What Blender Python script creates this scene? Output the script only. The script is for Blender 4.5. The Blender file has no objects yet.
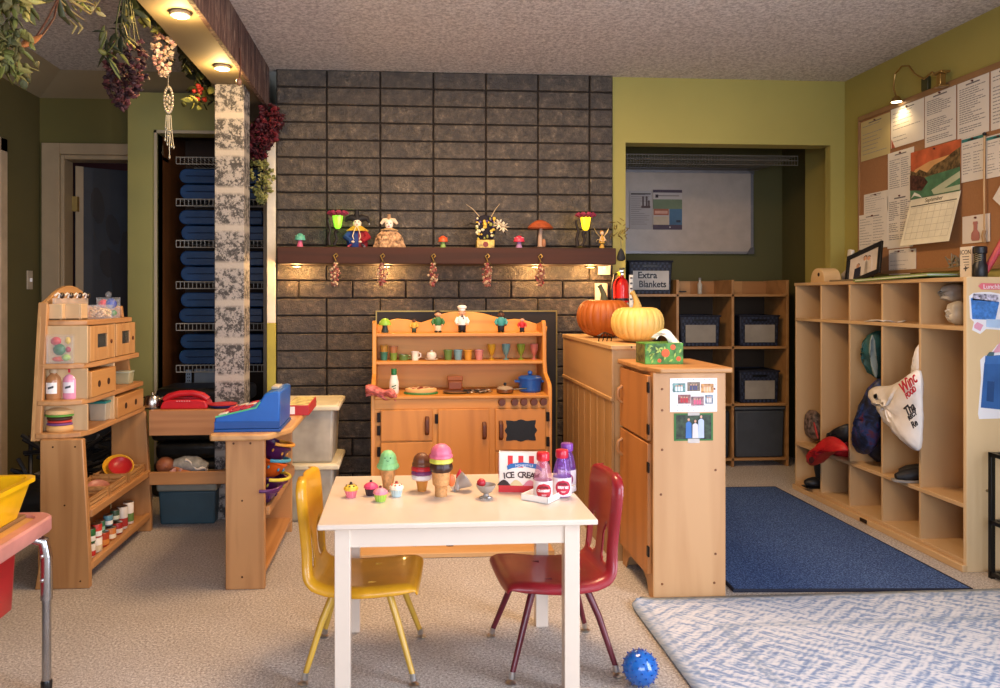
import bpy, bmesh, math, random
from mathutils import Vector, Matrix
random.seed(7)
PI = math.pi
SC = bpy.context.scene
COL = SC.collection
# ---------------------------------------------------------------- camera
F, CX, HZ, TH, CH = 780.0, 458.0, 297.0, math.radians(4.0), 1.15
cam_d = bpy.data.cameras.new('camera'); cam = bpy.data.objects.new('camera', cam_d); COL.objects.link(cam)
cam.location = (0, 0, CH); cam.rotation_euler = (PI/2, 0, -TH)
cam_d.sensor_width = 36; cam_d.lens = F*36/1000
cam_d.shift_x = (500-CX)/1000; cam_d.shift_y = -(344-HZ)/1000
cam_d.clip_start = .05
SC.camera = cam
def at(u, v, X=None, Y=None, Z=None):
    a = (u-CX)/F; b = -(v-HZ)/F
    dx, dy, dz = math.sin(TH)+a*math.cos(TH), math.cos(TH)-a*math.sin(TH), b
    t = X/dx if X is not None else Y/dy if Y is not None else (Z-CH)/dz
    return Vector((t*dx, t*dy, CH+t*dz))
# ---------------------------------------------------------------- materials
def lin(h):
    if not isinstance(h, str): return (*h, 1)
    h = h.lstrip('#'); o = []
    for i in (0, 2, 4):
        c = int(h[i:i+2], 16)/255
        o.append(c/12.92 if c <= .04045 else ((c+.055)/1.055)**2.4)
    return (*o, 1)
MATS = {}
def newmat(name):
    m = bpy.data.materials.new(name); m.use_nodes = True
    nt = m.node_tree; b = nt.nodes['Principled BSDF']
    return m, nt, b
def N(nt, t, **kw):
    n = nt.nodes.new(t)
    for k, v in kw.items(): setattr(n, k, v)
    return n
def coords(nt, sc=(1, 1, 1), rnd=True):
    tc = N(nt, 'ShaderNodeTexCoord'); mp = N(nt, 'ShaderNodeMapping')
    mp.inputs['Scale'].default_value = sc
    nt.links.new(tc.outputs['Object'], mp.inputs['Vector'])
    if rnd:
        oi = N(nt, 'ShaderNodeObjectInfo'); mu = N(nt, 'ShaderNodeMath', operation='MULTIPLY'); mu.inputs[1].default_value = 37
        nt.links.new(oi.outputs['Random'], mu.inputs[0]); nt.links.new(mu.outputs[0], mp.inputs['Location'])
    return mp.outputs['Vector']
def ramp(nt, fac, stops):
    r = N(nt, 'ShaderNodeValToRGB'); e = r.color_ramp.elements
    while len(e) < len(stops): e.new(.5)
    for i, (p, c) in enumerate(stops): e[i].position = p; e[i].color = lin(c)
    nt.links.new(fac, r.inputs['Fac']); return r.outputs['Color']
def noise(nt, vec, scale, detail=3, rough=.55, dist=0):
    n = N(nt, 'ShaderNodeTexNoise'); n.inputs['Scale'].default_value = scale; n.inputs['Detail'].default_value = detail
    n.inputs['Roughness'].default_value = rough; n.inputs['Distortion'].default_value = dist
    nt.links.new(vec, n.inputs['Vector']); return n.outputs['Fac']
def mixc(nt, fac, a, b, mode='MIX'):
    m = N(nt, 'ShaderNodeMix', data_type='RGBA', blend_type=mode)
    for s, v in ((0, fac), (6, a), (7, b)):
        if hasattr(v, 'is_linked'): nt.links.new(v, m.inputs[s])
        elif s == 0: m.inputs[0].default_value = v
        else: m.inputs[s].default_value = lin(v)
    return m.outputs[2]
def math_(nt, op, a, b=0.0, c=None):
    m = N(nt, 'ShaderNodeMath', operation=op)
    for i, v in enumerate((a, b) if c is None else (a, b, c)):
        if hasattr(v, 'is_linked'): nt.links.new(v, m.inputs[i])
        else: m.inputs[i].default_value = v
    return m.outputs[0]
def bump(nt, b, h, s=.3, d=.01):
    bp = N(nt, 'ShaderNodeBump'); bp.inputs['Strength'].default_value = s; bp.inputs['Distance'].default_value = d
    nt.links.new(h, bp.inputs['Height']); nt.links.new(bp.outputs['Normal'], b.inputs['Normal'])
def mat(col, rough=.55, metal=0, vary=.06, ns=9, bmp=0, bs=60, trans=0, alpha=1, emit=0, coat=0, ior=1.45, sss=0, emcol=None):
    key = (col, rough, metal, vary, ns, bmp, bs, trans, alpha, emit, coat, emcol)
    if key in MATS: return MATS[key]
    m, nt, b = newmat('paint_'+str(col).strip('#'))
    b.inputs['Roughness'].default_value = rough; b.inputs['Metallic'].default_value = metal
    b.inputs['Transmission Weight'].default_value = trans; b.inputs['Alpha'].default_value = alpha
    b.inputs['IOR'].default_value = ior; b.inputs['Coat Weight'].default_value = coat
    v = coords(nt); f = noise(nt, v, ns)
    c = lin(col)
    lo = tuple(max(0, x*(1-vary*2.2)) for x in c[:3]); hi = tuple(min(1, x*(1+vary*2.2)) for x in c[:3])
    cc = ramp(nt, f, [(.3, lo), (.7, hi)]); nt.links.new(cc, b.inputs['Base Color'])
    if bmp: bump(nt, b, noise(nt, v, bs, 4), bmp, .004)
    if emit:
        b.inputs['Emission Color'].default_value = lin(emcol or col); b.inputs['Emission Strength'].default_value = emit
    MATS[key] = m; return m
def wood(c1, c2, axis='z', s=14, rough=.45, knots=False, key=''):
    k = ('wood', c1, c2, axis, s, rough, knots)
    if k in MATS: return MATS[k]
    m, nt, b = newmat('wood_grain'); b.inputs['Roughness'].default_value = rough
    q = {'x': (.07, 1, 1), 'y': (1, .07, 1), 'z': (1, 1, .07)}[axis]
    v = coords(nt, q)
    warp = noise(nt, v, s*.35, 2, .5)
    w = N(nt, 'ShaderNodeTexNoise'); w.inputs['Scale'].default_value = s; w.inputs['Detail'].default_value = 5; w.inputs['Distortion'].default_value = 1.2
    nt.links.new(v, w.inputs['Vector'])
    rings = math_(nt, 'SINE', math_(nt, 'MULTIPLY', warp, 60))
    rings = math_(nt, 'MULTIPLY_ADD', rings, .22, .5)
    f = math_(nt, 'ADD', math_(nt, 'MULTIPLY', w.outputs['Fac'], .62), math_(nt, 'MULTIPLY', rings, .38))
    col = ramp(nt, f, [(.25, c2), (.55, c1), (.8, c1)])
    if knots:
        vo = N(nt, 'ShaderNodeTexVoronoi'); vo.inputs['Scale'].default_value = 4.2
        nt.links.new(coords(nt, {'x': (.6, 1, 1), 'y': (1, .6, 1), 'z': (1, 1, .6)}[axis]), vo.inputs['Vector'])
        kk = ramp(nt, vo.outputs['Distance'], [(.05, (1, 1, 1)), (.09, (0, 0, 0))])
        col = mixc(nt, kk, col, '5a3316')
    nt.links.new(col, b.inputs['Base Color']); bump(nt, b, f, .08, .003)
    MATS[k] = m; return m
# ---------------------------------------------------------------- mesh builder
class MB:
    def __init__(s): s.bm = bmesh.new(); s.mi = 0; s.M = None; s.smooth = 38
    def m(s, i): s.mi = i; return s
    def _f(s, verts):
        try:
            f = s.bm.faces.new(verts); f.material_index = s.mi; return f
        except ValueError: return None
    def _v(s, p):
        p = Vector(p)
        if s.M is not None: p = s.M @ p
        return s.bm.verts.new(p)
    def box(s, c, d, rot=None, taper=1.0):
        x, y, z = (k/2 for k in d); c = Vector(c); R = Matrix()
        if rot is not None: R = Matrix.Rotation(rot, 4, 'Z') if not isinstance(rot, Matrix) else rot
        vs = [s._v(c + (R @ Vector((i*x*(taper if k > 0 else 1), j*y*(taper if k > 0 else 1), k*z)))) for k in (-1, 1) for j in (-1, 1) for i in (-1, 1)]
        for q in ((0, 2, 3, 1), (4, 5, 7, 6), (0, 1, 5, 4), (1, 3, 7, 5), (3, 2, 6, 7), (2, 0, 4, 6)): s._f([vs[i] for i in q])
        return s
    def bx(s, x0, x1, y0, y1, z0, z1):
        return s.box(((x0+x1)/2, (y0+y1)/2, (z0+z1)/2), (abs(x1-x0), abs(y1-y0), abs(z1-z0)))
    def rings(s, rs, cap=True, closed=False):
        R = [[s._v(p) for p in r] for r in rs]; n = len(R[0])
        for a, b in zip(R, R[1:]+([R[0]] if closed else [])):
            for i in range(n): s._f([a[i], a[(i+1) % n], b[(i+1) % n], b[i]])
        if cap and not closed:
            s._f(R[0][::-1]); s._f(R[-1])
        return s
    def tube(s, pts, r, seg=8, closed=False, cap=True, flat=1.0):
        pts = [Vector(p) for p in pts]; n = len(pts); rs = []
        rr = r if isinstance(r, (list, tuple)) else [r]*n
        up = None
        for i, p in enumerate(pts):
            if closed: t = pts[(i+1) % n]-pts[i-1]
            else: t = pts[min(i+1, n-1)]-pts[max(i-1, 0)]
            if t.length < 1e-9: t = Vector((0, 0, 1))
            t.normalize()
            if up is None: up = Vector((0, 0, 1)) if abs(t.z) < .9 else Vector((1, 0, 0))
            sx = t.cross(up)
            if sx.length < 1e-6: sx = t.orthogonal()
            sx.normalize(); up = sx.cross(t).normalized()
            rs.append([p+(sx*math.cos(a)+up*math.sin(a)*flat)*rr[i] for a in [2*PI*k/seg for k in range(seg)]])
        return s.rings(rs, cap, closed)
    def cyl(s, p0, p1, r0, r1=None, seg=16): return s.tube([p0, p1], [r0, r0 if r1 is None else r1], seg)
    def lathe(s, prof, c=(0, 0, 0), seg=20, sx=1, sy=1, cap=True, rib=0, nrib=0):
        c = Vector(c); rs = []
        for r, z in prof:
            rs.append([c+Vector((math.cos(a)*r*sx*(1+rib*math.cos(nrib*a)), math.sin(a)*r*sy*(1+rib*math.cos(nrib*a)), z)) for a in [2*PI*k/seg for k in range(seg)]])
        return s.rings(rs, cap)
    def sph(s, c, r, seg=14, n=9):
        if not isinstance(r, (tuple, list)): r = (r, r, r)
        prof = []
        rs = []
        c = Vector(c)
        for i in range(n+1):
            a = -PI/2+PI*(i/n); a = max(-PI/2+.06, min(PI/2-.06, a))
            rs.append([c+Vector((math.cos(a)*math.cos(b)*r[0], math.cos(a)*math.sin(b)*r[1], math.sin(a)*r[2])) for b in [2*PI*k/seg for k in range(seg)]])
        return s.rings(rs)
    def prism(s, pts, a, b, axis='y'):
        def P(p, t):
            return {'x': (t, p[0], p[1]), 'y': (p[0], t, p[1]), 'z': (p[0], p[1], t)}[axis]
        A = [s._v(P(p, a)) for p in pts]; B = [s._v(P(p, b)) for p in pts]; n = len(pts)
        s._f(A[::-1]); s._f(B)
        for i in range(n): s._f([A[i], A[(i+1) % n], B[(i+1) % n], B[i]])
        return s
    def poly(s, pts): s._f([s._v(p) for p in pts]); return s
    def grid(s, fn, nu, nv):
        V = [[s._v(fn(i/nu, j/nv)) for j in range(nv+1)] for i in range(nu+1)]
        for i in range(nu):
            for j in range(nv): s._f([V[i][j], V[i+1][j], V[i+1][j+1], V[i][j+1]])
        return s
    def build(s, name, mats, parent=None, bev=0, solid=0, sub=0, doubles=False, bseg=2):
        bm = s.bm
        if doubles: bmesh.ops.remove_doubles(bm, verts=bm.verts, dist=1e-5)
        bmesh.ops.recalc_face_normals(bm, faces=bm.faces)
        for f in bm.faces: f.smooth = True
        lim = math.radians(s.smooth)
        for e in bm.edges:
            if len(e.link_faces) == 2 and e.calc_face_angle(0) > lim: e.smooth = False
        me = bpy.data.meshes.new(name); bm.to_mesh(me); bm.free()
        for m_ in (mats if isinstance(mats, (list, tuple)) else [mats]): me.materials.append(m_)
        o = bpy.data.objects.new(name, me); COL.objects.link(o)
        if parent is not None: o.parent = parent
        if solid:
            q = o.modifiers.new('thickness', 'SOLIDIFY'); q.thickness = solid; q.offset = 0
        if sub:
            q = o.modifiers.new('soft', 'SUBSURF'); q.levels = sub; q.render_levels = sub
        if bev:
            q = o.modifiers.new('edge', 'BEVEL'); q.width = bev; q.segments = bseg; q.limit_method = 'ANGLE'; q.angle_limit = math.radians(40); q.harden_normals = False
        return o
def T(name, label, cat, loc=(0, 0, 0), rz=0, group=None):
    o = bpy.data.objects.new(name, None); COL.objects.link(o); o.empty_display_size = .05
    o.location = loc; o.rotation_euler = (0, 0, rz); return tag(o, label, cat, group)
def tag(o, label, cat, group=None, loc=None, rz=None, kind=None):
    o['label'] = label; o['category'] = cat
    if group: o['group'] = group
    if kind: o['kind'] = kind
    if loc is not None: o.location = loc
    if rz is not None: o.rotation_euler = (0, 0, rz)
    return o
def struct(o): o['kind'] = 'structure'; return o
def dup(root, loc, rz=None, label=None, group=None):
    r = root.copy(); COL.objects.link(r); r.location = loc
    if rz is not None: r.rotation_euler = (0, 0, rz)
    if label: r['label'] = label
    if group: r['group'] = group
    for ch in list(root.children):
        c = ch.copy(); COL.objects.link(c); c.parent = r
        for g in ch.children:
            d = g.copy(); COL.objects.link(d); d.parent = c
    return r
def text(name, s, size, material, parent, loc, rot=(PI/2, 0, 0), ext=.0006, sx=1.0, bold=0.0, align='CENTER'):
    cu = bpy.data.curves.new(name, 'FONT'); cu.body = s; cu.size = size; cu.extrude = ext; cu.align_x = align; cu.align_y = 'CENTER'; cu.offset = bold; cu.resolution_u = 3
    to = bpy.data.objects.new(name+'_c', cu); COL.objects.link(to)
    bpy.context.view_layer.update()
    me = bpy.data.meshes.new_from_object(to.evaluated_get(bpy.context.evaluated_depsgraph_get()))
    bpy.data.objects.remove(to); bpy.data.curves.remove(cu)
    me.materials.clear(); me.materials.append(material)
    o = bpy.data.objects.new(name, me); COL.objects.link(o)
    if parent is not None: o.parent = parent
    o.location = loc; o.rotation_euler = rot; o.scale = (sx, 1, 1); return o
def light(name, kind, loc, power, col, size=.1, rot=None, **kw):
    l = bpy.data.lights.new(name, kind); l.energy = power; l.color = lin(col)[:3]
    o = bpy.data.objects.new(name, l); COL.objects.link(o); o.location = loc
    if kind == 'AREA':
        l.shape = 'RECTANGLE'; l.size, l.size_y = size if isinstance(size, tuple) else (size, size)
    else: l.shadow_soft_size = size
    if rot: o.rotation_euler = rot
    for k, v in kw.items(): setattr(l, k, v)
    return o
# common materials
PINE = lambda ax='z': wood('bd8a55', '9f6c3c', ax)
MAPLE = lambda ax='z': wood('cfae80', 'bc976a', ax, s=9)
HONEY = lambda ax='z': wood('cb8a3a', 'b0702a', ax)
WHITE = mat('efece6', .4, vary=.01); CLEAR = mat('f3f6f6', .08, alpha=.09, vary=0)
METAL = mat('c8c8c8', .28, 1); DARK = mat('141414', .5, vary=.02); BLACK = mat('0b0b0c', .35, vary=0)
INK = mat('4a4a4c', .8, vary=0); PAPER = mat('e9e4da', .8, vary=.02)
# ================================================================ SETTING
CEIL, YB, XR, XL = 2.467, 4.56, 2.69, -2.40
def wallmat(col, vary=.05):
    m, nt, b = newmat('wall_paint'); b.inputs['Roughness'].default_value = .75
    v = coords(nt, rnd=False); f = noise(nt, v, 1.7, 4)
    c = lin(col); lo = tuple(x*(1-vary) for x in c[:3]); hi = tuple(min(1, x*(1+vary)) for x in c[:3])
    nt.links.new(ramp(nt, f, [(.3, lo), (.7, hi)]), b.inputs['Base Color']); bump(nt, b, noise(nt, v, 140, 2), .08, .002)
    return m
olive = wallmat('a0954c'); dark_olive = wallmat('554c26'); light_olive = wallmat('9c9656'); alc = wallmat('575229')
# carpet
def carpet():
    m, nt, b = newmat('carpet'); b.inputs['Roughness'].default_value = .95
    v = coords(nt, rnd=False)
    f = noise(nt, v, 120, 4, .8); g = noise(nt, v, 3, 3)
    c = ramp(nt, f, [(.36, '8e8479'), (.5, 'c9beb2'), (.64, 'f4eee6')])
    c = mixc(nt, ramp(nt, g, [(.35, (0, 0, 0)), (.75, (.35, .35, .35))]), c, 'a89b8c')
    nt.links.new(c, b.inputs['Base Color']); bump(nt, b, f, .9, .012); return m
MB_ = MB
def S(name, mats, fn, **kw):
    mb = MB(); fn(mb); return struct(mb.build(name, mats, **kw))
CARPET = carpet()
S('floor', CARPET, lambda m: m.bx(XL-.1, XR+.3, -2.1, 5.8, -.05, 0))
def popcorn():
    m, nt, b = newmat('popcorn_ceiling'); b.inputs['Roughness'].default_value = .9
    v = coords(nt, rnd=False); f = noise(nt, v, 55, 4, .8)
    nt.links.new(ramp(nt, f, [(.38, 'b4aaa0'), (.6, 'efe7dd')]), b.inputs['Base Color']); bump(nt, b, f, 1.0, .02); return m
POP = popcorn()
S('ceiling', POP, lambda m: m.bx(-.80, XR+.1, -2.1, YB+.06, CEIL, CEIL+.1))
# textured ceiling left of the beam, a little higher, with a sloped smooth cove on two sides
S('ceiling_left', POP, lambda m: m.bx(XL+.28, -.80, -2.1, 5.0, 2.56, 2.64))
smoothc = wallmat('9c8d6e')
S('trim_1', smoothc, lambda m: m.poly([(XL, -2.1, CEIL), (XL, 5.34, CEIL), (XL+.29, 5.02, 2.565), (XL+.29, -2.1, 2.565)]).poly([(XL, 5.34, CEIL), (-.6, 5.34, CEIL), (-.6, 4.98, 2.565), (XL+.29, 4.98, 2.565)]).poly([(XL, 5.36, 2.68), (-.6, 5.36, 2.68), (-.6, 5.34, CEIL), (XL, 5.34, CEIL)]))
# walls
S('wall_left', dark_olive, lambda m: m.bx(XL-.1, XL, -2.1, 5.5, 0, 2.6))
def rightwall(m): m.bx(XR, XR+.1, -2.1, -.9, 0, 2.6).bx(XR, XR+.1, 1.9, YB+.5, 0, 2.6).bx(XR, XR+.1, -.9, 1.9, 0, .7).bx(XR, XR+.1, -.9, 1.9, 2.15, 2.6)
S('wall_right', olive, rightwall)
def rearwall(m): m.bx(XL-.1, -1.6, -2.2, -2.1, 0, 2.7).bx(1.8, XR+.1, -2.2, -2.1, 0, 2.7).bx(-1.6, 1.8, -2.2, -2.1, 0, .6).bx(-1.6, 1.8, -2.2, -2.1, 2.1, 2.7)
S('wall_rear', olive, rearwall)
# back wall right part with the opening to the alcove
ax0, ax1, aH = 1.327, 2.60, 2.075
def backr(m):
    m.bx(1.2, ax0, YB+.03, YB+.09, 0, CEIL).bx(ax1, XR+.02, YB+.03, YB+.09, 0, CEIL).bx(ax0, ax1, YB+.03, YB+.15, aH, CEIL)
S('wall_back', olive, backr)
AB = 5.56
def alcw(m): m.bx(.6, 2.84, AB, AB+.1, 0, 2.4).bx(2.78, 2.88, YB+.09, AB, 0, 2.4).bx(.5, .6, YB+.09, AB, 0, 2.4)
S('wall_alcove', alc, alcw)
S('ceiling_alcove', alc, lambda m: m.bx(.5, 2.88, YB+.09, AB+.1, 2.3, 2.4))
# block fireplace wall: stacked blocks
def blockmat():
    m, nt, b = newmat('painted_block'); b.inputs['Roughness'].default_value = .5
    v = coords(nt, rnd=False)
    f = noise(nt, v, 26, 5, .72); g = noise(nt, v, 2.6, 3); h = noise(nt, v, 120, 3)
    c = ramp(nt, f, [(.33, '251d16'), (.5, '42382b'), (.62, '5c4f3e'), (.76, '928168')])
    c = mixc(nt, math_(nt, 'MULTIPLY', ramp(nt, g, [(.35, (0, 0, 0)), (.7, (1, 1, 1))]), .55), c, '3a322a')
    nt.links.new(c, b.inputs['Base Color']); bump(nt, b, math_(nt, 'ADD', f, math_(nt, 'MULTIPLY', h, .5)), .7, .012); return m
BLOCK = blockmat(); MORTAR = mat('241d17', .9, bmp=.5, bs=60)
def blocks():
    m = MB(); fx0, fx1 = -.733, 1.243; rh = .1018; rnd = random.Random(3)
    z = CEIL; row = 0
    while z > 0:
        z0 = max(z-rh, 0)
        off = .16 if 12 == row or row > 19 and row % 2 else 0
        x = fx0-.02-off; k = 0
        while x < fx1:
            w = .309
            a, b_ = max(x, fx0), min(x+w, fx1)
            if b_-a > .02:
                d = rnd.uniform(-.003, .003)
                m.bx(a+.004, b_-.004, YB-.0+d, YB+.05, z0+.0035, z-.0035)
            x += w
        z -= rh; row += 1
    return m
fw = T('wall_fireplace', '', ''); del fw['label']; del fw['category']; fw['kind'] = 'structure'
blocks().build('block_courses', BLOCK, fw, bev=.0045)
MB().bx(-.733, 1.243, YB+.012, YB+.4, 0, CEIL).build('mortar_bed', MORTAR, fw)
# stone post and beam
def postmat():
    m, nt, b = newmat('drybrushed_post'); b.inputs['Roughness'].default_value = .7
    v = coords(nt, rnd=False); f = noise(nt, v, 34, 5, .75); g = noise(nt, v, 110, 3, .8)
    sx = N(nt, 'ShaderNodeSeparateXYZ'); nt.links.new(v, sx.inputs[0])
    zz = math_(nt, 'FRACT', math_(nt, 'DIVIDE', math_(nt, 'ADD', sx.outputs['Z'], .045), .194))
    e = math_(nt, 'ABSOLUTE', math_(nt, 'SUBTRACT', zz, .5))            # .5 at joints
    jt = ramp(nt, e, [(.36, (0, 0, 0)), (.45, (1, 1, 1))])
    mix = math_(nt, 'ADD', f, math_(nt, 'MULTIPLY', g, .35))
    blk = ramp(nt, mix, [(.62, '3c3936'), (.66, '5e5b57'), (.72, '98928a')])
    c = mixc(nt, jt, blk, 'a59d90'); nt.links.new(c, b.inputs['Base Color']); bump(nt, b, f, .5, .008); return m
p = S('column', postmat(), lambda m: m.bx(-.972, -.822, 4.10, 4.25, 0, 2.25), bev=.004)
def barkmat():
    m, nt, b = newmat('stippled_beam'); b.inputs['Roughness'].default_value = .8
    v = coords(nt, (1, 1, .12), rnd=False); f = noise(nt, v, 30, 5, .75, .8); g = noise(nt, v, 9, 3)
    c = ramp(nt, f, [(.36, '1a100d'), (.47, '4a3028'), (.56, '72584a'), (.68, 'b09a86')])
    c = mixc(nt, math_(nt, 'MULTIPLY', g, .5), c, '4a2c26'); nt.links.new(c, b.inputs['Base Color']); bump(nt, b, f, 1.0, .02); return m
bt = T('beam', '', ''); del bt['label']; del bt['category']; bt['kind'] = 'structure'
MB().bx(-.79, -.77, -2.1, YB-.005, 2.235, CEIL+.0).build('beam_face', barkmat(), bt)
MB().bx(-.985, -.79, -2.1, 5.0, 2.25, 2.56).build('beam_core', wallmat('6b6048'), bt)
# door wall at the back left
dw = wallmat('5c5524')
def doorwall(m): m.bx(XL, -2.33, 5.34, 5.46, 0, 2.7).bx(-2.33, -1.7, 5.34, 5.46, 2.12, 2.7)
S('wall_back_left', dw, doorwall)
TRIM = mat('9a8667', .5, vary=.03)
d1 = T('door_1', '', ''); del d1['label']; del d1['category']; d1['kind'] = 'structure'
m = MB()
m.bx(-2.375, -2.26, 5.305, 5.34, 0, 2.165).bx(-2.26, -1.6, 5.305, 5.34, 2.09, 2.165)
m.bx(-2.26, -2.235, 5.32, 5.46, 0, 2.09).bx(-2.235, -1.6, 5.32, 5.46, 2.06, 2.09)
m.build('door_frame', TRIM, d1, bev=.004)
m = MB(); m.M = Matrix.Translation((-2.225, 5.47, 0)) @ Matrix.Rotation(math.radians(33), 4, 'Z')
m.bx(0, .76, 0, .04, .02, 2.04)
m.build('door_leaf', mat('2a2c31', .6, vary=.1, ns=4), d1, bev=.003)
m = MB(); m.M = Matrix.Translation((-2.225, 5.47, 0)) @ Matrix.Rotation(math.radians(33), 4, 'Z')
m.bx(.0, .05, -.006, .0, .1, 2.04); m.build('door_edge', TRIM, d1)
m = MB()
for z in (1.78, 1.0): m.bx(-2.235, -2.20, 5.44, 5.475, z-.05, z+.05)
m.build('hinge', mat('b59a5c', .35, 1), d1)
# dark tree silhouette and leaf shapes painted on the leaf
m = MB(); m.M = Matrix.Translation((-2.225, 5.47, 0)) @ Matrix.Rotation(math.radians(33), 4, 'Z')
def leaf2(m, x, z, l, w, a):
    pts = []
    for k in range(10):
        t = 2*PI*k/10; px, pz = math.cos(t)*w/2, math.sin(t)*l/2
        pts.append((x+px*math.cos(a)-pz*math.sin(a), z+px*math.sin(a)+pz*math.cos(a)))
    m.prism(pts, -.0045, -.001, 'y')
rn = random.Random(5)
m.prism([(.22, .9), (.24, 1.2), (.2, 1.5), (.28, 1.45), (.3, 1.6), (.36, 1.42), (.44, 1.5), (.4, 1.2), (.46, .9)], -.005, -.001, 'y')
for x, z, l in ((.14, 1.78, .26), (.24, 1.62, .22), (.5, 1.3, .3), (.36, 1.5, .25), (.2, 1.38, .2), (.46, 1.45, .2), (.53, 1.1, .2), (.62, 1.25, .16)): leaf2(m, x, z, l, .09, rn.uniform(-.4, .4))
m.build('leaf_silhouettes', mat('241f1e', .6), d1)
# room beyond the door
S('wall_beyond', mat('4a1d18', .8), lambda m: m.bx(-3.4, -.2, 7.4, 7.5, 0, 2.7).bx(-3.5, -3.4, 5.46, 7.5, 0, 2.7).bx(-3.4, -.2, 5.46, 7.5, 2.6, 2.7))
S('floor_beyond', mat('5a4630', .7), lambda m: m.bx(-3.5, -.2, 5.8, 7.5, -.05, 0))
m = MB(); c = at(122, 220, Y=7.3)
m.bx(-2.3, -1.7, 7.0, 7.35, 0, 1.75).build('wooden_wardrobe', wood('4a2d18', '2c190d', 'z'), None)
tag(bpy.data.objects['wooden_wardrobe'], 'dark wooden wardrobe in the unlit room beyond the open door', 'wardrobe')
# closet wall and closet
cy = 5.20
lowg = light_olive
def closw(m): m.bx(-1.785, -1.60, cy, cy+.12, 0, 2.48).bx(-1.60, -.915, cy, cy+.12, 2.215, 2.48).bx(-.915, -.6, cy, cy+.12, 0, 2.48).bx(-1.785, -1.70, cy+.12, 5.5, 0, 2.48)
S('wall_closet_front', lowg, closw)
plyw = wood('7a4a24', '5c3518', 'z', s=6)
def closi(m): m.bx(-1.62, -1.60, cy+.02, 5.86, 0, 2.3).bx(-.915, -.895, cy+.12, 5.86, 0, 2.3)
S('wall_closet_side', plyw, closi)
S('wall_closet_back', mat('3b2a1c', .8), lambda m: m.bx(-1.64, -.88, 5.86, 5.9, 0, 2.35).bx(-1.64, -.88, cy+.12, 5.9, 2.3, 2.35))
m = MB(); m.bx(-1.615, -1.597, cy-.015, cy, 0, 2.235).bx(-1.615, -.90, cy-.015, cy, 2.215, 2.235).bx(-.915, -.80, cy-.02, cy, 0, 2.235)
struct(m.build('trim_2', mat('b5a78a', .4, vary=.02), bev=.002))
m = MB(); m.bx(-.785, -.735, YB+.0, YB+.14, 1.0, 2.10); struct(m.build('trim_4', mat('d8cdb4', .5), bev=.002))
m = MB(); m.bx(-.785, -.735, YB+.0, YB+.14, 0, 1.0); struct(m.build('trim_5', mat('a89a3c', .6), bev=.002))
# left wall door casing and light switch
m = MB(); m.bx(XL, XL+.02, 3.9, 4.88, 2.02, 2.1).bx(XL, XL+.02, 4.80, 4.88, 0, 2.1)
struct(m.build('trim_3', mat('b09a7c', .5), bev=.003))
S('door_2', wood('6b3d20', '4d2a14', 'z'), lambda m: m.bx(XL, XL+.008, 3.9, 4.8, 0, 2.02))
c = at(29, 280, X=XL)
lt = T('light_switch', 'beige light switch plate on the dark green wall left of the door', 'light switch', (XL, c.y, c.z))
MB().bx(0, .008, -.035, .035, -.06, .06).build('switch_plate', mat('a89880', .4), lt, bev=.002)
MB().bx(.008, .02, -.005, .005, -.012, .012).build('toggle', WHITE, lt, bev=.001)
# windows that daylight comes through (behind and right of the camera)
for nm, bx_ in (('window_1', lambda m: m.bx(XR+.02, XR+.06, -.9, 1.9, .7, .76).bx(XR+.02, XR+.06, -.9, 1.9, 2.09, 2.15).bx(XR+.02, XR+.06, .47, .53, .76, 2.09)),
                ('window_2', lambda m: m.bx(-1.6, 1.8, -2.16, -2.12, .6, .66).bx(-1.6, 1.8, -2.16, -2.12, 2.04, 2.1).bx(.07, .13, -2.16, -2.12, .66, 2.04))):
    S(nm, WHITE, bx_, bev=.004)
# ================================================================ LEFT SIDE OF THE ROOM
PUCKS = [(-.86, 3.78, 2.235), (-.86, 3.08, 2.235)]
MANTEL_PUCKS = [(x, 4.45, 1.322) for x in (-.60, -.10, .76, 1.08)]
RED = mat('b81c26', .3, coat=.3); BLUE = mat('1c4f9c', .4); YEL = mat('e8b820', .4); GRN = mat('3f7d34', .5)
STEEL = mat('b9b4aa', .25, 1)
LH = PINE
# ---- toy hutch with its shelf base
H = T('play_hutch', 'tall honey-coloured wooden play hutch with arched top, small doors and drawers, left of the doorway', 'play furniture', (0, 0, 0))
xb, xf = -1.45, -1.268
zs = [.60, .728, .872, 1.045]; y0s = [3.185, 3.20, 3.22, 3.25]; y1s = [3.97, 3.93, 3.87, 3.77]
m = MB()
arch = [(3.185, .58), (3.97, .58)] + [(3.78, 1.05)] + [(3.78, 1.10), (3.70, 1.115)]
arch += [(3.70-.44*k/8, 1.115+.085*math.sin(PI*(.15+.85*k/8))*1.0) for k in range(1, 8)] + [(3.25, 1.12), (3.24, 1.05)]
m.prism(arch, xb-.018, xb, 'x'); m.build('back_panel', wood('c2925a', 'a87844', 'y', s=8), H, bev=.003)
for z, a, b in zip(zs, y0s, y1s):
    m = MB(); m.prism([(xb, a), (xf-.03-.05, a), (xf-.02, a+.03), (xf, a+.10), (xf, b-.02), (xf-.02, b), (xb, b)], z-.011, z+.011, 'z')
    m.build('shelf', LH('y'), H, bev=.004)
for a, b, h in ((3.185, 3.25, 1.13),):
    m = MB(); m.prism([(a, .58), (a+.022, .58), (b+.022, h-.02), (b, h)], xb-.018, xb+.02, 'x'); m.build('side_upright', LH('z'), H, bev=.004)
m = MB(); m.prism([(3.93, .6), (3.95, .6), (3.775, 1.11), (3.755, 1.10)], xb, xf-.05, 'x'); m.build('side_upright', LH('z'), H, bev=.004)
def ycol(u, X=-1.272): return at(u, 300, X=X).y
yd1, yd2 = ycol(88.5), ycol(115)
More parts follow.
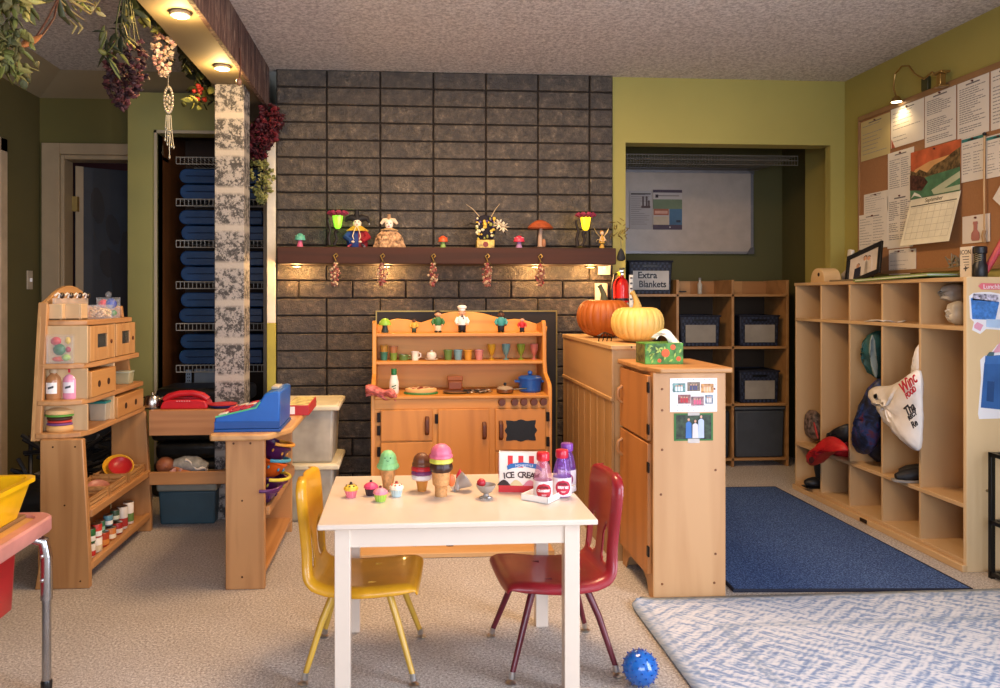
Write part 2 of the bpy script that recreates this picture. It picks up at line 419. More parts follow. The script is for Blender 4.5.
for lo, hi in ((0, 1), (1, 2), (2, 3)):
    for yy in (yd1, yd2):
        m = MB(); m.bx(xb, xf-.006, yy-.006, yy+.006, zs[lo]+.011, zs[hi]-.011); m.build('divider', MAPLE('z'), H, bev=.002)
# small doors with square panes between second and top shelves
GLS = mat('b9c0bb', .05, trans=.9, vary=0)
for ya, yb_ in ((yd1+.012, yd2-.012), (yd2+.012, 3.80)):
    mid = (ya+yb_)/2; w = (yb_-ya)
    m = MB(); za, zb = zs[2]+.014, zs[3]-.014; q = .30*w; zt, zl = zb-.036, za+.052
    m.bx(xf-.014, xf-.002, ya, ya+q, za, zb).bx(xf-.014, xf-.002, yb_-q, yb_, za, zb).bx(xf-.014, xf-.002, ya+q, yb_-q, zt, zb).bx(xf-.014, xf-.002, ya+q, yb_-q, za, zl)
    d = m.build('cupboard_door', wood('c4945c', 'aa7844', 'z'), H, bev=.002)
    MB().bx(xf-.009, xf-.007, ya+q, yb_-q, zl, zt).build('pane', GLS, d)
    MB().cyl((xf-.003, yb_-q*.5, (za+zb)/2), (xf+.0015, yb_-q*.5, (za+zb)/2), .009, seg=12).build('finger_hole', mat('5a2f14', .7), d)
def drawer(ya, yb_, z, h):
    m = MB(); m.bx(xf-.15, xf+.004, ya, yb_, z+.012, z+h)
    d = m.build('drawer', wood('be8a4e', 'a6723c', 'y'), H, bev=.003)
    for t in (.3, .68):
        yy = ya+(yb_-ya)*t
        m = MB(); m.cyl((xf+.0035, yy, z+h*.52), (xf+.0055, yy, z+h*.52), .014, seg=14); m.build('finger_hole', mat('3a1e0c', .8), d)
drawer(yd1+.01, yd2-.01, zs[1], .118); drawer(yd2+.01, 3.90, zs[0], .105)
# base
for ya in (3.17, 3.92):
    m = MB(); m.prism([(-1.445, 0), (-1.236, 0), (-1.236, .12), (-1.262, .589), (-1.425, .589), (-1.425, .12)], ya, ya+.03, 'y')
    o = m.build('end_panel', PINE('z'), H, bev=.004)
for z, a in ((.285, .03), (.075, .0)):
    m = MB(); m.bx(-1.43, -1.242, 3.20, 3.92, z-.012, z+.006).bx(-1.258, -1.236, 3.20, 3.92, z-.012, z+.018); m.build('base_shelf', PINE('y'), H, bev=.003)
m = MB(); m.bx(-1.445, -1.43, 3.20, 3.92, .06, .28); m.build('base_back', PINE('y'), H)
for ya in (3.170,):
    m = MB()
    for x in (-1.375, -1.29): m.cyl((x, ya-.002, .56), (x, ya+.001, .56), .0035, seg=8)
    m.cyl((-1.33, ya-.002, .33), (-1.33, ya+.001, .33), .0035, seg=8).cyl((-1.27, ya-.002, .03), (-1.27, ya+.001, .03), .0035, seg=8)
    m.build('screw', mat('4a3020', .5, 1), H)
# things on the hutch
def veg_jar():
    c = at(55, 362, Y=3.27); t = T('storage_canister', 'clear square canister of toy vegetables in the left bay of the hutch', 'container', (-1.375, 3.28, zs[2]+.011))
    m = MB(); s = .052; h = .11
    m.bx(-s, s, -s, s, 0, .004).bx(-s, -s+.003, -s, s, 0, h).bx(s-.003, s, -s, s, 0, h).bx(-s, s, -s, -s+.003, 0, h).bx(-s, s, s-.003, s, 0, h)
    m.build('canister_body', CLEAR, t)
    MB().bx(-.053, .053, -.053, .053, h, h+.008).build('lid', CLEAR, t, bev=.002)
    MB().sph((0, 0, h+.018), .012).build('lid_knob', CLEAR, t)
    return t
veg_jar()
def blobtoy(name, label, col, loc, r, cat='toy food', rz=0, group=None, stem=None, rough=.4):
    m = MB(); m.sph((0, 0, r[2]), r, 12, 8)
    if stem:
        m.m(1).cyl((0, 0, r[2]*1.9), (0, 0, r[2]*2.25), r[0]*.18, r[0]*.1, 6)
    o = m.build(name, [mat(col, rough), mat(stem or col, rough)]); return tag(o, label, cat, group, loc, rz)
jx, jy, jz = -1.375, 3.27, zs[2]+.016
for nm, lb, cl, dx, dy, dz, r, st in (
    ('toy_tomato', 'red toy tomato at the upper left inside the square canister', 'c8261f', -.022, -.012, .064, (.024, .022, .02), '2f6a28'),
    ('toy_pepper', 'dark green toy pepper in the middle of the square canister', '1e6b38', -.008, -.018, .026, (.026, .022, .024), '2f6a28'),
    ('toy_corn', 'yellow toy corn at the upper right in the square canister', 'e6bd2c', .024, -.014, .068, (.014, .014, .018), '6a9a30'),
    ('toy_radish', 'crimson toy radish on the right side of the square canister', 'a81c34', .026, -.012, .034, (.015, .015, .016), '6a9a30'),
    ('toy_lettuce', 'pale green toy lettuce low in the square canister', '9dbf5a', .018, -.02, .004, (.018, .016, .014), None),
    ('toy_carrot', 'orange-red toy carrot lying at the bottom of the square canister', 'd8501f', -.012, -.02, .001, (.026, .012, .011), None)):
    blobtoy(nm, lb, cl, (jx+dx, jy+dy, jz+dz), r, stem=st)
def toy_bottle(name, label, u, ytop, capcol, bodycol, labcol, z=None, x=-1.37, y=3.25, h=.122, r=.031):
    p = at(u, 300, Y=y); t = T(name, label, 'toy bottle', (p.x, y, z))
    m = MB(); m.lathe([(r*.92, 0), (r, .006), (r, h*.60), (r*.86, h*.72), (r*.45, h*.84), (r*.45, h*.88)], seg=22); m.build('bottle_body', mat(bodycol, .25, coat=.4), t)
    m = MB(); m.lathe([(r*.56, h*.87), (r*.56, h*.99), (r*.5, h)], seg=18); m.build('cap', mat(capcol, .4), t)
    m = MB()
    m.grid(lambda a, b: ((r*1.012)*math.sin((a-.5)*1.5)*1, -(r*1.012)*math.cos((a-.5)*1.5), h*(.2+.36*b)), 8, 2); m.build('label_sticker', mat(labcol, .6), t)
    m = MB(); m.grid(lambda a, b: ((r*1.03)*math.sin((a-.5)*.7), -(r*1.03)*math.cos((a-.5)*.7), h*(.34+.07*b+.05*a)), 5, 1); m.build('label_mark', INK, t)
    return t
toy_bottle('milk_bottle', 'brown chocolate-milk toy bottle with round white label on the hutch', 54, 371, 'b59c78', 'a9764a', 'f0ece4', zs[1]+.011)
toy_bottle('milk_bottle', 'pink strawberry-milk toy bottle with red cap on the hutch', 71, 369, 'c9203a', 'e89bb4', 'f6e8ea', zs[1]+.011, y=3.265)
# burger: every layer a toy piece that can be lifted off
p = at(61, 431, Y=3.26); bz = zs[0]+.011
for nm, lb, cl, h, r, sq in (('toy_bun', 'bottom half of the toy burger bun on the lowest hutch shelf', 'd9a765', .024, .056, 1),
        ('toy_onion', 'purple toy onion slice in the toy burger', '7d4d86', .01, .053, 1), ('toy_tomato_slice', 'red toy tomato slice stacked in the toy burger', 'cf4334', .011, .05, 1),
        ('toy_patty', 'dark brown toy patty stacked in the toy burger', '4d2a1c', .014, .052, 1), ('toy_lettuce', 'frilly green toy lettuce leaf under the top bun', '5e9a3c', .01, .059, 1),
        ('toy_bun', 'domed top half of the toy burger bun with pale crust', 'dcb47c', .026, .058, 2)):
    m = MB()
    if sq == 1: m.lathe([(r*.9, 0), (r, h*.3), (r, h*.7), (r*.9, h)], seg=24, rib=.03 if 'lettuce' in nm else 0, nrib=11)
    else: m.lathe([(r*.96, 0), (r, h*.2), (r*.9, h*.6), (r*.5, h*.93), (r*.1, h)], seg=24)
    tag(m.build(nm, mat(cl, .6)), lb, 'toy food', None, (p.x, 3.26, bz)); bz += h
# teal-lidded tub and small clear tub
def tub(name, label, loc, w, h, bodym, lidcol, cat='container'):
    t = T(name, label, cat, loc)
    MB().box((0, 0, h*.45), (w, w, h*.9), taper=1.15).build('tub_body', bodym, t, bev=.004)
    MB().box((0, 0, h*.95), (w*1.2, w*1.2, h*.12)).build('lid', mat(lidcol, .4), t, bev=.003); return t
tub('food_tub', 'small clear food tub with teal lid beside the lower hutch drawer', (-1.325, 3.52, zs[0]+.011), .065, .085, mat('c9c0a8', .25, alpha=.6), '1f7f78')
tub('food_tub', 'small clear tub in the hutch bay right of the upper drawer', (-1.32, 3.80, zs[1]+.011), .06, .06, mat('c5c39a', .25, alpha=.55), 'b9c0a8')
# on the top shelf: two plain wooden boxes, clear tray of beige shapes, tool rack, jar
zt = zs[3]+.011
for i, (uu, lb) in enumerate(((57, 'plain wooden box, left one of the pair on top of the hutch'), (76, 'plain wooden box, right one of the pair on top of the hutch'))):
    m = MB(); w = .033; q = .034
    m.bx(-q, q, -w, w, 0, .008).bx(-q, -q+.006, -w, w, 0, .066).bx(q-.006, q, -w, w, 0, .066).bx(-q+.006, q-.006, -w, -w+.006, 0, .066).bx(-q+.006, q-.006, w-.006, w, 0, .066)
    tag(m.build('wooden_box', MAPLE('z'), bev=.002), lb, 'box', None, (at(uu, 300, Y=3.30+.03*i).x, 3.30+.03*i, zt), .0)
t = T('spoon_rack', 'row of round metal measuring scoops on a clear rack along the hutch top', 'utensil rack', (-1.42, 3.45, zt))
MB().bx(-.004, .004, -.17, .17, .0, .09).build('rack_plate', mat('e8d8c0', .15, alpha=.45), t)
for k in range(4):
    m = MB(); yy = -.14+k*.09
    m.tube([(.006, yy, .09), (.012, yy, .105), (.012, yy-.02, .11), (.012, yy-.045, .10)], .004, 6); m.build('scoop_handle', mat('efe6d8', .4), t)
    m = MB(); m.sph((.016, yy+.012, .10), (.009, .015, .013), 12, 8); m.build('scoop', mat('5c5248', .3, .8), t)
m = MB(); m.bx(-.035, .035, -.05, .05, 0, .004)
for k in (-1, 1): m.bx(-.035, .035, k*.05-.001, k*.05+.001, 0, .06).bx(k*.035-.001, k*.035+.001, -.05, .05, 0, .06)
c = tag(m.build('clear_tray', CLEAR), 'clear open tray of beige pasta shapes on top of the hutch', 'tray', None, (-1.32, 3.50, zt))
m = MB(); rn = random.Random(2)
for k in range(60): m.sph((rn.uniform(-.028, .028), rn.uniform(-.042, .042), .008+rn.uniform(0, .035)), (.008, .006, .005), 6, 4)
tag(m.build('pasta_shapes', mat('d9b98c', .6, vary=.15)), 'beige pasta shapes filling the clear tray', 'toy food', None, (-1.32, 3.50, zt), kind='stuff')
t = T('storage_canister', 'clear jar of red, blue and yellow wooden shapes on top of the hutch', 'container', (-1.32, 3.60, zt))
m = MB(); s = .038; h = .085
m.bx(-s, s, -s, s, 0, .004).bx(-s, -s+.003, -s, s, 0, h).bx(s-.003, s, -s, s, 0, h).bx(-s, s, -s, -s+.003, 0, h).bx(-s, s, s-.003, s, 0, h); m.build('canister_body', CLEAR, t)
MB().sph((0, 0, h+.02), .014).build('lid_knob', CLEAR, t); MB().bx(-.039, .039, -.039, .039, h, h+.007).build('lid', CLEAR, t)
for cl, nm, dx, dy, dz, r in (('c81f30', 'red', -.02, -.02, .04, .02), ('1d3fa0', 'blue', .02, -.015, .036, .024), ('e6c446', 'yellow', .005, -.028, .004, .017), ('3a8a3a', 'green', .028, .0, .004, .014)):
    blobtoy('toy_fruit', nm+' round toy piece inside the clear jar on the hutch top', cl, (-1.32+dx*.8, 3.60+dy*.8, zt+.004+dz), (r, r, r))
# baskets on the base shelf
def basket(loc, label, rz=0):
    t = T('wicker_basket', label, 'basket', loc, rz, 'slatted trays on the hutch base shelf')
    m = MB(); a, b, h = .075, .10, .05
    m.bx(-a, a, -b, b, 0, .006)
    for k in range(3):
        z = .008+k*.016
        for s in (-1, 1):
            m.bx(s*a-.004, s*a+.004, -b, b, z, z+.011); m.bx(-a, a, s*b-.004, s*b+.004, z, z+.011)
    m.build('tray_slats', wood('c4955e', '9c6c3c', 'y', s=30), t)
    m = MB()
    for sx in (-1, 1):
        for sy in (-1, 1): m.bx(sx*a-.006, sx*a+.006, sy*b-.006, sy*b+.006, 0, .054)
    m.build('corner_posts', wood('b5834c', '8c5c30', 'z'), t); return t
bz = .292
basket((-1.328, 3.30, bz), 'nearest slatted wooden tray on the hutch base shelf, holding brown pieces')
basket((-1.328, 3.52, bz), 'middle slatted wooden tray on the hutch base shelf, holding a red-striped plate')
basket((-1.328, 3.76, bz), 'farthest slatted wooden tray on the hutch base shelf, holding yellow and red bowls')
def bowl(name, label, col, loc, r, h, tilt=(0, 0, 0), cat='bowl', col2=None):
    m = MB(); m.lathe([(r*.5, 0), (r*.85, h*.5), (r, h), (r*.95, h), (r*.8, h*.55), (r*.45, h*.12)], seg=24)
    o = tag(m.build(name, mat(col, .35)), label, cat, None, loc); o.rotation_euler = tilt; return o
bowl('play_bowl', 'yellow bowl tilted in the farthest slatted tray', 'e5ad2c', (-1.335, 3.755, bz+.045), .068, .035, (math.radians(35), math.radians(20), 0))
bowl('play_bowl', 'red bowl lying inside the yellow bowl', 'b3252a', (-1.322, 3.748, bz+.058), .052, .02, (math.radians(35), math.radians(20), 0))
bowl('play_plate', 'red and pink plate resting in the middle slatted tray', 'b0705c', (-1.325, 3.50, bz+.022), .048, .01, (math.radians(25), math.radians(20), 0), 'plate')
bowl('play_plate', 'brown saucer in the nearest slatted tray', 'a87444', (-1.325, 3.29, bz+.012), .045, .008, (math.radians(8), 0, 0), 'plate')
# cans
def can(label, loc, r, h, body, band, name='food_can'):
    t = T(name, label, 'toy can', loc)
    MB().lathe([(r*.94, 0), (r, .002), (r, h-.002), (r*.94, h)], seg=18).build('can_body', mat(body, .4), t)
    m = MB(); m.lathe([(r*1.01, h*.12), (r*1.01, h*.5)], seg=18, cap=False); m.build('paper_band', mat(band, .6), t)
    m = MB(); m.lathe([(r*.9, h-.003), (r*.96, h+.002), (r*.9, h+.003)], seg=18); m.build('rim', METAL, t); return t
cz = .083
can('tall white and red cardboard tube with black circles, nearest can on the lower shelf', (-1.285, 3.235, cz), .024, .19, 'c8262c', 'e8e2d8')
tube_dots = MB(); tube_dots.cyl((-.008, -.024, .15), (-.008, -.0255, .15), .008, seg=12).cyl((.01, -.0225, .135), (.01, -.024, .135), .006, seg=12)
bpy.data.objects['food_can'].children[0].name = 'can_body'
tube_dots.build('printed_circle', BLACK, bpy.data.objects['food_can'])
cans = [(-1.285, 3.30, 0, .022, .055, 'e5dccb', 'c03028', 'white soup can with red band, lower one next to the tall tube'),
        (-1.285, 3.30, 1, .022, .055, '2f6b35', 'efe9dc', 'green can with white band stacked on the soup can'),
        (-1.285, 3.37, 0, .023, .06, 'efe6d4', 'd9c49a', 'cream can with beige band, second in the bottom row'),
        (-1.285, 3.37, 1, .022, .055, 'c53b2c', 'efe9dc', 'red can with white band stacked on the cream can'),
        (-1.29, 3.45, 0, .027, .058, 'b5401f', 'd98a3a', 'wide orange-red tomato can in the bottom row'),
        (-1.30, 3.45, 1, .02, .045, '3a6b4a', '8fb59a', 'small dark green can stacked on the tomato can'),
        (-1.29, 3.54, 0, .024, .05, 'c87a3a', 'efe0c0', 'amber can with cream band in the bottom row'),
        (-1.30, 3.54, 1, .02, .045, '5a8a9a', 'e8e8e0', 'teal-grey can stacked on the amber can'),
        (-1.29, 3.62, 0, .024, .05, 'a02c26', 'e6ddcf', 'dark red can in the far half of the bottom row'),
        (-1.30, 3.62, 1, .02, .045, '38513c', 'cfd4c0', 'forest green can stacked on the dark red can'),
        (-1.295, 3.70, 0, .024, .10, 'e9e4dc', 'b03a34', 'tall white carton-like can near the far end of the row'),
        (-1.295, 3.78, 0, .024, .10, 'f0ebe2', '6a8a4a', 'tall white can with green band, farthest in the row')]
for x, y, k, r, h, b1, b2, lb in cans: can(lb, (x, y, cz+k*(h+.006 if h > .05 else .061)), r, h, b1, b2)
# ---- counter joining the two shelf units
C = T('play_counter', 'low wooden counter with open shelf joining the hutch to the shop counter', 'play furniture')
x0, x1 = -1.235, -.70
MB().bx(x0, x1, 3.90, 4.08, .585, .598).build('counter_top', PINE('x'), C, bev=.003)
MB().bx(x0, x1, 3.885, 3.90, .475, .598).build('apron', wood('b88354', '9c683e', 'x', knots=True), C, bev=.003)
MB().bx(x0, x1, 3.90, 4.08, .245, .265).build('shelf', PINE('x'), C, bev=.003)
MB().bx(x0, x1, 3.885, 3.90, .235, .298).build('shelf_lip', PINE('x'), C, bev=.003)
# kettle, phone, plate on the counter
p = at(152, 400, Y=3.96); t = T('toy_kettle', 'small dull silver toy kettle with black base at the left end of the counter', 'toy kettle', (p.x, 3.97, .598))
MB().lathe([(.038, .0), (.04, .006), (.04, .045), (.03, .062), (.012, .068)], seg=22).build('kettle_body', STEEL, t)
MB().sph((0, 0, .073), .007).build('lid_knob', STEEL, t); MB().tube([(.036, 0, .045), (.05, 0, .052), (.058, 0, .045)], [.008, .006, .005]).build('spout', STEEL, t)
MB().lathe([(.046, 0), (.047, .003), (.046, .005)], seg=22).build('base_plate', BLACK, t)
MB().tube([(-.036, 0, .055), (-.06, 0, .05), (-.062, 0, .02), (-.04, 0, .012)], .005, 6).build('handle', BLACK, t)
t = T('toy_telephone', 'glossy red toy telephone on the wooden counter behind the dolls', 'toy telephone', (-1.075, 3.98, .598))
m = MB(); m.prism([(-.115, 0), (.11, 0), (.112, .012), (.10, .038), (.07, .046), (-.08, .046), (-.105, .035), (-.118, .012)], -.06, .06, 'y'); m.build('telephone_body', RED, t, bev=.008)
m = MB(); m.tube([(-.105, -.03, .042), (-.08, -.03, .060), (-.03, -.03, .074), (.03, -.03, .076), (.08, -.03, .064), (.108, -.03, .044)], [.016, .017, .016, .016, .017, .016], 10); m.build('handset', RED, t)
m = MB()
for k in range(6): m.sph((-.035+k*.012, -.0615, .04), (.0035, .002, .003), 6, 4)
m.build('dial_keys', mat('e8a8a8', .4), t)
m = MB(); m.lathe([(.045, 0), (.06, .006), (.068, .016)], seg=26).m(1).lathe([(.068, .016), (.07, .02), (.05, .019)], seg=26)
tag(m.build('play_plate', [mat('1c2f7a', .35), mat('c4262a', .35)]), 'shallow plate, red inside and blue outside, behind the cash register', 'plate', None, (-.90, 3.97, .598))
# baby doll lying on the counter shelf
t = T('baby_doll', 'brown baby doll in grey and pink clothes lying on the counter shelf', 'doll', (-1.19, 3.95, .268))
m = MB(); m.tube([(.03, 0, .045), (.075, 0, .045), (.12, 0, .042), (.20, .0, .038)], [.02, .03, .036, .03], 12); m.build('doll_body', mat('9a6248', .6), t)
m = MB(); m.sph((0.015, 0, .05), (.045, .042, .042)).sph((.03, -.038, .048), (.008, .01, .008), 8, 6).sph((.0, -.036, .06), (.005, .004, .004), 6, 4).sph((.02, -.034, .07), (.005, .004, .004), 6, 4); m.build('head', mat('8f5536', .5), t)
m = MB(); m.tube([(.07, -.02, .04), (.10, -.045, .028), (.15, -.05, .02)], [.014, .012, .011]); m.build('arm', mat('a8683f', .6), t)
m = MB(); m.tube([(.065, 0, .05), (.11, -.004, .056), (.16, 0, .052), (.215, 0, .03)], [.03, .04, .042, .03], 14); m.build('outfit', mat('8e8d84', .9, vary=.15, ns=30, bmp=.4), t)
m = MB(); m.grid(lambda a, b: (.05+.06*a, -.045-.01*math.sin(9*a), .004+.035*b+.006*math.sin(11*a+4*b)), 10, 6); m.build('pink_sleeve', mat('b98a80', .9), t, solid=.006)
m = MB(); m.grid(lambda a, b: (.12+.10*a, -.04+.05*b, .075-.05*a+.012*math.sin(8*a+5*b)), 12, 8); m.build('blanket', mat('d0c8bc', .95), t, solid=.008)
# ---- shop counter on the right
R = T('shop_counter', 'wooden shop counter with overhanging rounded top in front of the stone post', 'play furniture')
m = MB(); m.prism([(-.755, 3.10), (-.745, 3.07), (-.55, 3.07), (-.52, 3.085), (-.455, 3.22), (-.448, 3.90), (-.46, 3.93), (-.74, 3.93), (-.755, 3.90)], .592, .617, 'z'); m.build('counter_top', wood('c4955e', 'ab7a48', 'y'), R, bev=.007, bseg=3)
for ya in (3.115, 3.86):
    MB().bx(-.697, -.545, ya, ya+.03, 0, .592).build('end_panel', PINE('z'), R, bev=.004)
m = MB(); m.poly([(-.69, 3.145, .36), (-.535, 3.145, .29), (-.535, 3.86, .315), (-.69, 3.86, .38)]); m.build('basket_shelf', PINE('y'), R, solid=.018)
MB().bx(-.548, -.53, 3.145, 3.86, .283, .318).build('shelf_lip', PINE('y'), R, bev=.003)
MB().bx(-.69, -.545, 3.145, 3.86, .055, .072).build('bottom_shelf', PINE('y'), R, bev=.003)
MB().bx(-.697, -.682, 3.145, 3.86, .06, .592).build('back_board', PINE('z'), R)
m = MB()
for x in (-.665, -.60): m.cyl((x, 3.113, .575), (x, 3.116, .575), .0045, seg=8)
m.cyl((-.632, 3.113, .35), (-.632, 3.116, .35), .004, seg=8).cyl((-.632, 3.113, .05), (-.632, 3.116, .05), .004, seg=8); m.build('screw', mat('5a3a22', .5, .6), R)
# cash register
t = T('toy_cash_register', 'blue toy cash register with red keys and green trim on the shop counter', 'toy cash register', (0, 0, .617))
prof = [(-.742, .012), (-.742, .055), (-.735, .062), (-.578, .098), (-.548, .150), (-.50, .160), (-.487, .155), (-.49, .012)]
m = MB(); m.prism(prof, 3.13, 3.42, 'y'); m.build('register_body', mat('1f5fae', .38), t, bev=.006)
m = MB(); m.prism([(-.745, .0), (-.745, .012), (-.485, .012), (-.485, .0)], 3.125, 3.425, 'y'); m.build('drawer_base', mat('174a8e', .4), t, bev=.003)
m = MB(); m.bx(-.742, -.488, 3.126, 3.13, .014, .042); m.build('front_panel', mat('174d93', .45), t, bev=.001)
m = MB()
m.tube([(-.738, 3.129, .060), (-.58, 3.129, .096), (-.566, 3.129, .118)], .0035, 6); m.build('green_trim', mat('5bbf86', .4), t)
for i in range(3):
    for j in range(4):
        x = -.715+i*.044; y = 3.17+j*.06; z = .057+(x+.735)*.23
        m = MB(); m.box((x, y, z+.004), (.034, .045, .012), Matrix.Rotation(-.225, 4, 'Y')); m.build('key', mat('b5203a' if (i+j) % 4 else 'd9cfc0', .4), t, bev=.003)
m = MB(); m.box((-.522, 3.27, .163), (.03, .10, .012)); m.build('display', mat('a8a090', .5), t, bev=.003)
# boxed game at the far end
t = T('board_game_box', 'flat red and cream boxed game at the far end of the shop counter', 'box', (-.475, 3.70, .617))
MB().bx(-.05, .05, -.15, .15, 0, .045).build('box_body', mat('b52a2c', .5), t, bev=.002)
MB().bx(-.045, .045, -.145, .145, .045, .047).build('box_lid_print', mat('cdbb7a', .6, vary=.3, ns=25), t)
MB().bx(-.04, -.012, -.151, -.15, .006, .04).build('white_panel', WHITE, t)
# handled plastic baskets
def pbasket(label, loc, col, hcol, rot):
    t = T('plastic_basket', label, 'basket', loc, 0, 'shopping baskets on the sloping shelf'); t.rotation_euler = rot
    a, b = .07, .11
    m = MB()
    m.lathe([(.6, 0), (.86, .3), (1, .95), (.96, .95), (.82, .32), (.5, .06)], seg=22, sx=1, sy=1)
    for v in m.bm.verts: v.co = Vector((v.co.x*a, v.co.y*b, v.co.z*.07))
    m.build('basket_tub', mat(col, .4), t)
    m = MB(); m.tube([(a*math.cos(q), b*math.sin(q), .068) for q in [2*PI*k/22 for k in range(22)]], .006, 6, True); m.build('rim', mat(col, .4), t)
    m = MB(); m.tube([(a*.95*math.cos(q)+.01, -b*.3+b*1.0*math.sin(q), .075+.02*abs(math.cos(q))) for q in [PI*-.5+PI*k/12 for k in range(13)]], .007, 8); m.build('handle', mat(hcol, .4), t)
    m = MB()
    for k in range(9):
        q = 2*PI*k/9; m.sph((a*.96*math.cos(q), b*.96*math.sin(q), .045), (.005, .005, .008), 6, 4)
    m.build('vent_dots', mat(hcol, .5), t)
r_ = math.radians
pbasket('purple plastic basket with orange and lime handle, top of the pile', (-.585, 3.42, .46), '4a1c50', 'e09a3a', (r_(-8), r_(28), 0))
pbasket('orange plastic basket with blue handle in the middle of the pile', (-.59, 3.36, .40), 'e8641c', '4aa0b8', (r_(-8), r_(24), 0))
pbasket('purple plastic basket with yellow-orange handle under the orange one', (-.58, 3.30, .345), '4a1648', 'c9b83a', (r_(-4), r_(24), 0))
pbasket('plain purple basket at the bottom against the counter end panel', (-.60, 3.235, .325), '52205c', '52205c', (0, r_(22), 0))
# teal bin and tan bag below the counter
t = T('storage_bin', 'dark teal plastic bin with pale lid on the floor beneath the counter shelf', 'storage bin', (-1.09, 4.14, 0))
MB().box((0, 0, .085), (.27, .22, .17), taper=1.06).build('bin_body', mat('35505a', .5), t, bev=.01)
MB().box((0, 0, .20), (.30, .25, .06)).build('lid', mat('8f8f80', .6), t, bev=.01)
m = MB(); m.M = Matrix.Translation((-.915, 4.18, 0)); m.lathe([(.05, 0), (.058, .06), (.05, .15), (.035, .19)], seg=14, sx=.8); m.build('bag_body', mat('3d3527', .8))
o = bpy.data.objects['bag_body']; o.name = 'tote_bag'; tag(o, 'dark upright bag standing by the stone post under the counter', 'bag')
MB().tube([(-.945, 4.135, .14), (-.935, 4.13, .2), (-.915, 4.13, .215), (-.895, 4.13, .2), (-.885, 4.135, .14), (-.885, 4.13, .02)], .006, 6).build('handle', mat('b09468', .7), o)
# black bags stacked in the closet bottom
for k in range(6):
    m = MB(); z = .0+k*.105
    m.grid(lambda a, b: (0, 0, 0), 1, 1); m.bm.clear()
    m.box((0, 0, .05), (.52, .34, .095))
    o = m.build('folded_bag', mat('121316', .35, vary=.3, bmp=.8, bs=25), bev=.03, bseg=4)
    tag(o, 'black folded bag, %s in the pile behind the counter' % ['lowest', 'second from bottom', 'third from bottom', 'fourth from bottom', 'fifth from bottom', 'topmost'][k], 'bag', 'black bags at the closet foot', (-1.19+.012*(k % 3), 4.76, z))
# dark basket clutter seen through the hutch base
m = MB(); rn = random.Random(9)
for k in range(26): m.tube([(rn.uniform(-.3, .3), rn.uniform(-.1, .1), rn.uniform(0, .4)) for _ in range(3)], .012, 6)
tag(m.build('cable_heap', mat('1a1a1c', .5)), 'heap of dark cords and cloth in the shade behind the hutch', 'clutter', None, (-1.85, 4.5, .02), kind='stuff')
m = MB(); m.box((0, 0, .1), (.55, .35, .2), taper=.96); tag(m.build('duffel_bag', mat('17181b', .6, bmp=.5, bs=14), bev=.06, bseg=4), 'black duffel bag standing behind the play hutch', 'bag', None, (-1.9, 4.1, 0))
# ---- closet shelves and mats
xs0, xs1 = -1.515, -.925
lvls = [2.085, 1.805, 1.528, 1.252, .972, .693]
names = ['topmost', 'second', 'third', 'fourth', 'fifth', 'lowest']
WIRE = mat('b8b4aa', .35, .2)
for k, z in enumerate(lvls):
    m = MB()
    for dz in (0, -.045): m.tube([(xs0, 5.33, z+dz), (xs1, 5.33, z+dz)], .0035, 6)
    m.tube([(xs0, 5.33+.45, z), (xs1, 5.33+.45, z)], .0035, 6)
    n = 22
    for i in range(n+1):
        x = xs0+(xs1-xs0)*i/n
        m.tube([(x, 5.78, z), (x, 5.33, z), (x, 5.33, z-.045)], .002, 4)
    tag(m.build('wire_shelf', WIRE), 'white wire closet shelf, %s of the six' % names[k], 'shelf', 'wire shelves in the closet')
m0 = None
VIN = mat('123a66', .35, vary=.12, ns=5, bmp=.5, bs=7)
for k, z in enumerate(lvls[1:]):
    for j in range(2):
        lb = '%s blue nap mat resting on the %s wire shelf' % (['lower', 'upper'][j], names[k+1])
        if m0 is None:
            m0 = T('nap_mat', lb, 'nap mat', group='folded nap mats in the closet')
            m = MB(); pr = []
            for i in range(11):
                a = PI/2+PI*i/10; pr.append((.046*math.cos(a)-.235, .05+.049*math.sin(a)))
            pr += [(.27, .002), (.275, .05), (.27, .098)]
            m.prism(pr, 0, .36, 'y').build('folded_pad', VIN, m0, bev=.006)
            m = MB(); m.tube([(-.235, -.001, .05), (.27, -.001, .05)], .0035, 6).build('seam', mat('0d2544', .4), m0); o = m0
        else: o = dup(m0, (0, 0, 0), None, lb, 'folded nap mats in the closet')
        o.location = (-1.215+random.uniform(-.012, .012), 5.36, z+.004+j*.105)
m = MB(); m.bx(-1.46, -1.425, 5.36, 5.372, .0, .66)
o = m.build('shelf_standard', mat('8fa0b4', .4, .6)); tag(o, 'slotted grey metal shelf standard at the foot of the closet', 'bracket')
m = MB()
for k in range(14): m.bx(-1.450, -1.444, 5.3585, 5.360, .34+k*.022, .35+k*.022).bx(-1.438, -1.432, 5.3585, 5.360, .34+k*.022, .35+k*.022)
m.build('slot', BLACK, o)
m = MB(); m.bx(-1.42, -1.22, 5.42, 5.44, 0, .66); tag(m.build('white_board_panel', mat('8793a0', .5)), 'pale grey-blue panel leaning in the closet foot', 'panel')
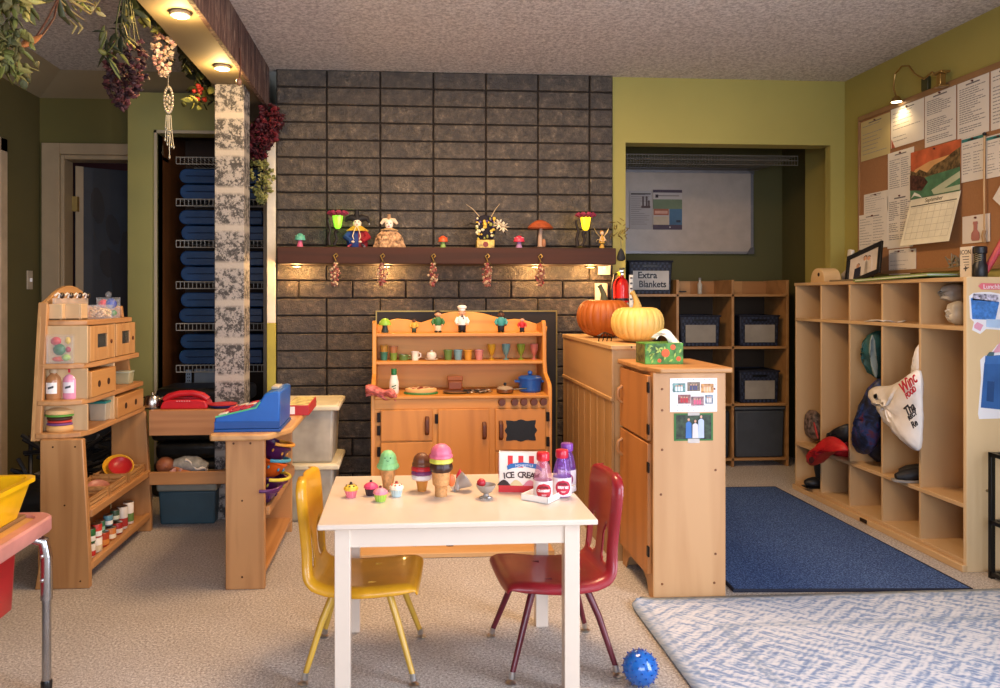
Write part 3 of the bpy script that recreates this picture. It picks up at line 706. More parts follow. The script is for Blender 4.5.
# translucent tubs beside the shop counter
TRL = mat('b8b09c', .35, alpha=.8, vary=.15, ns=6)
for k, lb in enumerate(('lower translucent storage tub with pale rim beside the shop counter', 'upper translucent storage tub with cream lid beside the shop counter')):
    t = T('storage_tub', lb, 'storage tub', (-.50, 4.2, [0, .30][k]), 0, 'translucent tubs by the shop counter')
    h = [.29, .29][k]; m = MB(); m.box((0, 0, h/2), (.27, .34, h), taper=1.08); m.build('tub_body', TRL, t, bev=.015)
    m = MB(); m.box((0.01, 0, h-.005), (.33, .42, .024)); m.box((0.01, 0, h+.005), (.31, .40, .012)); m.build('lid', mat('d2c8a8', .5), t, bev=.006)
    if k: MB().bx(-.03, .05, -.19, -.1, h+.012, h+.02).build('latch_recess', mat('9a917a', .6), t)
# ---- water table at the lower left with two tubs
W = T('activity_table', 'activity table with pink rim and chrome legs at the left edge', 'table', (0, 0, 0))
tx1, ty1, tz = -1.025, 2.40, .512
wx0 = -1.75
m = MB()
rr = []
def rrect(x0, x1, y0, y1, r, n=5):
    P = []
    for cx_, cy_, a0 in ((x1-r, y1-r, 0), (x0+r, y1-r, PI/2), (x0+r, y0+r, PI), (x1-r, y0+r, 1.5*PI)):
        for k in range(n+1):
            a = a0+PI/2*k/n; P.append((cx_+r*math.cos(a), cy_+r*math.sin(a)))
    return P
def ring(z, r, g): return [(x, y, z) for x, y in rrect(wx0+g, tx1-g, 1.2+g, ty1-g, r)]
m.rings([ring(tz-.045, .05, .004), ring(tz-.04, .055, 0), ring(tz-.006, .055, 0), ring(tz, .05, .006), ring(tz, .04, .035), ring(tz-.035, .04, .037)], cap=False, closed=True)
m.build('rim', mat('c4857c', .35), W)
m = MB(); m.prism(rrect(wx0+.036, tx1-.036, 1.236, ty1-.036, .04), tz-.02, tz-.008, 'z'); m.build('table_board', mat('c89a5c', .4), W)
m = MB()
m.prism(rrect(tx1-.105, tx1-.075, 1.24, ty1-.036, .005), tz-.008, tz+.003, 'z'); m.build('tub_rail', wood('8c6a44', '6a4a2c', 'y'), W, bev=.002)
for px, py in ((tx1-.012, ty1-.05), (wx0+.05, ty1-.05)):
    m = MB(); m.tube([(px-.10, py-.02, tz-.055), (px-.045, py-.006, tz-.06), (px-.008, py, tz-.075), (px, py, tz-.12), (px, py, .27)], .017, 12); m.m(0)
    l = m.build('leg', mat('b9bcc0', .22, 1), W)
    m = MB(); m.tube([(px, py, .30), (px, py, .03)], .0125, 12); m.build('lower_tube', mat('a9acb0', .25, 1), l)
    m = MB(); m.lathe([(.015, 0), (.016, .03), (.014, .035)], (px, py, 0), seg=12); m.build('rubber_foot', BLACK, l)
    m = MB()
    for z in (.40, .33): m.sph((px-.006, py-.017, z), (.006, .004, .006), 8, 6)
    m.build('screw', METAL, l)
def tray(name, label, x0, x1, y0, y1, z0, z1, col, dep=.03):
    m = MB()
    def rg(z, g, r=.04): return [(x, y, z) for x, y in rrect(x0+g, x1-g, y0+g, y1-g, r)]
    m.rings([rg(z0, dep), rg(z1-.02, .012), rg(z1-.012, .012), rg(z1-.012, 0), rg(z1, 0), rg(z1, .018), rg(z1-.012, .018), rg(z0+.006, dep+.006)], cap=True)
    return tag(m.build(name, mat(col, .3, coat=.3)), label, 'tub')
tray('plastic_tub', 'yellow plastic tub sitting on the pink-rimmed activity table', -1.66, -1.07, 1.75, 2.385, .516, .626, 'e8b40c', .035)
tray('plastic_tub', 'red plastic tub hanging below the activity table rim', -1.66, -1.10, 1.5, 2.37, .255, .462, 'a8141c', .02)
# ================================================================ FIREPLACE WALL, KITCHEN, CABINETS
# ---- mantel beam
m = MB(); m.bx(-.685, 1.19, 4.30, YB-.004, 1.332, 1.424)
mt = tag(m.build('mantel_shelf', wood('3c1b0b', '220f06', 'x', s=11, rough=.8), bev=.005), 'dark reddish-brown wooden mantel shelf across the block fireplace wall', 'shelf')
for k, (x, y, z) in enumerate(MANTEL_PUCKS):
    lb = ['leftmost puck light under the mantel, near the green lantern', 'puck light under the mantel below the beige doll', 'puck light under the mantel below the large brown mushroom', 'rightmost puck light under the mantel, near the fairy'][k]
    t = T('puck_light', lb, 'light', (x, y, z), 0, 'puck lights under the mantel')
    MB().lathe([(.03, -.0), (.032, .004), (.03, .0095)], seg=16).build('housing', mat('4a4038', .5), t)
    MB().lathe([(.022, -.002), (.022, .0)], seg=14).build('lens', mat('ffd28a', .4, emit=6, vary=0), t)
for k, (x, y, z) in enumerate(PUCKS):
    t = T('puck_light', ['glowing puck light under the beam beside the top of the stone post', 'glowing puck light under the beam near the top of the picture'][k], 'light', (x, y, z), 0, 'puck lights under the beam')
    MB().lathe([(.036, 0), (.04, .006), (.036, .0145)], seg=20).build('housing', mat('b8a888', .5), t)
    MB().lathe([(.028, -.003), (.028, 0)], seg=18).build('lens', mat('ffe2a8', .4, emit=14, vary=0), t)
MZ = 1.424; MY = 4.40
def mx(u, y=MY): return at(u, 250, Y=y).x
# mushrooms
def mushroom(label, loc, r, h, cap, stemc, name='toy_mushroom', cat='mushroom ornament', spots=None, capmat=None):
    t = T(name, label, cat, loc)
    MB().lathe([(r*.55, 0), (r*.6, h*.1), (r*.42, h*.35), (r*.38, h*.62)], seg=16).build('stem', mat(stemc, .5), t)
    MB().lathe([(r*.4, h*.5), (r*.98, h*.52), (r, h*.58), (r*.85, h*.78), (r*.45, h*.95), (r*.1, h)], seg=20).build('cap', mat(cap, .4), t)
    if spots:
        m = MB()
        for k in range(6):
            a = k*1.05; q = r*.78; m.sph((q*math.cos(a), q*math.sin(a), h*.78+.003), (r*.16, r*.16, r*.1), 8, 5)
        m.build('spot', mat(spots, .5), t)
    return t
mushroom('toy mushroom with teal cap and pink stem, leftmost on the mantel', (mx(300), MY, MZ), .03, .082, '5aa58c', 'd0607c', spots='7fc4a8')
mushroom('toy mushroom with orange cap and green stem between the dolls and the feather arrangement', (mx(443), MY, MZ), .028, .072, 'd8592c', '86a352', spots='c8402a')
mushroom('small crimson mushroom with mauve stem on the mantel left of the tall brown one', (mx(519), MY, MZ), .032, .075, 'd83a52', 'a5789c', spots='f0a0a8')
# tall brown mushroom
t = T('mushroom_figure', 'tall rusty-brown mushroom ornament with wide cap on the right part of the mantel', 'mushroom ornament', (mx(540), MY, MZ))
MB().lathe([(.06, 0), (.062, .006), (.03, .012)], seg=16, sy=.7).build('base', mat('3a2618', .8, bmp=.5), t)
MB().tube([(.002, 0, .008), (.0, 0, .07), (.006, 0, .13)], [.017, .012, .010], 10).build('stem', mat('b09078', .6), t)
MB().lathe([(.008, .118), (.068, .112), (.075, .120), (.055, .142), (.03, .158), (.006, .165)], seg=22, sy=.8, rib=.04, nrib=5).build('cap', mat('9c4a26', .5, vary=.15, ns=30), t)
MB().sph((.02, -.012, .03), (.012, .01, .026), 10, 7).build('sprout', mat('a06a48', .6), t)
# lantern lamps
def lantern(label, u, glow, hue, inten):
    t = T('twig_lantern', label, 'lamp', (mx(u), MY, MZ))
    dk = mat('1b100b', .6, bmp=.4, bs=40)
    MB().lathe([(.045, 0), (.05, .006), (.02, .016)], (-.015, 0, 0), seg=16).build('base', dk, t)
    MB().tube([(-.03, 0, .01), (-.036, 0, .06), (-.026, 0, .10), (-.04, 0, .15), (-.036, 0, .165)], [.012, .009, .008, .008, .009], 8).build('twig_post', dk, t)
    MB().tube([(-.01, 0, .01), (.01, 0, .05), (.0, 0, .085), (.012, 0, .10)], [.01, .007, .009, .014], 8).build('twig_branch', dk, t)
    m = MB(); m.lathe([(.010, .108), (.018, .118), (.022, .14), (.026, .165), (.028, .182)], (.015, 0, 0), seg=16, rib=.07, nrib=8); m.build('glass_shade', mat(hue, .3, emit=inten, emcol=glow, vary=.1), t)
    m = MB()
    for k in range(9):
        a = 2*PI*k/9; m.tube([(.015+.03*math.cos(a), .03*math.sin(a), .186), (.015+.05*math.cos(a), .05*math.sin(a), .198), (.015+.06*math.cos(a), .058*math.sin(a), .192)], [.014, .017, .008], 6, flat=.7)
    m.build('petal_rim', mat('8f2f48', .6), t)
    light('lantern_bulb', 'POINT', (mx(u)+.015, MY+.075, MZ+.15), .25, glow, .03)
lantern('twig lantern with glowing green glass shade and pink petals, left on the mantel', 335, '7fe02a', '9cc840', 1.15)
lantern('twig lantern with glowing yellow glass shade and crimson petals, right on the mantel', 583, 'ffd21e', 'f2c82c', 2.2)
# jester doll
def doll_face(t, z, y, r=.022, mk='f0dcc0'):
    m = MB(); m.sph((0, y, z), (r, r*.9, r*1.2), 14, 10).sph((0, y-r*.92, z-.002), (.003, .004, .004), 6, 4); m.build('head', mat(mk, .4), t)
    m = MB(); 
    for s in (-1, 1): m.sph((s*r*.4, y-r*.85, z+r*.2), (.0045, .003, .003), 6, 4)
    m.build('eye', BLACK, t)
    MB().sph((0, y-r*.86, z-r*.5), (.006, .003, .0025), 6, 4).build('mouth', mat('a8242c', .5), t)
t = T('jester_doll', 'seated porcelain jester doll in blue and red with black horned hat and yellow collar', 'doll', (mx(357), MY+.02, MZ))
m = MB(); m.lathe([(.055, 0), (.06, .03), (.05, .07), (.032, .10), (.012, .118)], seg=18, sy=.75)
for f in m.bm.faces:
    if f.calc_center_median().x > .002: f.material_index = 1
m.build('costume', [mat('1c3570', .7), mat('7c1420', .7)], t)
for s, c_ in ((-1, '1c3f78'), (1, '8a1620')):
    m = MB(); m.tube([(s*.035, 0, .095), (s*.062, -.02, .06), (s*.03, -.06, .035)], [.018, .017, .013], 10); m.build('sleeve', mat(c_, .8), t)
    m = MB(); m.sph((s*.02, -.068, .032), (.01, .009, .007), 8, 6); m.build('hand', mat('e8c8a4', .5), t)
    m = MB(); m.tube([(s*.03, -.04, .018), (s*.045, -.075, .006), (s*.03, -.092, -.022), (s*.0, -.094, -.038), (s*.012, -.093, -.008)], .006, 8); m.build('leg', mat('9a4050' if s < 0 else '5a5a68', .6), t)
MB().lathe([(.02, .12), (.055, .095), (.058, .098), (.02, .128)], seg=18, sy=.8, rib=.12, nrib=7).build('collar', mat('c8a02c', .7), t)
m = MB()
for s in (-1, 1): m.tube([(0, -.04, .125), (s*.012, -.05, .10), (s*.022, -.058, .065), (s*.015, -.062, .045)], .0025, 5)
m.build('cord', mat('d8c8a0', .6), t)
doll_face(t, .142, -.004, .024)
m = MB()
m.tube([(0, 0, .158), (-.03, 0, .172), (-.055, 0, .168), (-.068, 0, .150)], [.022, .02, .014, .006], 10)
m.tube([(0, 0, .158), (.03, 0, .172), (.055, 0, .168), (.066, 0, .146)], [.022, .02, .014, .006], 10)
m.tube([(0, 0, .158), (-.004, 0, .185), (-.002, 0, .212), (-.016, 0, .206)], [.024, .018, .011, .006], 10)
m.build('horned_hat', mat('0f0b0c', .7), t)
MB().sph((.066, -.004, .135), .006, 8, 6).build('hat_bell', METAL, t)
t = T('porcelain_doll', 'seated porcelain doll in frilly beige gown and horned cap beside the jester', 'doll', (mx(389), MY+.02, MZ))
bg_ = mat('b08a64', .9, vary=.35, ns=60, bmp=.8, bs=50)
m = MB(); m.lathe([(.086, 0), (.088, .012), (.078, .03), (.076, .05), (.062, .075), (.045, .09), (.03, .108), (.012, .115)], seg=40, sy=.8, rib=.08, nrib=9); m.build('gown', bg_, t)
for s in (-1, 1):
    m = MB(); m.tube([(s*.025, 0, .095), (s*.052, -.015, .06), (s*.04, -.055, .03)], [.017, .022, .014], 10); m.build('sleeve', bg_, t)
MB().lathe([(.01, .112), (.045, .100), (.047, .104), (.01, .118)], seg=18, rib=.1, nrib=9).build('ruff', mat('c2a070', .9), t)
doll_face(t, .136, -.006, .024, 'ecd9c4')
m = MB(); m.sph((0, .004, .142), (.027, .024, .026), 12, 8)
m.build('hair', mat('4a3020', .8), t)
m = MB(); m.tube([(0, 0, .155), (-.03, 0, .158), (-.046, -.002, .138)], [.018, .013, .008], 8).tube([(0, 0, .155), (.03, 0, .158), (.046, -.002, .138)], [.018, .013, .008], 8); m.build('cap_horn', mat('d9c4a4', .8), t)
MB().tube([(0, 0, .15), (-.002, 0, .175), (.002, 0, .19), (-.008, 0, .188)], [.02, .012, .008, .005], 8).build('cap_peak', mat('a07c58', .8), t)
# feather and flower arrangement with small mask faces on a gold box
t = T('flower_arrangement', 'gold boxed arrangement of dark and cream blossoms with two long quills, centre of the mantel', 'ornament', (mx(485), MY, MZ))
m = MB(); m.box((0, 0, .024), (.10, .07, .048)); m.build('gold_box', mat('b89840', .4, vary=.35, ns=40), t, bev=.003)
MB().lathe([(.004, 0), (.016, .001)], (0, 0, 0), 8).build('rosette', mat('7a2a18', .5), t); bpy.data.objects['rosette'].rotation_euler = (PI/2, 0, 0); bpy.data.objects['rosette'].location = (0, -.036, .022)
m = MB(); m.lathe([(.035, .045), (.052, .09), (.05, .15), (.03, .185), (.01, .19)], seg=14, sy=.6, rib=.15, nrib=5); m.build('dark_foliage', mat('15101c', .8, bmp=.8, bs=30), t)
rn = random.Random(11)
for nm, cl, n in (('yellow_blossom', 'c9a53a', 14), ('cream_blossom', 'd8cba0', 12), ('violet_blossom', '4a3468', 8), ('olive_leaf', '8c8a3c', 9)):
    m = MB()
    for k in range(n):
        a = rn.uniform(-1.2, 1.2); z = rn.uniform(.05, .17); m.sph((.055*math.sin(a), -.036*math.cos(a), z), (rn.uniform(.005, .011), .006, rn.uniform(.005, .012)), 7, 5)
    m.build(nm, mat(cl, .6), t)
MB().sph((-.004, -.036, .135), (.012, .008, .015), 10, 8).build('gold_mask', mat('d2a83c', .35, .4), t)
m = MB()
for k in range(16):
    a = 2*PI*k/16; cx_, cz_ = (.075, .135) if k % 2 else (.10, .12)
    m.tube([(cx_, -.03, cz_), (cx_+.022*math.cos(a), -.045, cz_+.02*math.sin(a)), (cx_+.034*math.cos(a), -.04, cz_+.03*math.sin(a))], [.004, .007, .002], 6, flat=.4)
m.build('cream_lily', mat('e6d7b8', .6), t)
m = MB(); m.tube([(-.03, 0, .18), (-.07, 0, .225), (-.105, 0, .25)], [.003, .002, .001], 5).tube([(.035, 0, .18), (.06, 0, .225), (.085, 0, .255)], [.003, .002, .001], 5); m.build('quill', mat('b8a078', .6), t)
m = MB(); m.tube([(-.04, 0, .13), (-.08, 0, .145), (-.11, 0, .125)], [.006, .009, .002], 6, flat=.3).tube([(.09, -.02, .11), (.11, -.02, .09), (.12, -.02, .07)], [.006, .006, .002], 6, flat=.4); m.build('dark_feather', mat('17120f', .8), t)
# fairy
t = T('fairy_figurine', 'small winged fairy figurine at the right end of the mantel', 'figurine', (mx(602), MY, MZ))
MB().lathe([(.014, 0), (.015, .01), (.008, .028), (.018, .035), (.017, .05), (.009, .07), (.004, .08)], seg=14).build('dress', mat('c2963c', .6), t)
MB().sph((0, 0, .092), (.011, .010, .013), 10, 8).build('head', mat('d9b48c', .5), t)
MB().sph((0, .003, .097), (.0125, .011, .011), 10, 8).build('hair', mat('a8783c', .6), t)
m = MB()
for s in (-1, 1): m.tube([(0, .008, .06), (s*.03, .012, .095), (s*.042, .012, .12)], [.004, .014, .003], 8, flat=.2).tube([(0, .008, .055), (s*.025, .012, .055), (s*.032, .012, .04)], [.004, .01, .002], 8, flat=.2)
m.build('wing', mat('d8c49a', .5), t)
m = MB(); m.tube([(-.008, -.008, .07), (-.016, -.014, .05), (-.004, -.02, .045)], .004, 6).tube([(.008, -.008, .07), (.016, -.014, .05), (.004, -.02, .045)], .004, 6); m.build('arm', mat('d9b48c', .5), t)
# hanging bead bunches on hooks
for k, (u, lb) in enumerate(((335, 'hanging garlic-like bead bunch at the left end, under the green lantern'), (382, 'hanging bead bunch with ring hook, under the beige doll'), (433, 'hanging bead bunch with long curved hook, under the orange mushroom'), (487, 'hanging bead bunch under the flower arrangement'), (540, 'hanging bead bunch under the tall brown mushroom'))):
    t = T('bead_bunch', lb, 'hanging ornament', (mx(u, 4.285), 4.282, 1.30), 0, 'bead bunches hanging along the mantel')
    m = MB(); rn = random.Random(20+k)
    sh = [.012, .027, .032, .030, .026, .018]
    for j in range(85):
        q = rn.random(); z = .035-.125*q; r = sh[min(5, int(q*6))]; a = rn.uniform(0, 2*PI)
        m.m(j % 3).sph((r*math.cos(a)*(.1+.9*rn.random()), r*.55*math.sin(a), z), rn.uniform(.0045, .008), 7, 5)
    m.build('beads', [mat('7d4a3c', .4), mat('bba07c', .5), mat('8a3a38', .4)], t)
    m = MB(); m.tube([(-.002, 0, .028), (.004, .006, .05), (-.008, .008, .075), (.006, .01, .088), (.014, .004, .075), (.006, 0, .066)], .0035, 6); m.build('hook', mat('9a7c3c', .4, .6), t)
    m = MB(); m.tube([(-.01, 0, .03), (.006, -.008, .045), (.024, -.004, .03)], [.003, .009, .002], 6, flat=.4); m.build('dried_leaf', mat('6f6038', .8), t)
# wall strip right of the fireplace: chime, switches, extinguisher
t = T('wind_chime', 'small wire basket ornament with hanging black stone at the mantel\'s right end', 'hanging ornament', (1.262, 4.50, 0))
m = MB(); rn = random.Random(4)
for k in range(26): 
    a = rn.uniform(-.05, .05); z = rn.uniform(1.50, 1.60)
    m.tube([(a, rn.uniform(-.02, .02), z), (a+rn.uniform(-.03, .03), rn.uniform(-.02, .02), z+rn.uniform(-.03, .03))], .0022, 4)
m.build('wire_tangle', mat('8d7a44', .4, .7), t)
m = MB(); m.tube([(.01, 0, 1.505), (.012, 0, 1.44)], .0018, 5); m.build('chain', METAL, t)
MB().lathe([(.004, .07), (.016, .05), (.026, .018), (.024, .003), (.01, -.004)], (.012, 0, 1.365), seg=12, sy=.5).build('stone', mat('1f1f20', .7), t)
for k, (u, v) in enumerate(((604, 265), (601, 293))):
    p = at(u, v, Y=YB-.01); t = T('switch_plate', ['upper white switch plate on the block wall under the mantel end', 'lower white outlet plate on the block wall under the first one'][k], 'switch plate', (p.x, YB-.014, p.z))
    MB().box((0, 0, 0), (.075, .01, .115)).build('plate', mat('d8ceb0', .4), t, bev=.002)
    MB().box((0, -.007, 0), (.022, .006, .05)).build('rocker', mat('e8e0c8', .4), t, bev=.001)
t = T('fire_extinguisher', 'red fire extinguisher with black hose hanging at the right edge of the fireplace', 'fire extinguisher', (1.262, 4.46, .945)); t.scale = (.8, .8, .9)
MB().lathe([(.045, 0), (.056, .01), (.057, .30), (.045, .335), (.02, .355), (.018, .37)], seg=24).build('cylinder', mat('c41a16', .25, coat=.5), t)
MB().lathe([(.0575, .05), (.0575, .19)], seg=24, cap=False).build('instruction_label', mat('e8dcc4', .5, vary=.2, ns=60), t)
MB().lathe([(.0578, .205), (.0585, .208), (.0585, .218), (.0578, .22)], seg=24, cap=False).build('strap', DARK, t)
MB().box((0, 0, .385), (.03, .03, .035)).build('valve', METAL, t, bev=.003)
MB().box((.0, -.03, .41), (.02, .09, .012)).box((.0, -.025, .385), (.018, .07, .008)).build('lever', BLACK, t, bev=.003)
MB().cyl((-.018, -.018, .375), (-.026, -.028, .375), .016, .016, 16).build('gauge', mat('e8c23a', .4), t)
MB().tube([(-.02, -.01, .38), (-.055, -.02, .37), (-.075, -.03, .30), (-.072, -.035, .18), (-.065, -.035, .08)], .009, 8).build('hose', BLACK, t)
m = MB(); m.grid(lambda a, b: (.052+.03*a, -.03+.004*math.sin(5*b), .37-.22*b), 2, 8); o = m.build('inspection_tag', mat('d9d6c8', .6), t, solid=.001)
m = MB()
for k in range(6): m.bx(.058, .076, -.0335, -.0325, .345-.034*k, .355-.034*k)
m.build('tag_marks', INK, t)
# ---- dark fireplace cover panel
m = MB(); p0 = at(377, 312, Y=4.53); p1 = at(556, 312, Y=4.53)
t = T('fireplace_cover', 'dark board with thin brass edge covering the firebox behind the play kitchen', 'panel')
MB().bx(p0.x, p1.x, 4.535, 4.557, 0, p0.z).build('cover_board', mat('1d1712', .6), t)
m = MB(); m.bx(p0.x-.008, p0.x, 4.53, 4.557, 0, p0.z).bx(p1.x, p1.x+.008, 4.53, 4.557, 0, p0.z).bx(p0.x-.008, p1.x+.008, 4.53, 4.557, p0.z, p0.z+.008); m.build('edge_strip', mat('8a7440', .4, .8), t)
# ---- play kitchen
K = T('play_kitchen', 'honey wooden play kitchen hutch with two shelves, oven and cupboard doors', 'play furniture')
kx0, kx1 = -.165, .765; kf = 3.98; kb = 4.34; uf = 4.14; ct = .646
def kz(v, t=4.0): return CH-(v-HZ)*t/F
side = [(kf, 0), (kf, ct+.03), (kf+.015, ct+.055), (kf+.06, ct+.075), (uf-.03, ct+.10), (uf-.005, ct+.16), (uf-.002, .95), (uf+.01, 1.01), (uf+.03, 1.025), (uf+.06, 1.015), (kb, 1.0), (kb, 0)]
for a, b in ((kx0, kx0+.022), (kx1-.022, kx1)):
    MB().prism(side, a, b, 'x').build('side_panel', HONEY('z'), K, bev=.004)
us = [377, 386, 397, 408, 421, 432, 443, 450, 462, 474, 484, 496, 508, 514, 522, 534, 547]; vsn = [325, 321, 318.5, 319.5, 322.5, 319, 313.5, 312, 311.5, 312, 313.5, 317, 319.6, 318.8, 319.5, 323, 326.5]
cr = [(at(u, v, Y=kb).x, at(u, v, Y=kb).z) for u, v in zip(us, vsn)]
cr = [(kx0+.02, ct)]+cr+[(kx1-.02, ct)]
MB().prism(cr, kb-.015, kb, 'y').build('crest_board', wood('e29a3c', 'cc8632', 'x'), K, bev=.003)  # honey wood brightened here: light put into the board's colour
MB().bx(kx0+.02, kx1-.02, kb-.015, kb-.002, 0, ct-.017).build('lower_back', HONEY('x'), K)
for z in (.958, .810): MB().bx(kx0+.02, kx1-.02, uf, kb-.014, z-.018, z).build('plate_shelf', HONEY('x'), K, bev=.003)
MB().bx(kx0+.02, kx1-.02, kf-.012, kb-.001, ct-.016, ct).build('counter_top', HONEY('x'), K, bev=.004)
MB().bx(kx0+.02, kx1-.02, kf, kf+.018, .578, ct-.016).build('control_panel', HONEY('x'), K, bev=.002)
MB().bx(kx0+.02, kx1-.02, kf, kf+.016, 0, .578).build('front_frame', HONEY('z'), K)
def kdoor(u0, u1, z0, z1, nm='cupboard_door'):
    a, b = at(u0, 400, Y=kf).x, at(u1, 400, Y=kf).x
    return MB().bx(a, b, kf-.014, kf, z0, z1).build(nm, wood('c28036', 'a86a2a', 'z', s=10), K, bev=.003)
def handle(parent, u, z0, z1):
    x = at(u, 400, Y=kf).x
    m = MB(); m.tube([(x, kf-.014, z0), (x, kf-.032, z0+.015), (x, kf-.034, (z0+z1)/2), (x, kf-.032, z1-.015), (x, kf-.014, z1)], .011, 8, flat=.6); return m.build('handle', mat('5a2c14', .4), parent)
def hinge(parent, u, v):
    x = at(u, 400, Y=kf).x; z = kz(v); m = MB(); m.bx(x-.008, x+.008, kf-.018, kf-.0, z-.024, z+.024); m.build('hinge', mat('1c1512', .4, .7), parent, bev=.002)
d = kdoor(381, 432.5, kz(439.5), kz(408.7)); handle(d, 427, kz(433), kz(416)); hinge(d, 378.8, 416); hinge(d, 378.8, 429)
d = kdoor(381, 432.5, .04, kz(441)); handle(d, 427, .25, .33); hinge(d, 378.8, 450); hinge(d, 378.5, 500)
d = kdoor(438, 489, .04, kz(408.7)); handle(d, 484, kz(438), kz(422)); hinge(d, 436.5, 418); hinge(d, 436.5, 500)
d = kdoor(495, 545, kz(450), kz(408.7), 'oven_door'); handle(d, 500.5, kz(439), kz(421)); hinge(d, 547.5, 417); hinge(d, 547.5, 442)
m = MB(); c = at(520.5, 430, Y=kf); W_, H_ = .081, .055
win = []
for k in range(40):
    a = 2*PI*k/40; r = 1/max(abs(math.cos(a)), abs(math.sin(a)))**.75; r *= 1+.07*math.cos(8*a)
    win.append((c.x+W_*math.cos(a)*r*.97, c.z+H_*math.sin(a)*r*.97))
m.prism(win, kf-.0155, kf-.012, 'y'); m.build('oven_window', mat('080706', .4, vary=0), d)
d = kdoor(495, 545, .04, kz(452)); handle(d, 500.5, .25, .33); hinge(d, 547.5, 460)
for u in (501.6, 514.2, 523.5, 533.5, 543):
    x = at(u, 402, Y=kf).x; z = kz(402)
    m = MB(); m.cyl((x, kf, z), (x, kf-.01, z), .012, .012, 14).cyl((x, kf-.01, z), (x, kf-.026, z), .02, .017, 18); m.build('burner_knob', mat('5c2e18', .35), K)
# items on the kitchen: figures
Zt = .958; Zm = .810
def kx(u, y): return at(u, 340, Y=y).x
def figure(label, u, h, top, bottom, skin, hair, hat=None, y=4.21):
    t = T('toy_figure', label, 'toy figure', (kx(u, y), y, Zt))
    s = h/.13
    m = MB(); m.lathe([(.017*s, .008*s), (.02*s, .012*s), (.021*s, .042*s)], seg=14, sy=.75); m.build('trousers', mat(bottom, .5), t)
    m = MB(); 
    for k in (-1, 1): m.sph((k*.011*s, -.006*s, .006*s), (.011*s, .015*s, .006*s), 8, 5)
    m.build('shoe', BLACK, t)
    m = MB(); m.lathe([(.021*s, .040*s), (.025*s, .06*s), (.024*s, .078*s), (.012*s, .09*s)], seg=16, sy=.75)
    m.tube([(-.022*s, 0, .08*s), (-.033*s, -.004*s, .06*s), (-.026*s, -.016*s, .046*s)], .0085*s, 8).tube([(.022*s, 0, .08*s), (.033*s, -.004*s, .06*s), (.026*s, -.016*s, .046*s)], .0085*s, 8); m.build('shirt', mat(top, .5), t)
    m = MB()
    for k in (-1, 1): m.sph((k*.024*s, -.018*s, .043*s), .0065*s, 8, 6)
    m.build('hand', mat(skin, .5), t)
    m = MB(); m.sph((0, 0, .105*s), (.0175*s, .0165*s, .018*s), 14, 10).sph((0, -.0165*s, .103*s), .003*s, 6, 4)
    for k in (-1, 1): m.sph((k*.0175*s, 0, .104*s), (.003*s, .004*s, .005*s), 6, 5)
    m.build('head', mat(skin, .5), t)
    m = MB()
    for k in (-1, 1): m.sph((k*.006*s, -.0155*s, .108*s), (.0018*s, .001*s, .002*s), 6, 4)
    m.sph((0, -.0158*s, .0965*s), (.004*s, .001*s, .001*s), 6, 4); m.build('face_marks', BLACK, t)
    m = MB(); m.sph((0, .003*s, .112*s), (.0185*s, .0175*s, .016*s), 12, 8); m.build('hair', mat(hair, .6), t)
    if hat:
        m = MB(); m.lathe([(.018*s, .117*s), (.018*s, .126*s), (.024*s, .130*s), (.025*s, .138*s), (.018*s, .144*s), (.004*s, .146*s)], seg=16); m.build('chef_hat', mat(hat, .6), t)
    return t
figure('tiny toy figure with dark hair in yellow and black on the kitchen crest shelf', 414, .08, 'c8a03c', '3a4a38', '7a4a30', '1a1210')
figure('toy figure with black hair, green sweater and cream trousers left of the chef', 438, .122, '2f6a38', 'd9cda8', 'd9a27c', '17110f')
figure('toy chef figure in white jacket and tall hat in the middle of the crest shelf', 462, .132, 'ece6dc', '15151a', 'e0a884', '8a5a30', 'f2ede2')
bpy.data.objects['toy_figure.002'].name
m = MB(); m.sph((.006, -.021, .078), (.003, .003, .006), 6, 5).sph((0, -.02, .088), (.008, .003, .004), 6, 4); m.build('neckerchief', mat('2a1a20', .5), [o for o in bpy.data.objects if o.get('label', '').startswith('toy chef')][0])
figure('toy figure with long black hair in a teal top right of the chef', 501, .12, '3a8f8a', '1c1c20', '5c3622', '120d0c')
figure('small toy child figure in a bright red top near the kitchen\'s right end', 522, .085, 'c8242a', '20202a', 'e0b090', '17110f')
mushroom('small toy mushroom with lime-green cap at the left end of the kitchen crest shelf', (kx(385, 4.21), 4.21, Zt), .034, .078, '8db83a', '2a3a34')
# cups
def cup(label, u, r0, r1, h, col, y=4.21, name='play_cup', alpha=1, mug=False, saucer=False, z=Zm, dz=0):
    t = T(name, label, 'cup', (kx(u, y), y, z+dz))
    mm = mat(col, .3, alpha=alpha, coat=.3)
    MB().lathe([(r0, 0), (r1*.98, h*.9), (r1, h), (r1*.9, h), (r0*.85, h*.08)], seg=20).build('cup_body', mm, t)
    MB().lathe([(r1*1.02, h*.84), (r1*1.08, h*.9), (r1*1.02, h*.99)], seg=20, cap=False).build('rim', mm, t)
    if mug: MB().tube([(r1*.9, 0, h*.8), (r1*1.5, 0, h*.75), (r1*1.55, 0, h*.4), (r0*1.0, 0, h*.25)], .0045, 6).build('handle', mm, t)
    return t
cup('translucent green cup at the far left of the kitchen\'s middle shelf', 384, .017, .021, .045, '3f7f66', alpha=.7)
cup('translucent amber cup stacked inside the green one at far left', 384, .018, .023, .045, 'c4923c', alpha=.6, dz=.038)
cup('translucent lime cup second from left on the middle shelf', 393.5, .017, .021, .040, '7f9a3c', alpha=.8)
cup('translucent orange-pink cup stacked inside the lime one', 393.5, .018, .023, .042, 'cf8a58', alpha=.55, dz=.034)
cup('green toy mug lying low beside the stacked cups', 403.5, .023, .026, .030, '5c7a3c', mug=True)
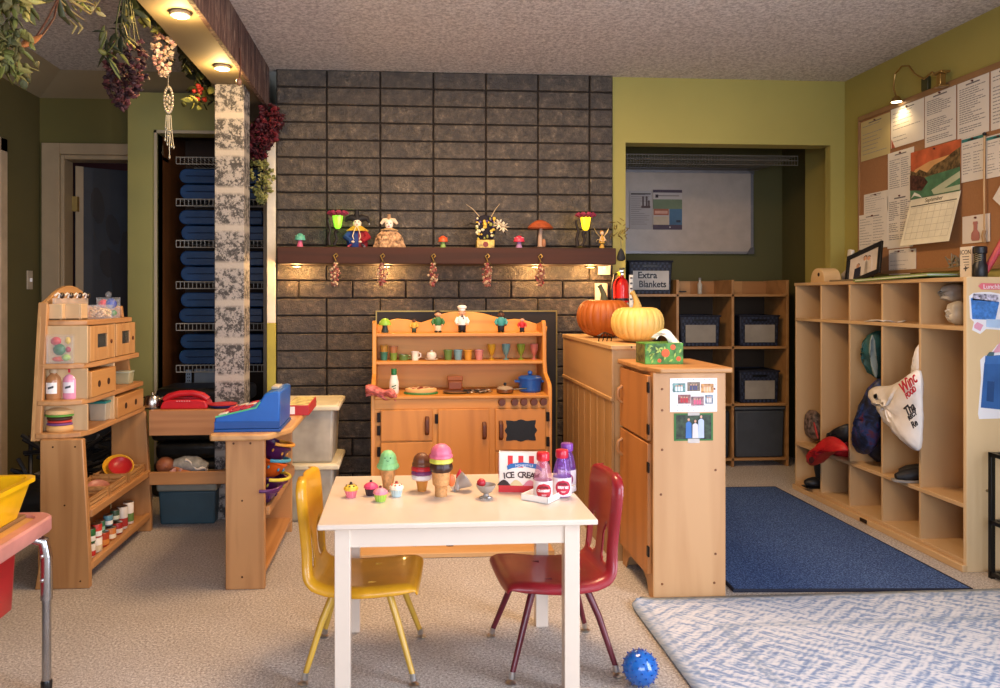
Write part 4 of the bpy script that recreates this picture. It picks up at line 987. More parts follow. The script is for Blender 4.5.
cup('cream toy mug with handle on the middle shelf', 415, .018, .020, .047, 'efe2cc', mug=True)
t = T('sugar_bowl', 'cream lidded sugar bowl on a saucer on the middle shelf', 'bowl', (kx(431.5, 4.21), 4.21, Zm))
MB().lathe([(.02, 0), (.035, .004), (.036, .008), (.02, .006)], seg=22).build('saucer', mat('d9ccb4', .3), t)
MB().lathe([(.02, .008), (.027, .02), (.027, .034), (.02, .038)], seg=20).build('bowl_body', mat('efe2cc', .3), t)
MB().lathe([(.026, .035), (.022, .042), (.006, .046), (.006, .052), (.003, .054)], seg=18).build('lid', mat('efe2cc', .3), t)
for u, c_, n in ((448, '6a8a44', 'green'), (458, '7fa8ae', 'pale blue'), (468, 'd99a3a', 'orange'), (479, 'd0887e', 'pink')):
    cup('%s ribbed toy tumbler in the middle of the kitchen shelf' % n, u, .018, .024, .055, c_, alpha=.8)
for u, c_, n in ((491.5, 'd9a82c', 'yellow'), (506, '6fa0a0', 'blue-grey'), (521, '8fa83a', 'lime green'), (534, 'd88070', 'pink')):
    t = T('play_goblet', 'translucent %s toy goblet on the right of the kitchen shelf' % n, 'goblet', (kx(u, 4.21), 4.21, Zm)); mm = mat(c_, .3, alpha=.6)
    MB().lathe([(.006, .022), (.012, .03), (.021, .055), (.023, .085), (.0215, .085), (.018, .055), (.008, .034)], seg=18, rib=.03, nrib=9).build('glass_bowl', mm, t)
    MB().lathe([(.017, 0), (.016, .003), (.005, .008), (.005, .024)], seg=16).build('foot', mm, t)
# counter things
def kc(u, y): return (at(u, 380, Y=y).x, y, ct)
t = T('dressing_bottle', 'white toy dressing bottle with green cap at the left of the kitchen counter', 'toy bottle', kc(394, 4.08))
MB().lathe([(.022, 0), (.025, .01), (.025, .06), (.018, .09), (.014, .10)], seg=20, sy=.8).build('bottle_body', mat('ece2d0', .35), t)
MB().lathe([(.014, .098), (.0145, .128), (.013, .13)], seg=16).build('cap', mat('1f6b36', .4), t)
m = MB(); m.grid(lambda a, b: (.026*math.sin((a-.5)*1.3), -.0215*math.cos((a-.5)*1.3), .02+.035*b), 6, 2); m.build('label_sticker', mat('dfe0c8', .5), t)
m = MB(); m.grid(lambda a, b: (.0265*math.sin((a-.5)*.9), -.0222*math.cos((a-.5)*.9), .035+.006*b+.008*a), 5, 1).grid(lambda a, b: (.0265*math.sin((a-.4)*.7), -.0222*math.cos((a-.5)*.9), .025+.004*b+.006*a), 5, 1); m.build('label_mark', mat('2f5a34', .6), t)
m = MB(); x_ = kc(384, 4.0)[0]
m.grid(lambda a, b: (-.20+.055*math.sin(2.4*a+.2)+.135*a, kf-.03-.02*math.sin(6*b)+.03*b*a, ct+.055-.04*a-.045*b+.008*math.sin(12*a+6*b)), 16, 10)
tag(m.build('oven_mitt', mat('c4685c', .9, vary=.25, ns=60, bmp=.4), solid=.012, bev=0), 'crumpled pink checked oven mitt hanging over the left edge of the kitchen counter', 'oven mitt')
t = T('toy_pizza', 'toy pizza on a green-edged board on the kitchen counter', 'toy food', kc(421, 4.08))
MB().lathe([(.088, 0), (.09, .004), (.088, .008)], seg=32, sy=.75).build('board', mat('2f7a3c', .4), t)
MB().lathe([(.080, .008), (.084, .014), (.082, .026), (.072, .028)], seg=32, sy=.75).build('crust', mat('d9a868', .7), t)
m = MB(); rn = random.Random(3)
for k in range(16):
    a = rn.uniform(0, 2*PI); q = rn.uniform(.0, .065); m.lathe([(.011, .027), (.010, .031)], (q*math.cos(a), q*.75*math.sin(a), 0), seg=10)
m.build('topping', mat('9c4030', .6), t)
MB().lathe([(.070, .0275), (.068, .0295)], seg=28, sy=.75).build('cheese', mat('e6c896', .6), t)
t = T('serving_tray', 'round silver tray holding dark serving pieces on the kitchen counter', 'tray', kc(456, 4.07))
MB().lathe([(.045, 0), (.062, .004), (.072, .012), (.070, .013), (.045, .004)], seg=28, sy=.7).build('tray_dish', METAL, t)
t = T('toy_toaster', 'brown wooden toy toaster block standing behind the silver tray', 'toy toaster', kc(455, 4.19))
MB().box((0, 0, .03), (.075, .05, .045)).build('toaster_body', mat('7c4222', .5), t, bev=.006)
MB().box((0, 0, .066), (.085, .02, .028)).build('bread_slice', mat('9c5a30', .6), t, bev=.006)
rn = random.Random(8)
for k in range(7):
    x, y, z = kc(465+k*3.4, 4.05+.02*(k % 3)); a = rn.uniform(-.5, .6)
    t = T('toy_utensil', 'metal toy utensil, number %s' % k, 'utensil', (x, y, z+.002+.004*(k % 3)), a, 'pile of metal toy utensils')
    t['label'] = 'metal toy utensil in the dark pile at the centre of the kitchen counter'
    MB().tube([(-.045, 0, .004), (.02, 0, .007)], .003, 6).build('handle', DARK, t)
    MB().sph((.034, 0, .008), (.018, .011, .004), 10, 6).build('utensil_head', METAL, t)
t = T('frying_pan', 'small brown toy pan with glass lid and black handle on the kitchen counter', 'pan', kc(505, 4.06))
MB().lathe([(.035, 0), (.044, .006), (.046, .024), (.044, .024), (.034, .003)], seg=26).build('pan_body', mat('8a6a50', .25, .8), t)
MB().lathe([(.044, .024), (.036, .034), (.012, .040)], seg=24).build('glass_lid', mat('b09a80', .15, alpha=.7), t)
MB().lathe([(.004, .038), (.009, .046), (.008, .054), (.003, .056)], seg=14).build('lid_knob', BLACK, t)
MB().tube([(.044, 0, .02), (.075, -.003, .022), (.115, -.005, .024)], [.006, .007, .005], 8, flat=.6).build('handle', BLACK, t)
t = T('stock_pot', 'blue lidded toy stock pot at the right end of the kitchen counter', 'pot', kc(530, 4.12))
bl = mat('1450a0', .3, coat=.4)
MB().lathe([(.052, 0), (.059, .008), (.061, .07), (.058, .07)], seg=30).build('pot_body', bl, t)
MB().lathe([(.064, .069), (.064, .075), (.052, .084), (.012, .089)], seg=30).build('lid', bl, t)
MB().lathe([(.006, .088), (.013, .097), (.012, .108), (.004, .112)], seg=16).build('lid_knob', bl, t)
for s in (-1, 1): MB().tube([(s*.058, -.018, .055), (s*.08, -.014, .056), (s*.08, .014, .056), (s*.058, .018, .055)], .006, 8).build('side_handle', bl, t)
# loose knotty board on the floor in front of the kitchen
kb_m = wood('cfa36c', 'b98a54', 'x', s=8)
t = T('knotty_board', 'flat knotty pine board lying on the carpet in front of the play kitchen', 'board', (.22, 3.62, 0))
MB().bx(-.45, .45, -.19, .32, .002, .022).build('plank', kb_m, t, bev=.002)
m = MB()
for x, y, a, b in ((-.17, -.07, .026, .016), (-.04, .02, .025, .012), (-.01, -.09, .018, .011), (.06, -.06, .007, .005), (.16, .03, .02, .011)):
    m.lathe([(a, .0215), (a*.95, .0228)], (x, y, 0), seg=14, sy=b/a)
m.build('knots', mat('4a2c16', .7), t)
# ---- panelled divider shelf with pumpkins
D = T('panelled_divider', 'long pine shelf unit with slatted side panelling carrying two pumpkins', 'shelf unit')
dx0, dx1, dy0, dy1, dzt = .905, 1.20, 3.34, 4.38, .94
PM = wood('bf9866', 'a67e4e', 'z', s=8)
MB().bx(dx0-.005, dx1, dy0-.008, dy1, dzt-.02, dzt).build('top_board', wood('c8a270', 'b08854', 'y', s=8), D, bev=.003)
MB().bx(dx0+.012, dx1, dy0, dy0+.02, 0, dzt-.02).build('end_panel', PM, D)
MB().bx(dx0+.012, dx1, dy1-.02, dy1, 0, dzt-.02).build('end_panel', PM, D)
MB().bx(dx0, dx0+.015, dy0, dy1, .71, dzt-.02).build('upper_panel', wood('bf9868', 'a9825a', 'y', s=6), D, bev=.002)
MB().bx(dx0-.006, dx0+.012, dy0, dy1, .695, .712).build('chair_rail', PM, D, bev=.003)
m = MB(); n = 8
for k in range(n):
    a = dy0+(dy1-dy0)*k/n; m.bx(dx0, dx0+.012, a+.004, a+(dy1-dy0)/n-.004, .0, .695)
m.bx(dx0+.008, dx0+.016, dy0, dy1, 0, .695)
m.build('slat_panel', wood('b08a5c', '96713f', 'z', s=8), D, bev=.002)
m = MB(); m.cyl((.99, dy0-.009, dzt-.008), (.99, dy0-.005, dzt-.008), .004); m.build('screw', DARK, D)
def pumpkin(label, p, r, h, c1, c2, n=15, stem=True, stemc='4a4a30'):
    t = T('pumpkin', label, 'pumpkin', p)
    mm, nt, b = newmat('pumpkin_skin'); b.inputs['Roughness'].default_value = .5
    v = coords(nt); nt.links.new(ramp(nt, noise(nt, v, 7, 5), [(.3, c2), (.65, c1)]), b.inputs['Base Color'])
    m = MB(); m.smooth = 80; rs = []
    seg = n*8
    for i in range(15):
        ph = -PI/2+PI*i/14; ph = max(-PI/2+.08, min(PI/2-.08, ph))
        R_ = []
        for k in range(seg):
            a = 2*PI*k/seg; rib = 1-.03*abs(math.cos(a*n/2))**8*1.3
            q = math.cos(ph)**.72*rib; top = 1-.16*max(0, math.sin(ph))**6*1.6
            R_.append((r*q*math.cos(a), r*q*math.sin(a), h/2*(1+math.sin(ph)*(.97+.03*rib)*top)))
        rs.append(R_)
    m.rings(rs); m.build('pumpkin_skin', mm, t)
    if stem:
        m = MB(); m.smooth = 60; m.tube([(0, 0, h*.86), (-.004, 0, h+.008), (-.018, 0, h+.04), (-.026, 0, h+.052)], [.024, .014, .011, .013], 7); m.build('stem', mat(stemc, .7, bmp=.5), t)
    return t
p = at(601, 336, Z=dzt); pumpkin('orange pumpkin with dark green stem on the divider shelf', (1.04, 3.99, dzt), .142, .218, 'b2601c', '984a16', n=22)
pumpkin('pale yellow pumpkin on the divider shelf in front of the orange one', (1.085, 3.56, dzt), .122, .182, 'e2bb68', 'd6aa52', n=22, stem=True, stemc='b8964e')
t = T('iron_stand', 'small black wire candle stand beside the pale pumpkin', 'candle stand', (.952, 3.64, dzt))
m = MB()
for k in range(4):
    x = -.03+k*.02; m.tube([(x, 0, 0), (x+.004, -.004, .028), (x*.3, 0, .04)], .0028, 6)
m.tube([(-.036, 0, .026), (0, 0, .043), (.034, 0, .028)], .0028, 6); m.build('wire_legs', BLACK, t)
# ---- play fridge with photos and tissue box
Fg = T('play_fridge', 'tall pine play fridge with two doors and chamfered top at the end of the divider', 'play furniture')
fx0, fx1, fy0, fy1 = .935, 1.228, 2.90, 3.31
m = MB(); m.prism([(fx0-.012, fy1+.01), (fx0-.012, fy0+.07), (fx0+.03, fy0-.025), (fx1+.02, fy0-.02), (fx1+.02, fy1+.01)], .862, .882, 'z'); m.build('top_board', wood('b98650', '9c6838', 'x'), Fg, bev=.005)
fp = wood('c79a6a', 'ad7c4c', 'z', s=6)
MB().bx(fx0+.012, fx1, fy0, fy0+.02, 0, .862).build('end_panel', fp, Fg, bev=.003)
MB().bx(fx0+.012, fx1, fy1-.02, fy1, 0, .862).build('end_panel', fp, Fg)
MB().bx(fx1-.015, fx1, fy0+.02, fy1-.02, 0, .862).build('back_panel', fp, Fg)
m = MB(); m.prism([(fy0, 0), (fy0+.05, 0), (fy0+.08, .05), (fy0+.12, .07), (fy1-.12, .07), (fy1-.08, .05), (fy1-.05, 0), (fy1, 0), (fy1, .862), (fy0, .862)], fx0+.01, fx0+.014, 'x'); m.build('front_frame', PINE('z'), Fg)
for z0, z1 in ((.60, .85), (.09, .59)):
    d = MB().bx(fx0-.006, fx0+.01, fy0+.022, fy1-.012, z0, z1).build('door', wood('b97a40', '9c6230', 'z', s=8), Fg, bev=.003)
    zc = z0+(z1-z0)*(.55 if z0 > .5 else .85)
    MB().tube([(fx0-.006, fy1-.05, zc-.035), (fx0-.024, fy1-.05, zc-.02), (fx0-.026, fy1-.05, zc), (fx0-.024, fy1-.05, zc+.02), (fx0-.006, fy1-.05, zc+.035)], .007, 8).build('handle', PINE('z'), d)
    for q in (.18, .82): MB().bx(fx0-.008, fx0-.001, fy0+.006, fy0+.028, z0+(z1-z0)*q-.02, z0+(z1-z0)*q+.02).build('hinge', mat('1c1512', .4, .7), d, bev=.002)
for x, z in ((fx0+.045, .80), (fx1-.045, .80), (fx0+.045, .72), (fx1-.04, .49), (fx0+.04, .40), (fx1-.04, .17), (fx0+.045, .06), (fx1-.045, .06), (fx0+.045, .57)):
    MB().cyl((x, fy0, z), (x, fy0-.0025, z), .005, .004, 10).build('screw_plug', mat('7a4a28', .5), Fg)
# cards taped on the end panel
def card(name, label, u0, u1, v0, v1, col, cat='photo card', y=None, border=None):
    y = fy0-.001 if y is None else y
    a = at(u0, v1, Y=y); b = at(u1, v0, Y=y); t = T(name, label, cat, ((a.x+b.x)/2, y, (a.z+b.z)/2))
    w, h = b.x-a.x, b.z-a.z
    MB().box((0, 0, 0), (w, .0015, h)).build('card_sheet', mat(col, .5, vary=0), t); return t, w, h
t, w_, h_ = card('photo_card', 'white polka-dot card with six small family photos taped on the fridge end', 670, 717, 378, 412, 'ece6e2')
ph = [(-.31, .22, '6a8f8a'), (-.0, .25, '7a6a58'), (.29, .2, 'c08a50'), (-.2, -.12, '8a5a58'), (.08, -.18, '8c6a6c'), (.33, -.13, '7d8a96')]
for k, (a, b, c_) in enumerate(ph):
    s1, s2 = (.27 if k != 5 else .17)*w_, .27*h_
    q = MB().box((a*w_, -.0012, b*h_), (s1, .001, s2)).build('small_photo', mat(c_, .4, vary=.3, ns=90), t)
    m = MB(); m.mi = 0
    for s in (-.22, .0, .2): m.box((a*w_+s*s1, -.002, b*h_-.12*s2), (s1*.16, .0008, s2*.5)).m(1).box((a*w_+s*s1, -.002, b*h_+.2*s2), (s1*.12, .0008, s2*.16)).m(0)
    m.build('people', [mat(['d8e0e0', '4a4a70', 'e8c09a', 'c03038', 'd05878', 'e0d8d0'][k], .5), mat('c89878', .5)], q)
rn = random.Random(6); m = MB()
for i in range(9):
    for j in range(7):
        if i in (0, 8) or j in (0, 6) or (j == 1): m.m((i+j) % 3).sph(((i/8-.5)*w_*.92, -.001, (j/6-.5)*h_*.92), (.0016, .0006, .0016), 6, 4)
m.build('dots', [mat('b82838', .5), mat('2a4a8a', .5), mat('3a7a4a', .5)], t)
m = MB()
m.tube([(-.09*w_, -.0015, -.36*h_), (.0, -.0015, -.33*h_), (.1*w_, -.0015, -.37*h_), (.2*w_, -.0015, -.34*h_)], .0006, 4); m.build('script_line', mat('b06a70', .5), t)
t, w_, h_ = card('photo_card', 'green-bordered photo of three people in blue and white taped below the polka-dot card', 674, 713, 413, 441, '2f6b2a')
MB().box((0, -.0012, 0), (w_*.9, .001, h_*.88)).build('picture', mat('22301f', .5, vary=.8, ns=50), t)
m = MB()
for x, c_, hh in ((-.13, 0, .56), (.04, 1, .5), (.19, 2, .66)):
    m.m(c_).prism([((x-.075)*w_, -.40*h_), ((x+.075)*w_, -.40*h_), ((x+.07)*w_, (-.42+hh)*h_), ((x+.02)*w_, (-.36+hh)*h_), ((x-.02)*w_, (-.36+hh)*h_), ((x-.07)*w_, (-.42+hh)*h_)], -.0026, -.0018, 'y')
    m.m(3).sph((x*w_, -.0022, (-.29+hh)*h_), (.0045, .0008, .0055), 10, 6)
m.build('people', [mat('3a72b8', .5), mat('d8d4dc', .5), mat('b8c4dc', .5), mat('d8a488', .5)], t)
m = MB(); m.box((0, -.002, .48*h_), (.3*w_, .0008, .12*h_)).box((-.0, -.002, -.5*h_), (.3*w_, .0008, .16*h_)); m.build('clear_tape', mat('e8e0d8', .2, alpha=.55), t)
# tissue box
tb = at(662, 352, Z=.882)
t = T('tissue_box', 'green tissue box with orange fruit pattern on top of the play fridge', 'tissue box', (1.035, 3.10, .882), 0)
m = MB(); m.box((0, 0, .042), (.155, .125, .084)); m.build('box_body', mat('4d8a34', .5, vary=.3, ns=30), t, bev=.002)
rn = random.Random(12)
for x, z, r in ((.005, .045, .017), (.035, .068, .011), (.058, .022, .010), (-.02, .015, .008)): MB().cyl((x, -.0628, z), (x, -.0640, z), r, r*.95, 16).build('orange_fruit', mat('e0642c', .5), t)
m = MB()
for k in range(22):
    x, z, a = rn.uniform(-.068, .068), rn.uniform(.012, .074), rn.uniform(0, PI)
    m.prism([(x+.010*math.cos(a), z+.010*math.sin(a)), (x-.004*math.sin(a), z+.004*math.cos(a)), (x-.010*math.cos(a), z-.010*math.sin(a)), (x+.004*math.sin(a), z-.004*math.cos(a))], -.0636, -.0625, 'y')
m.build('leaf_print', mat('a9c45a', .5), t)
m = MB(); m.bx(-.0785, -.0775, -.058, .058, .006, .078); m.build('side_panel', mat('5a5a30', .5, vary=.5, ns=60), t)
m = MB(); m.grid(lambda a, b: (-.02+.055*a+.045*b*a+.01*math.sin(9*b), -.02+.04*b*(1-a)+.012*math.sin(7*a+3*b), .083+.055*math.sin(PI*min(1, a*.9+.15))*(.55+.45*b)), 14, 10)
m.build('tissue', mat('efe4d2', .9, vary=.02), t, solid=.0015)
# ================================================================ TABLE, CHAIRS, RUGS
TB = T('play_table', 'small white square table with tapering-free straight legs in the foreground', 'table', (0, 0, 0)); TB['label'] = 'small white painted play table with four straight legs in the foreground'
ta, tb_, tc, td, tz2 = -.238, .55, 2.175, 2.765, .52
tw = mat('d9cab8', .34, vary=.006, coat=.25)
MB().bx(ta, tb_, tc, td, tz2-.016, tz2).build('tabletop', tw, TB, bev=.004, bseg=3)
for x in (ta+.045, tb_-.09):
    for y in (tc+.03, td-.075): MB().bx(x, x+.044, y, y+.044, .0, tz2-.016).build('leg', tw, TB, bev=.002)
for y in (tc+.036, td-.053): MB().bx(ta+.089, tb_-.09, y, y+.016, tz2-.075, tz2-.016).build('apron', tw, TB)
for x in (ta+.051, tb_-.07): MB().bx(x, x+.016, tc+.074, td-.075, tz2-.075, tz2-.016).build('apron', tw, TB)
def chair(name, label, loc, rz, col, legcol):
    t = T(name, label, 'chair', loc, rz)
    pm = mat(col, .35, vary=.05, coat=.25)
    # profile from front lip to top of the back: (x, z, halfwidth)
    P = [(.172, .262, .150), (.166, .282, .155), (.145, .292, .160), (.10, .290, .163), (.05, .284, .163), (0, .280, .162), (-.05, .279, .158), (-.10, .282, .152), (-.135, .292, .146), (-.158, .312, .138), (-.170, .34, .130), (-.178, .38, .125), (-.185, .42, .126), (-.190, .46, .131), (-.196, .50, .136), (-.202, .54, .138), (-.208, .57, .132), (-.212, .588, .112), (-.214, .598, .07)]
    def interp(s):
        q = s*(len(P)-1); i = min(int(q), len(P)-2); f = q-i
        return [P[i][k]*(1-f)+P[i+1][k]*f for k in range(3)]
    nu, nv = 54, 24
    m = MB(); V = []
    ss = lambda q: max(0, min(1, q))**2*(3-2*max(0, min(1, q)))
    for i in range(nu+1):
        s = i/nu; x, z, w = interp(s); x2, z2, _ = interp(min(1, s+.015)); x1, z1, _ = interp(max(0, s-.015))
        if x < -.15: x = -.15+(x+.15)*.55
        tx, tz_ = x2-x1, z2-z1; L = math.hypot(tx, tz_); nx, nz = -tz_/L, tx/L     # down on the seat, backwards on the back
        k = ss((s-.1)/.12); nx, nz = nx*k, nz*k-(1-k); back = ss((s-.42)/.2)
        row = []
        for j in range(nv+1):
            tt = -1+2*j/nv
            fl = max(0, abs(tt)-.86)/.14; d = fl**1.5*(.028*(1-back)+.016*back)*ss(s/.16)
            if s > .93: d = max(d, .012*ss((s-.93)/.07))
            px = x+nx*d+.018*back*tt*tt*(1-fl)
            pz = z+nz*d-.012*(1-tt*tt)*(1-back)
            row.append(m._v((px, w*tt, pz)))
        V.append(row)
    for i in range(nu):
        for j in range(nv):
            s = (i+.5)/nu; tt = abs(-1+2*(j+.5)/nv)
            if ((s-.595)/.082)**2+((tt-.50)/(.26))**2 < 1: continue
            m._f([V[i][j], V[i+1][j], V[i+1][j+1], V[i][j+1]])
    m.smooth = 75
    o = m.build('seat_shell', pm, t, solid=.006, doubles=True)
    sm = o.modifiers.new('smooth', 'SMOOTH'); sm.factor = .5; sm.iterations = 2
    lm = mat(legcol, .35, vary=.03, coat=.2)
    for sx in (-1, 1):
        for sy in (-1, 1):
            top = (sx*.065, sy*.085, .262)
            if sx > 0: pts = [(sx*.02, sy*.08, .268), (.065, sy*.088, .266), (.086, sy*.094, .238), (.112, sy*.12, .17), (.160, sy*.158, .028)]
            else: pts = [(-.03, sy*.08, .255), (-.075, sy*.09, .252), (-.092, sy*.098, .235), (-.118, sy*.122, .17), (-.160, sy*.158, .028)]
            l = MB().tube(pts, [.0115, .0115, .0115, .0105, .0085], 12).build('leg', lm, t)
            gx, gy = sx*.162, sy*.16
            MB().tube([(gx*.985, gy*.985, .034), (gx, gy, .014)], [.0098, .0098], 12).lathe([(.014, 0), (.015, .004), (.006, .009)], (gx*1.02, gy*1.02, 0), 14).build('chrome_glide', METAL, l)
    for x in (-.03, .03): MB().tube([(x, -.08, .255), (x, .08, .255)], .009, 10).build('cross_bar', lm, t)
    return t
chair('school_chair', 'yellow molded plastic child chair on the left side of the white table', (-.118, 2.488, 0), math.radians(-5), 'cc941c', 'c69e3c')
chair('school_chair', 'dark red molded plastic child chair on the right side of the white table', (.472, 2.475, 0), math.radians(184), '8c1a24', '5e1a26')
# ---- toys on the table
def tp(u, v): p = at(u, v, Z=tz2); return (p.x, p.y, tz2)
WAF = mat('c9945c', .6, vary=.12, ns=80, bmp=.5, bs=300)
def scoop(m, z, r, h, frill=.0, n=9): m.lathe([(r*.86, z), (r*1.05, z+h*.12), (r*1.04, z+h*.25), (r*.93, z+h*.34), (r*.93, z+h*.5), (r*.78, z+h*.74), (r*.45, z+h*.94), (r*.1, z+h)], seg=36, rib=.03, nrib=n)
def layer(m, z, r, h, n=9): m.lathe([(r*.86, z), (r*1.03, z+h*.25), (r*1.03, z+h*.6), (r*.88, z+h)], seg=36, rib=.035, nrib=n)
t = T('ice_cream_cone', 'toy ice cream cone with one mint-green scoop and a smiling face, leftmost cone', 'toy ice cream', tp(388, 489))
m = MB(); m.lathe([(.014, 0), (.0165, .01), (.0245, .062), (.026, .075)], seg=28, rib=.02, nrib=14); m.build('wafer_cone', WAF, t)
m = MB(); layer(m, .066, .035, .02, 12); scoop(m, .08, .029, .048); m.build('mint_scoop', mat('8fcf88', .45), t)
m = MB()
for s in (-1, 1): m.sph((s*.009, -.0275, .107), (.0022, .0012, .0022), 8, 6)
m.tube([(-.005, -.0285, .099), (0, -.0292, .0965), (.005, -.0285, .099)], .0008, 5); m.build('face', mat('2f5a3a', .5), t)
t = T('ice_cream_cone', 'toy ice cream cone stacked brown, red, purple and white scoops on a short wafer', 'toy ice cream', tp(422, 491))
MB().lathe([(.013, 0), (.014, .004), (.020, .038), (.022, .042)], seg=26, rib=.02, nrib=12).build('wafer_cone', mat('c98a3c', .55), t)
for z, r, h, c_, n in ((.038, .034, .018, 'e6e0dc', 'white_scoop'), (.053, .034, .016, '7c3c6c', 'purple_scoop'), (.066, .034, .016, 'c02a34', 'red_scoop')):
    m = MB(); layer(m, z, r, h); m.build(n, mat(c_, .4), t)
m = MB(); scoop(m, .079, .031, .046); m.build('chocolate_scoop', mat('6c4028', .4), t)
t = T('ice_cream_cone', 'tall toy ice cream cone with pink, lime and chocolate scoops on a stepped wafer', 'toy ice cream', tp(441, 496))
MB().lathe([(.019, 0), (.0195, .03), (.021, .033), (.026, .037), (.029, .078), (.030, .082)], seg=30, rib=.015, nrib=16).build('wafer_cone', WAF, t)
for z, r, h, c_, n in ((.078, .035, .03, '3c241c', 'dark_chocolate_scoop'), (.104, .036, .018, 'c9cc50', 'lime_scoop')):
    m = MB(); layer(m, z, r, h); m.build(n, mat(c_, .4), t)
m = MB(); scoop(m, .118, .035, .048); m.build('pink_scoop', mat('e0708c', .4), t)
MB().sph((-.026, .01, .125), (.012, .01, .012), 10, 7).build('cherry', mat('8c2434', .4), t)
MB().sph((.034, .012, .046), (.012, .006, .02), 12, 8).build('orange_wafer', mat('d8703c', .4), t)
def cupcake(label, uv, cupc, frc, topc, drip=None):
    t = T('toy_cupcake', label, 'toy cupcake', tp(*uv), 0, 'toy cupcakes on the white table')
    MB().lathe([(.0145, 0), (.0195, .022)], seg=40, rib=.05, nrib=14).build('paper_cup', mat(cupc, .5), t)
    MB().lathe([(.019, .021), (.0225, .024), (.0215, .031), (.015, .037), (.006, .041), (.001, .042)], seg=32, rib=.04, nrib=8).build('frosting', mat(frc, .45), t)
    MB().sph((0, 0, .044), .0045, 10, 7).build('cherry', mat(topc, .4), t)
    if drip:
        m = MB()
        for k in range(7): a = k*.9; m.sph((.0145*math.cos(a), .0145*math.sin(a), .0365), (.004, .004, .002), 7, 5)
        m.lathe([(.013, .0375), (.004, .0425)], seg=12); m.build('icing_drip', mat(drip, .4), t)
    return t
cupcake('toy cupcake with yellow frosting, chocolate drip and pink cup, leftmost on the table', (351, 497), 'e07a8c', 'e8c040', '2c1a14', '2c1a14')
cupcake('toy cupcake with crimson-pink frosting and dark cup, second from the left', (371, 495), '38242a', 'd8406c', '3a2420')
cupcake('toy cupcake with pale pink frosting and lime-green cup, nearest the table edge', (380.5, 501), '9cc04c', 'e08898', '5a2028')
cupcake('toy cupcake with white frosting, red topping and pale blue cup', (396.5, 496), 'b8d0d0', 'ece4cc', '8c2c20', 'd84830')
GREY = mat('a39c94', .45, .1)
t = T('sundae_cup', 'grey toy scoop cup lying tipped on its side with a red berry', 'toy dish', tp(460, 491))
m = MB(); m.M = Matrix.Translation((0, 0, .022)) @ Matrix.Rotation(math.radians(52), 4, 'Y') @ Matrix.Translation((0, 0, -.03))
m.lathe([(.011, 0), (.006, .012), (.011, .02), (.026, .05), (.028, .06), (.025, .06), (.01, .024)], seg=24, rib=.03, nrib=9); m.build('cup_bowl', GREY, t)
MB().tube([(-.012, -.01, .006), (-.004, 0, .04), (.0, 0, .052)], [.01, .008, .003], 8).build('handle', GREY, t)
MB().lathe([(.0005, .07), (.011, .052), (.013, .04), (.004, .036)], (.0, .01, 0), seg=12).build('berry', mat('cc3040', .4), t)
t = T('sundae_cup', 'grey toy sundae dish standing upright with a red ball', 'toy dish', tp(486, 498))
MB().lathe([(.020, 0), (.021, .003), (.010, .007), (.007, .014), (.018, .02), (.029, .034), (.032, .043), (.0295, .043), (.016, .022)], seg=32, rib=.02, nrib=11).build('dish_bowl', GREY, t)
MB().sph((-.014, .008, .046), .014, 12, 8).build('red_ball', mat('b82834', .4), t)
MB().sph((.006, -.018, .006), (.008, .006, .005), 10, 6).build('foot_boss', METAL, t)
# ice cream box
rzb = math.radians(-9); pb = tp(527, 493)
t = T('ice_cream_box', 'red and white striped toy box lettered ICE CREAM standing open on the table', 'toy box', (pb[0]-.008, pb[1]+.03, tz2), rzb)
bw, bd, bh = .078, .022, .128
RW = mat('cf2c30', .45); CR = mat('efe6da', .5, vary=.01)
m = MB(); m.bx(-bw, bw, -bd, -bd+.003, 0, bh).bx(-bw, bw, bd-.003, bd, 0, bh-.004).bx(-bw, -bw+.003, -bd, bd, 0, bh-.002).bx(bw-.003, bw, -bd, bd, 0, bh-.002).bx(-bw, bw, -bd, bd, 0, .003); m.build('box_body', CR, t)
m = MB(); 
for k in range(4): m.bx(-bw+.037+k*.034-.008, -bw+.037+k*.034+.008, -bd-.001, -bd, .080, bh-.010)
m.bx(-bw-.001, -bw, -bd+.002, bd-.002, .045, .11); m.build('red_stripes', RW, t)
m = MB(); m.bx(-bw, bw, -bd-.0012, -bd, 0, .024); m.bx(-bw-.0012, -bw, -bd, bd, 0, .024); m.build('red_base_band', RW, t)
m = MB(); m.prism([(-.050, .072), (-.035, .078), (.0, .084), (.05, .076), (.06, .068), (.06, .080), (.045, .092), (0, .097), (-.04, .092), (-.052, .085)], -bd-.002, -bd-.001, 'y'); m.build('blue_ribbon', mat('2a6cae', .4), t)
text('ribbon_lettering', 'HOMESTYLE', .0105, WHITE, t, (.004, -bd-.0022, .0865), ext=.0003)
for i, ch in enumerate('ICE CREAM'):
    if ch != ' ': text('letter', ch, .027, mat('3a1a14', .5), t, (-.060+i*.0128, -bd-.0012, .056-.00025*(i-4)**2), rot=(PI/2, -(i-4)*-.03, 0), ext=.0006, bold=.0006)
for x, c_ in ((-.062, '2c1c18'), (-.022, 'e6d29c'), (.022, 'e08a98'), (.058, '3f9c86')):
    m = MB(); m.prism([(x-.022+.044*k/10, .022+.018*math.sin(PI*k/10)) for k in range(11)], -bd-.0022, -bd-.0005, 'y'); m.build('printed_scoop', mat(c_, .5), t)
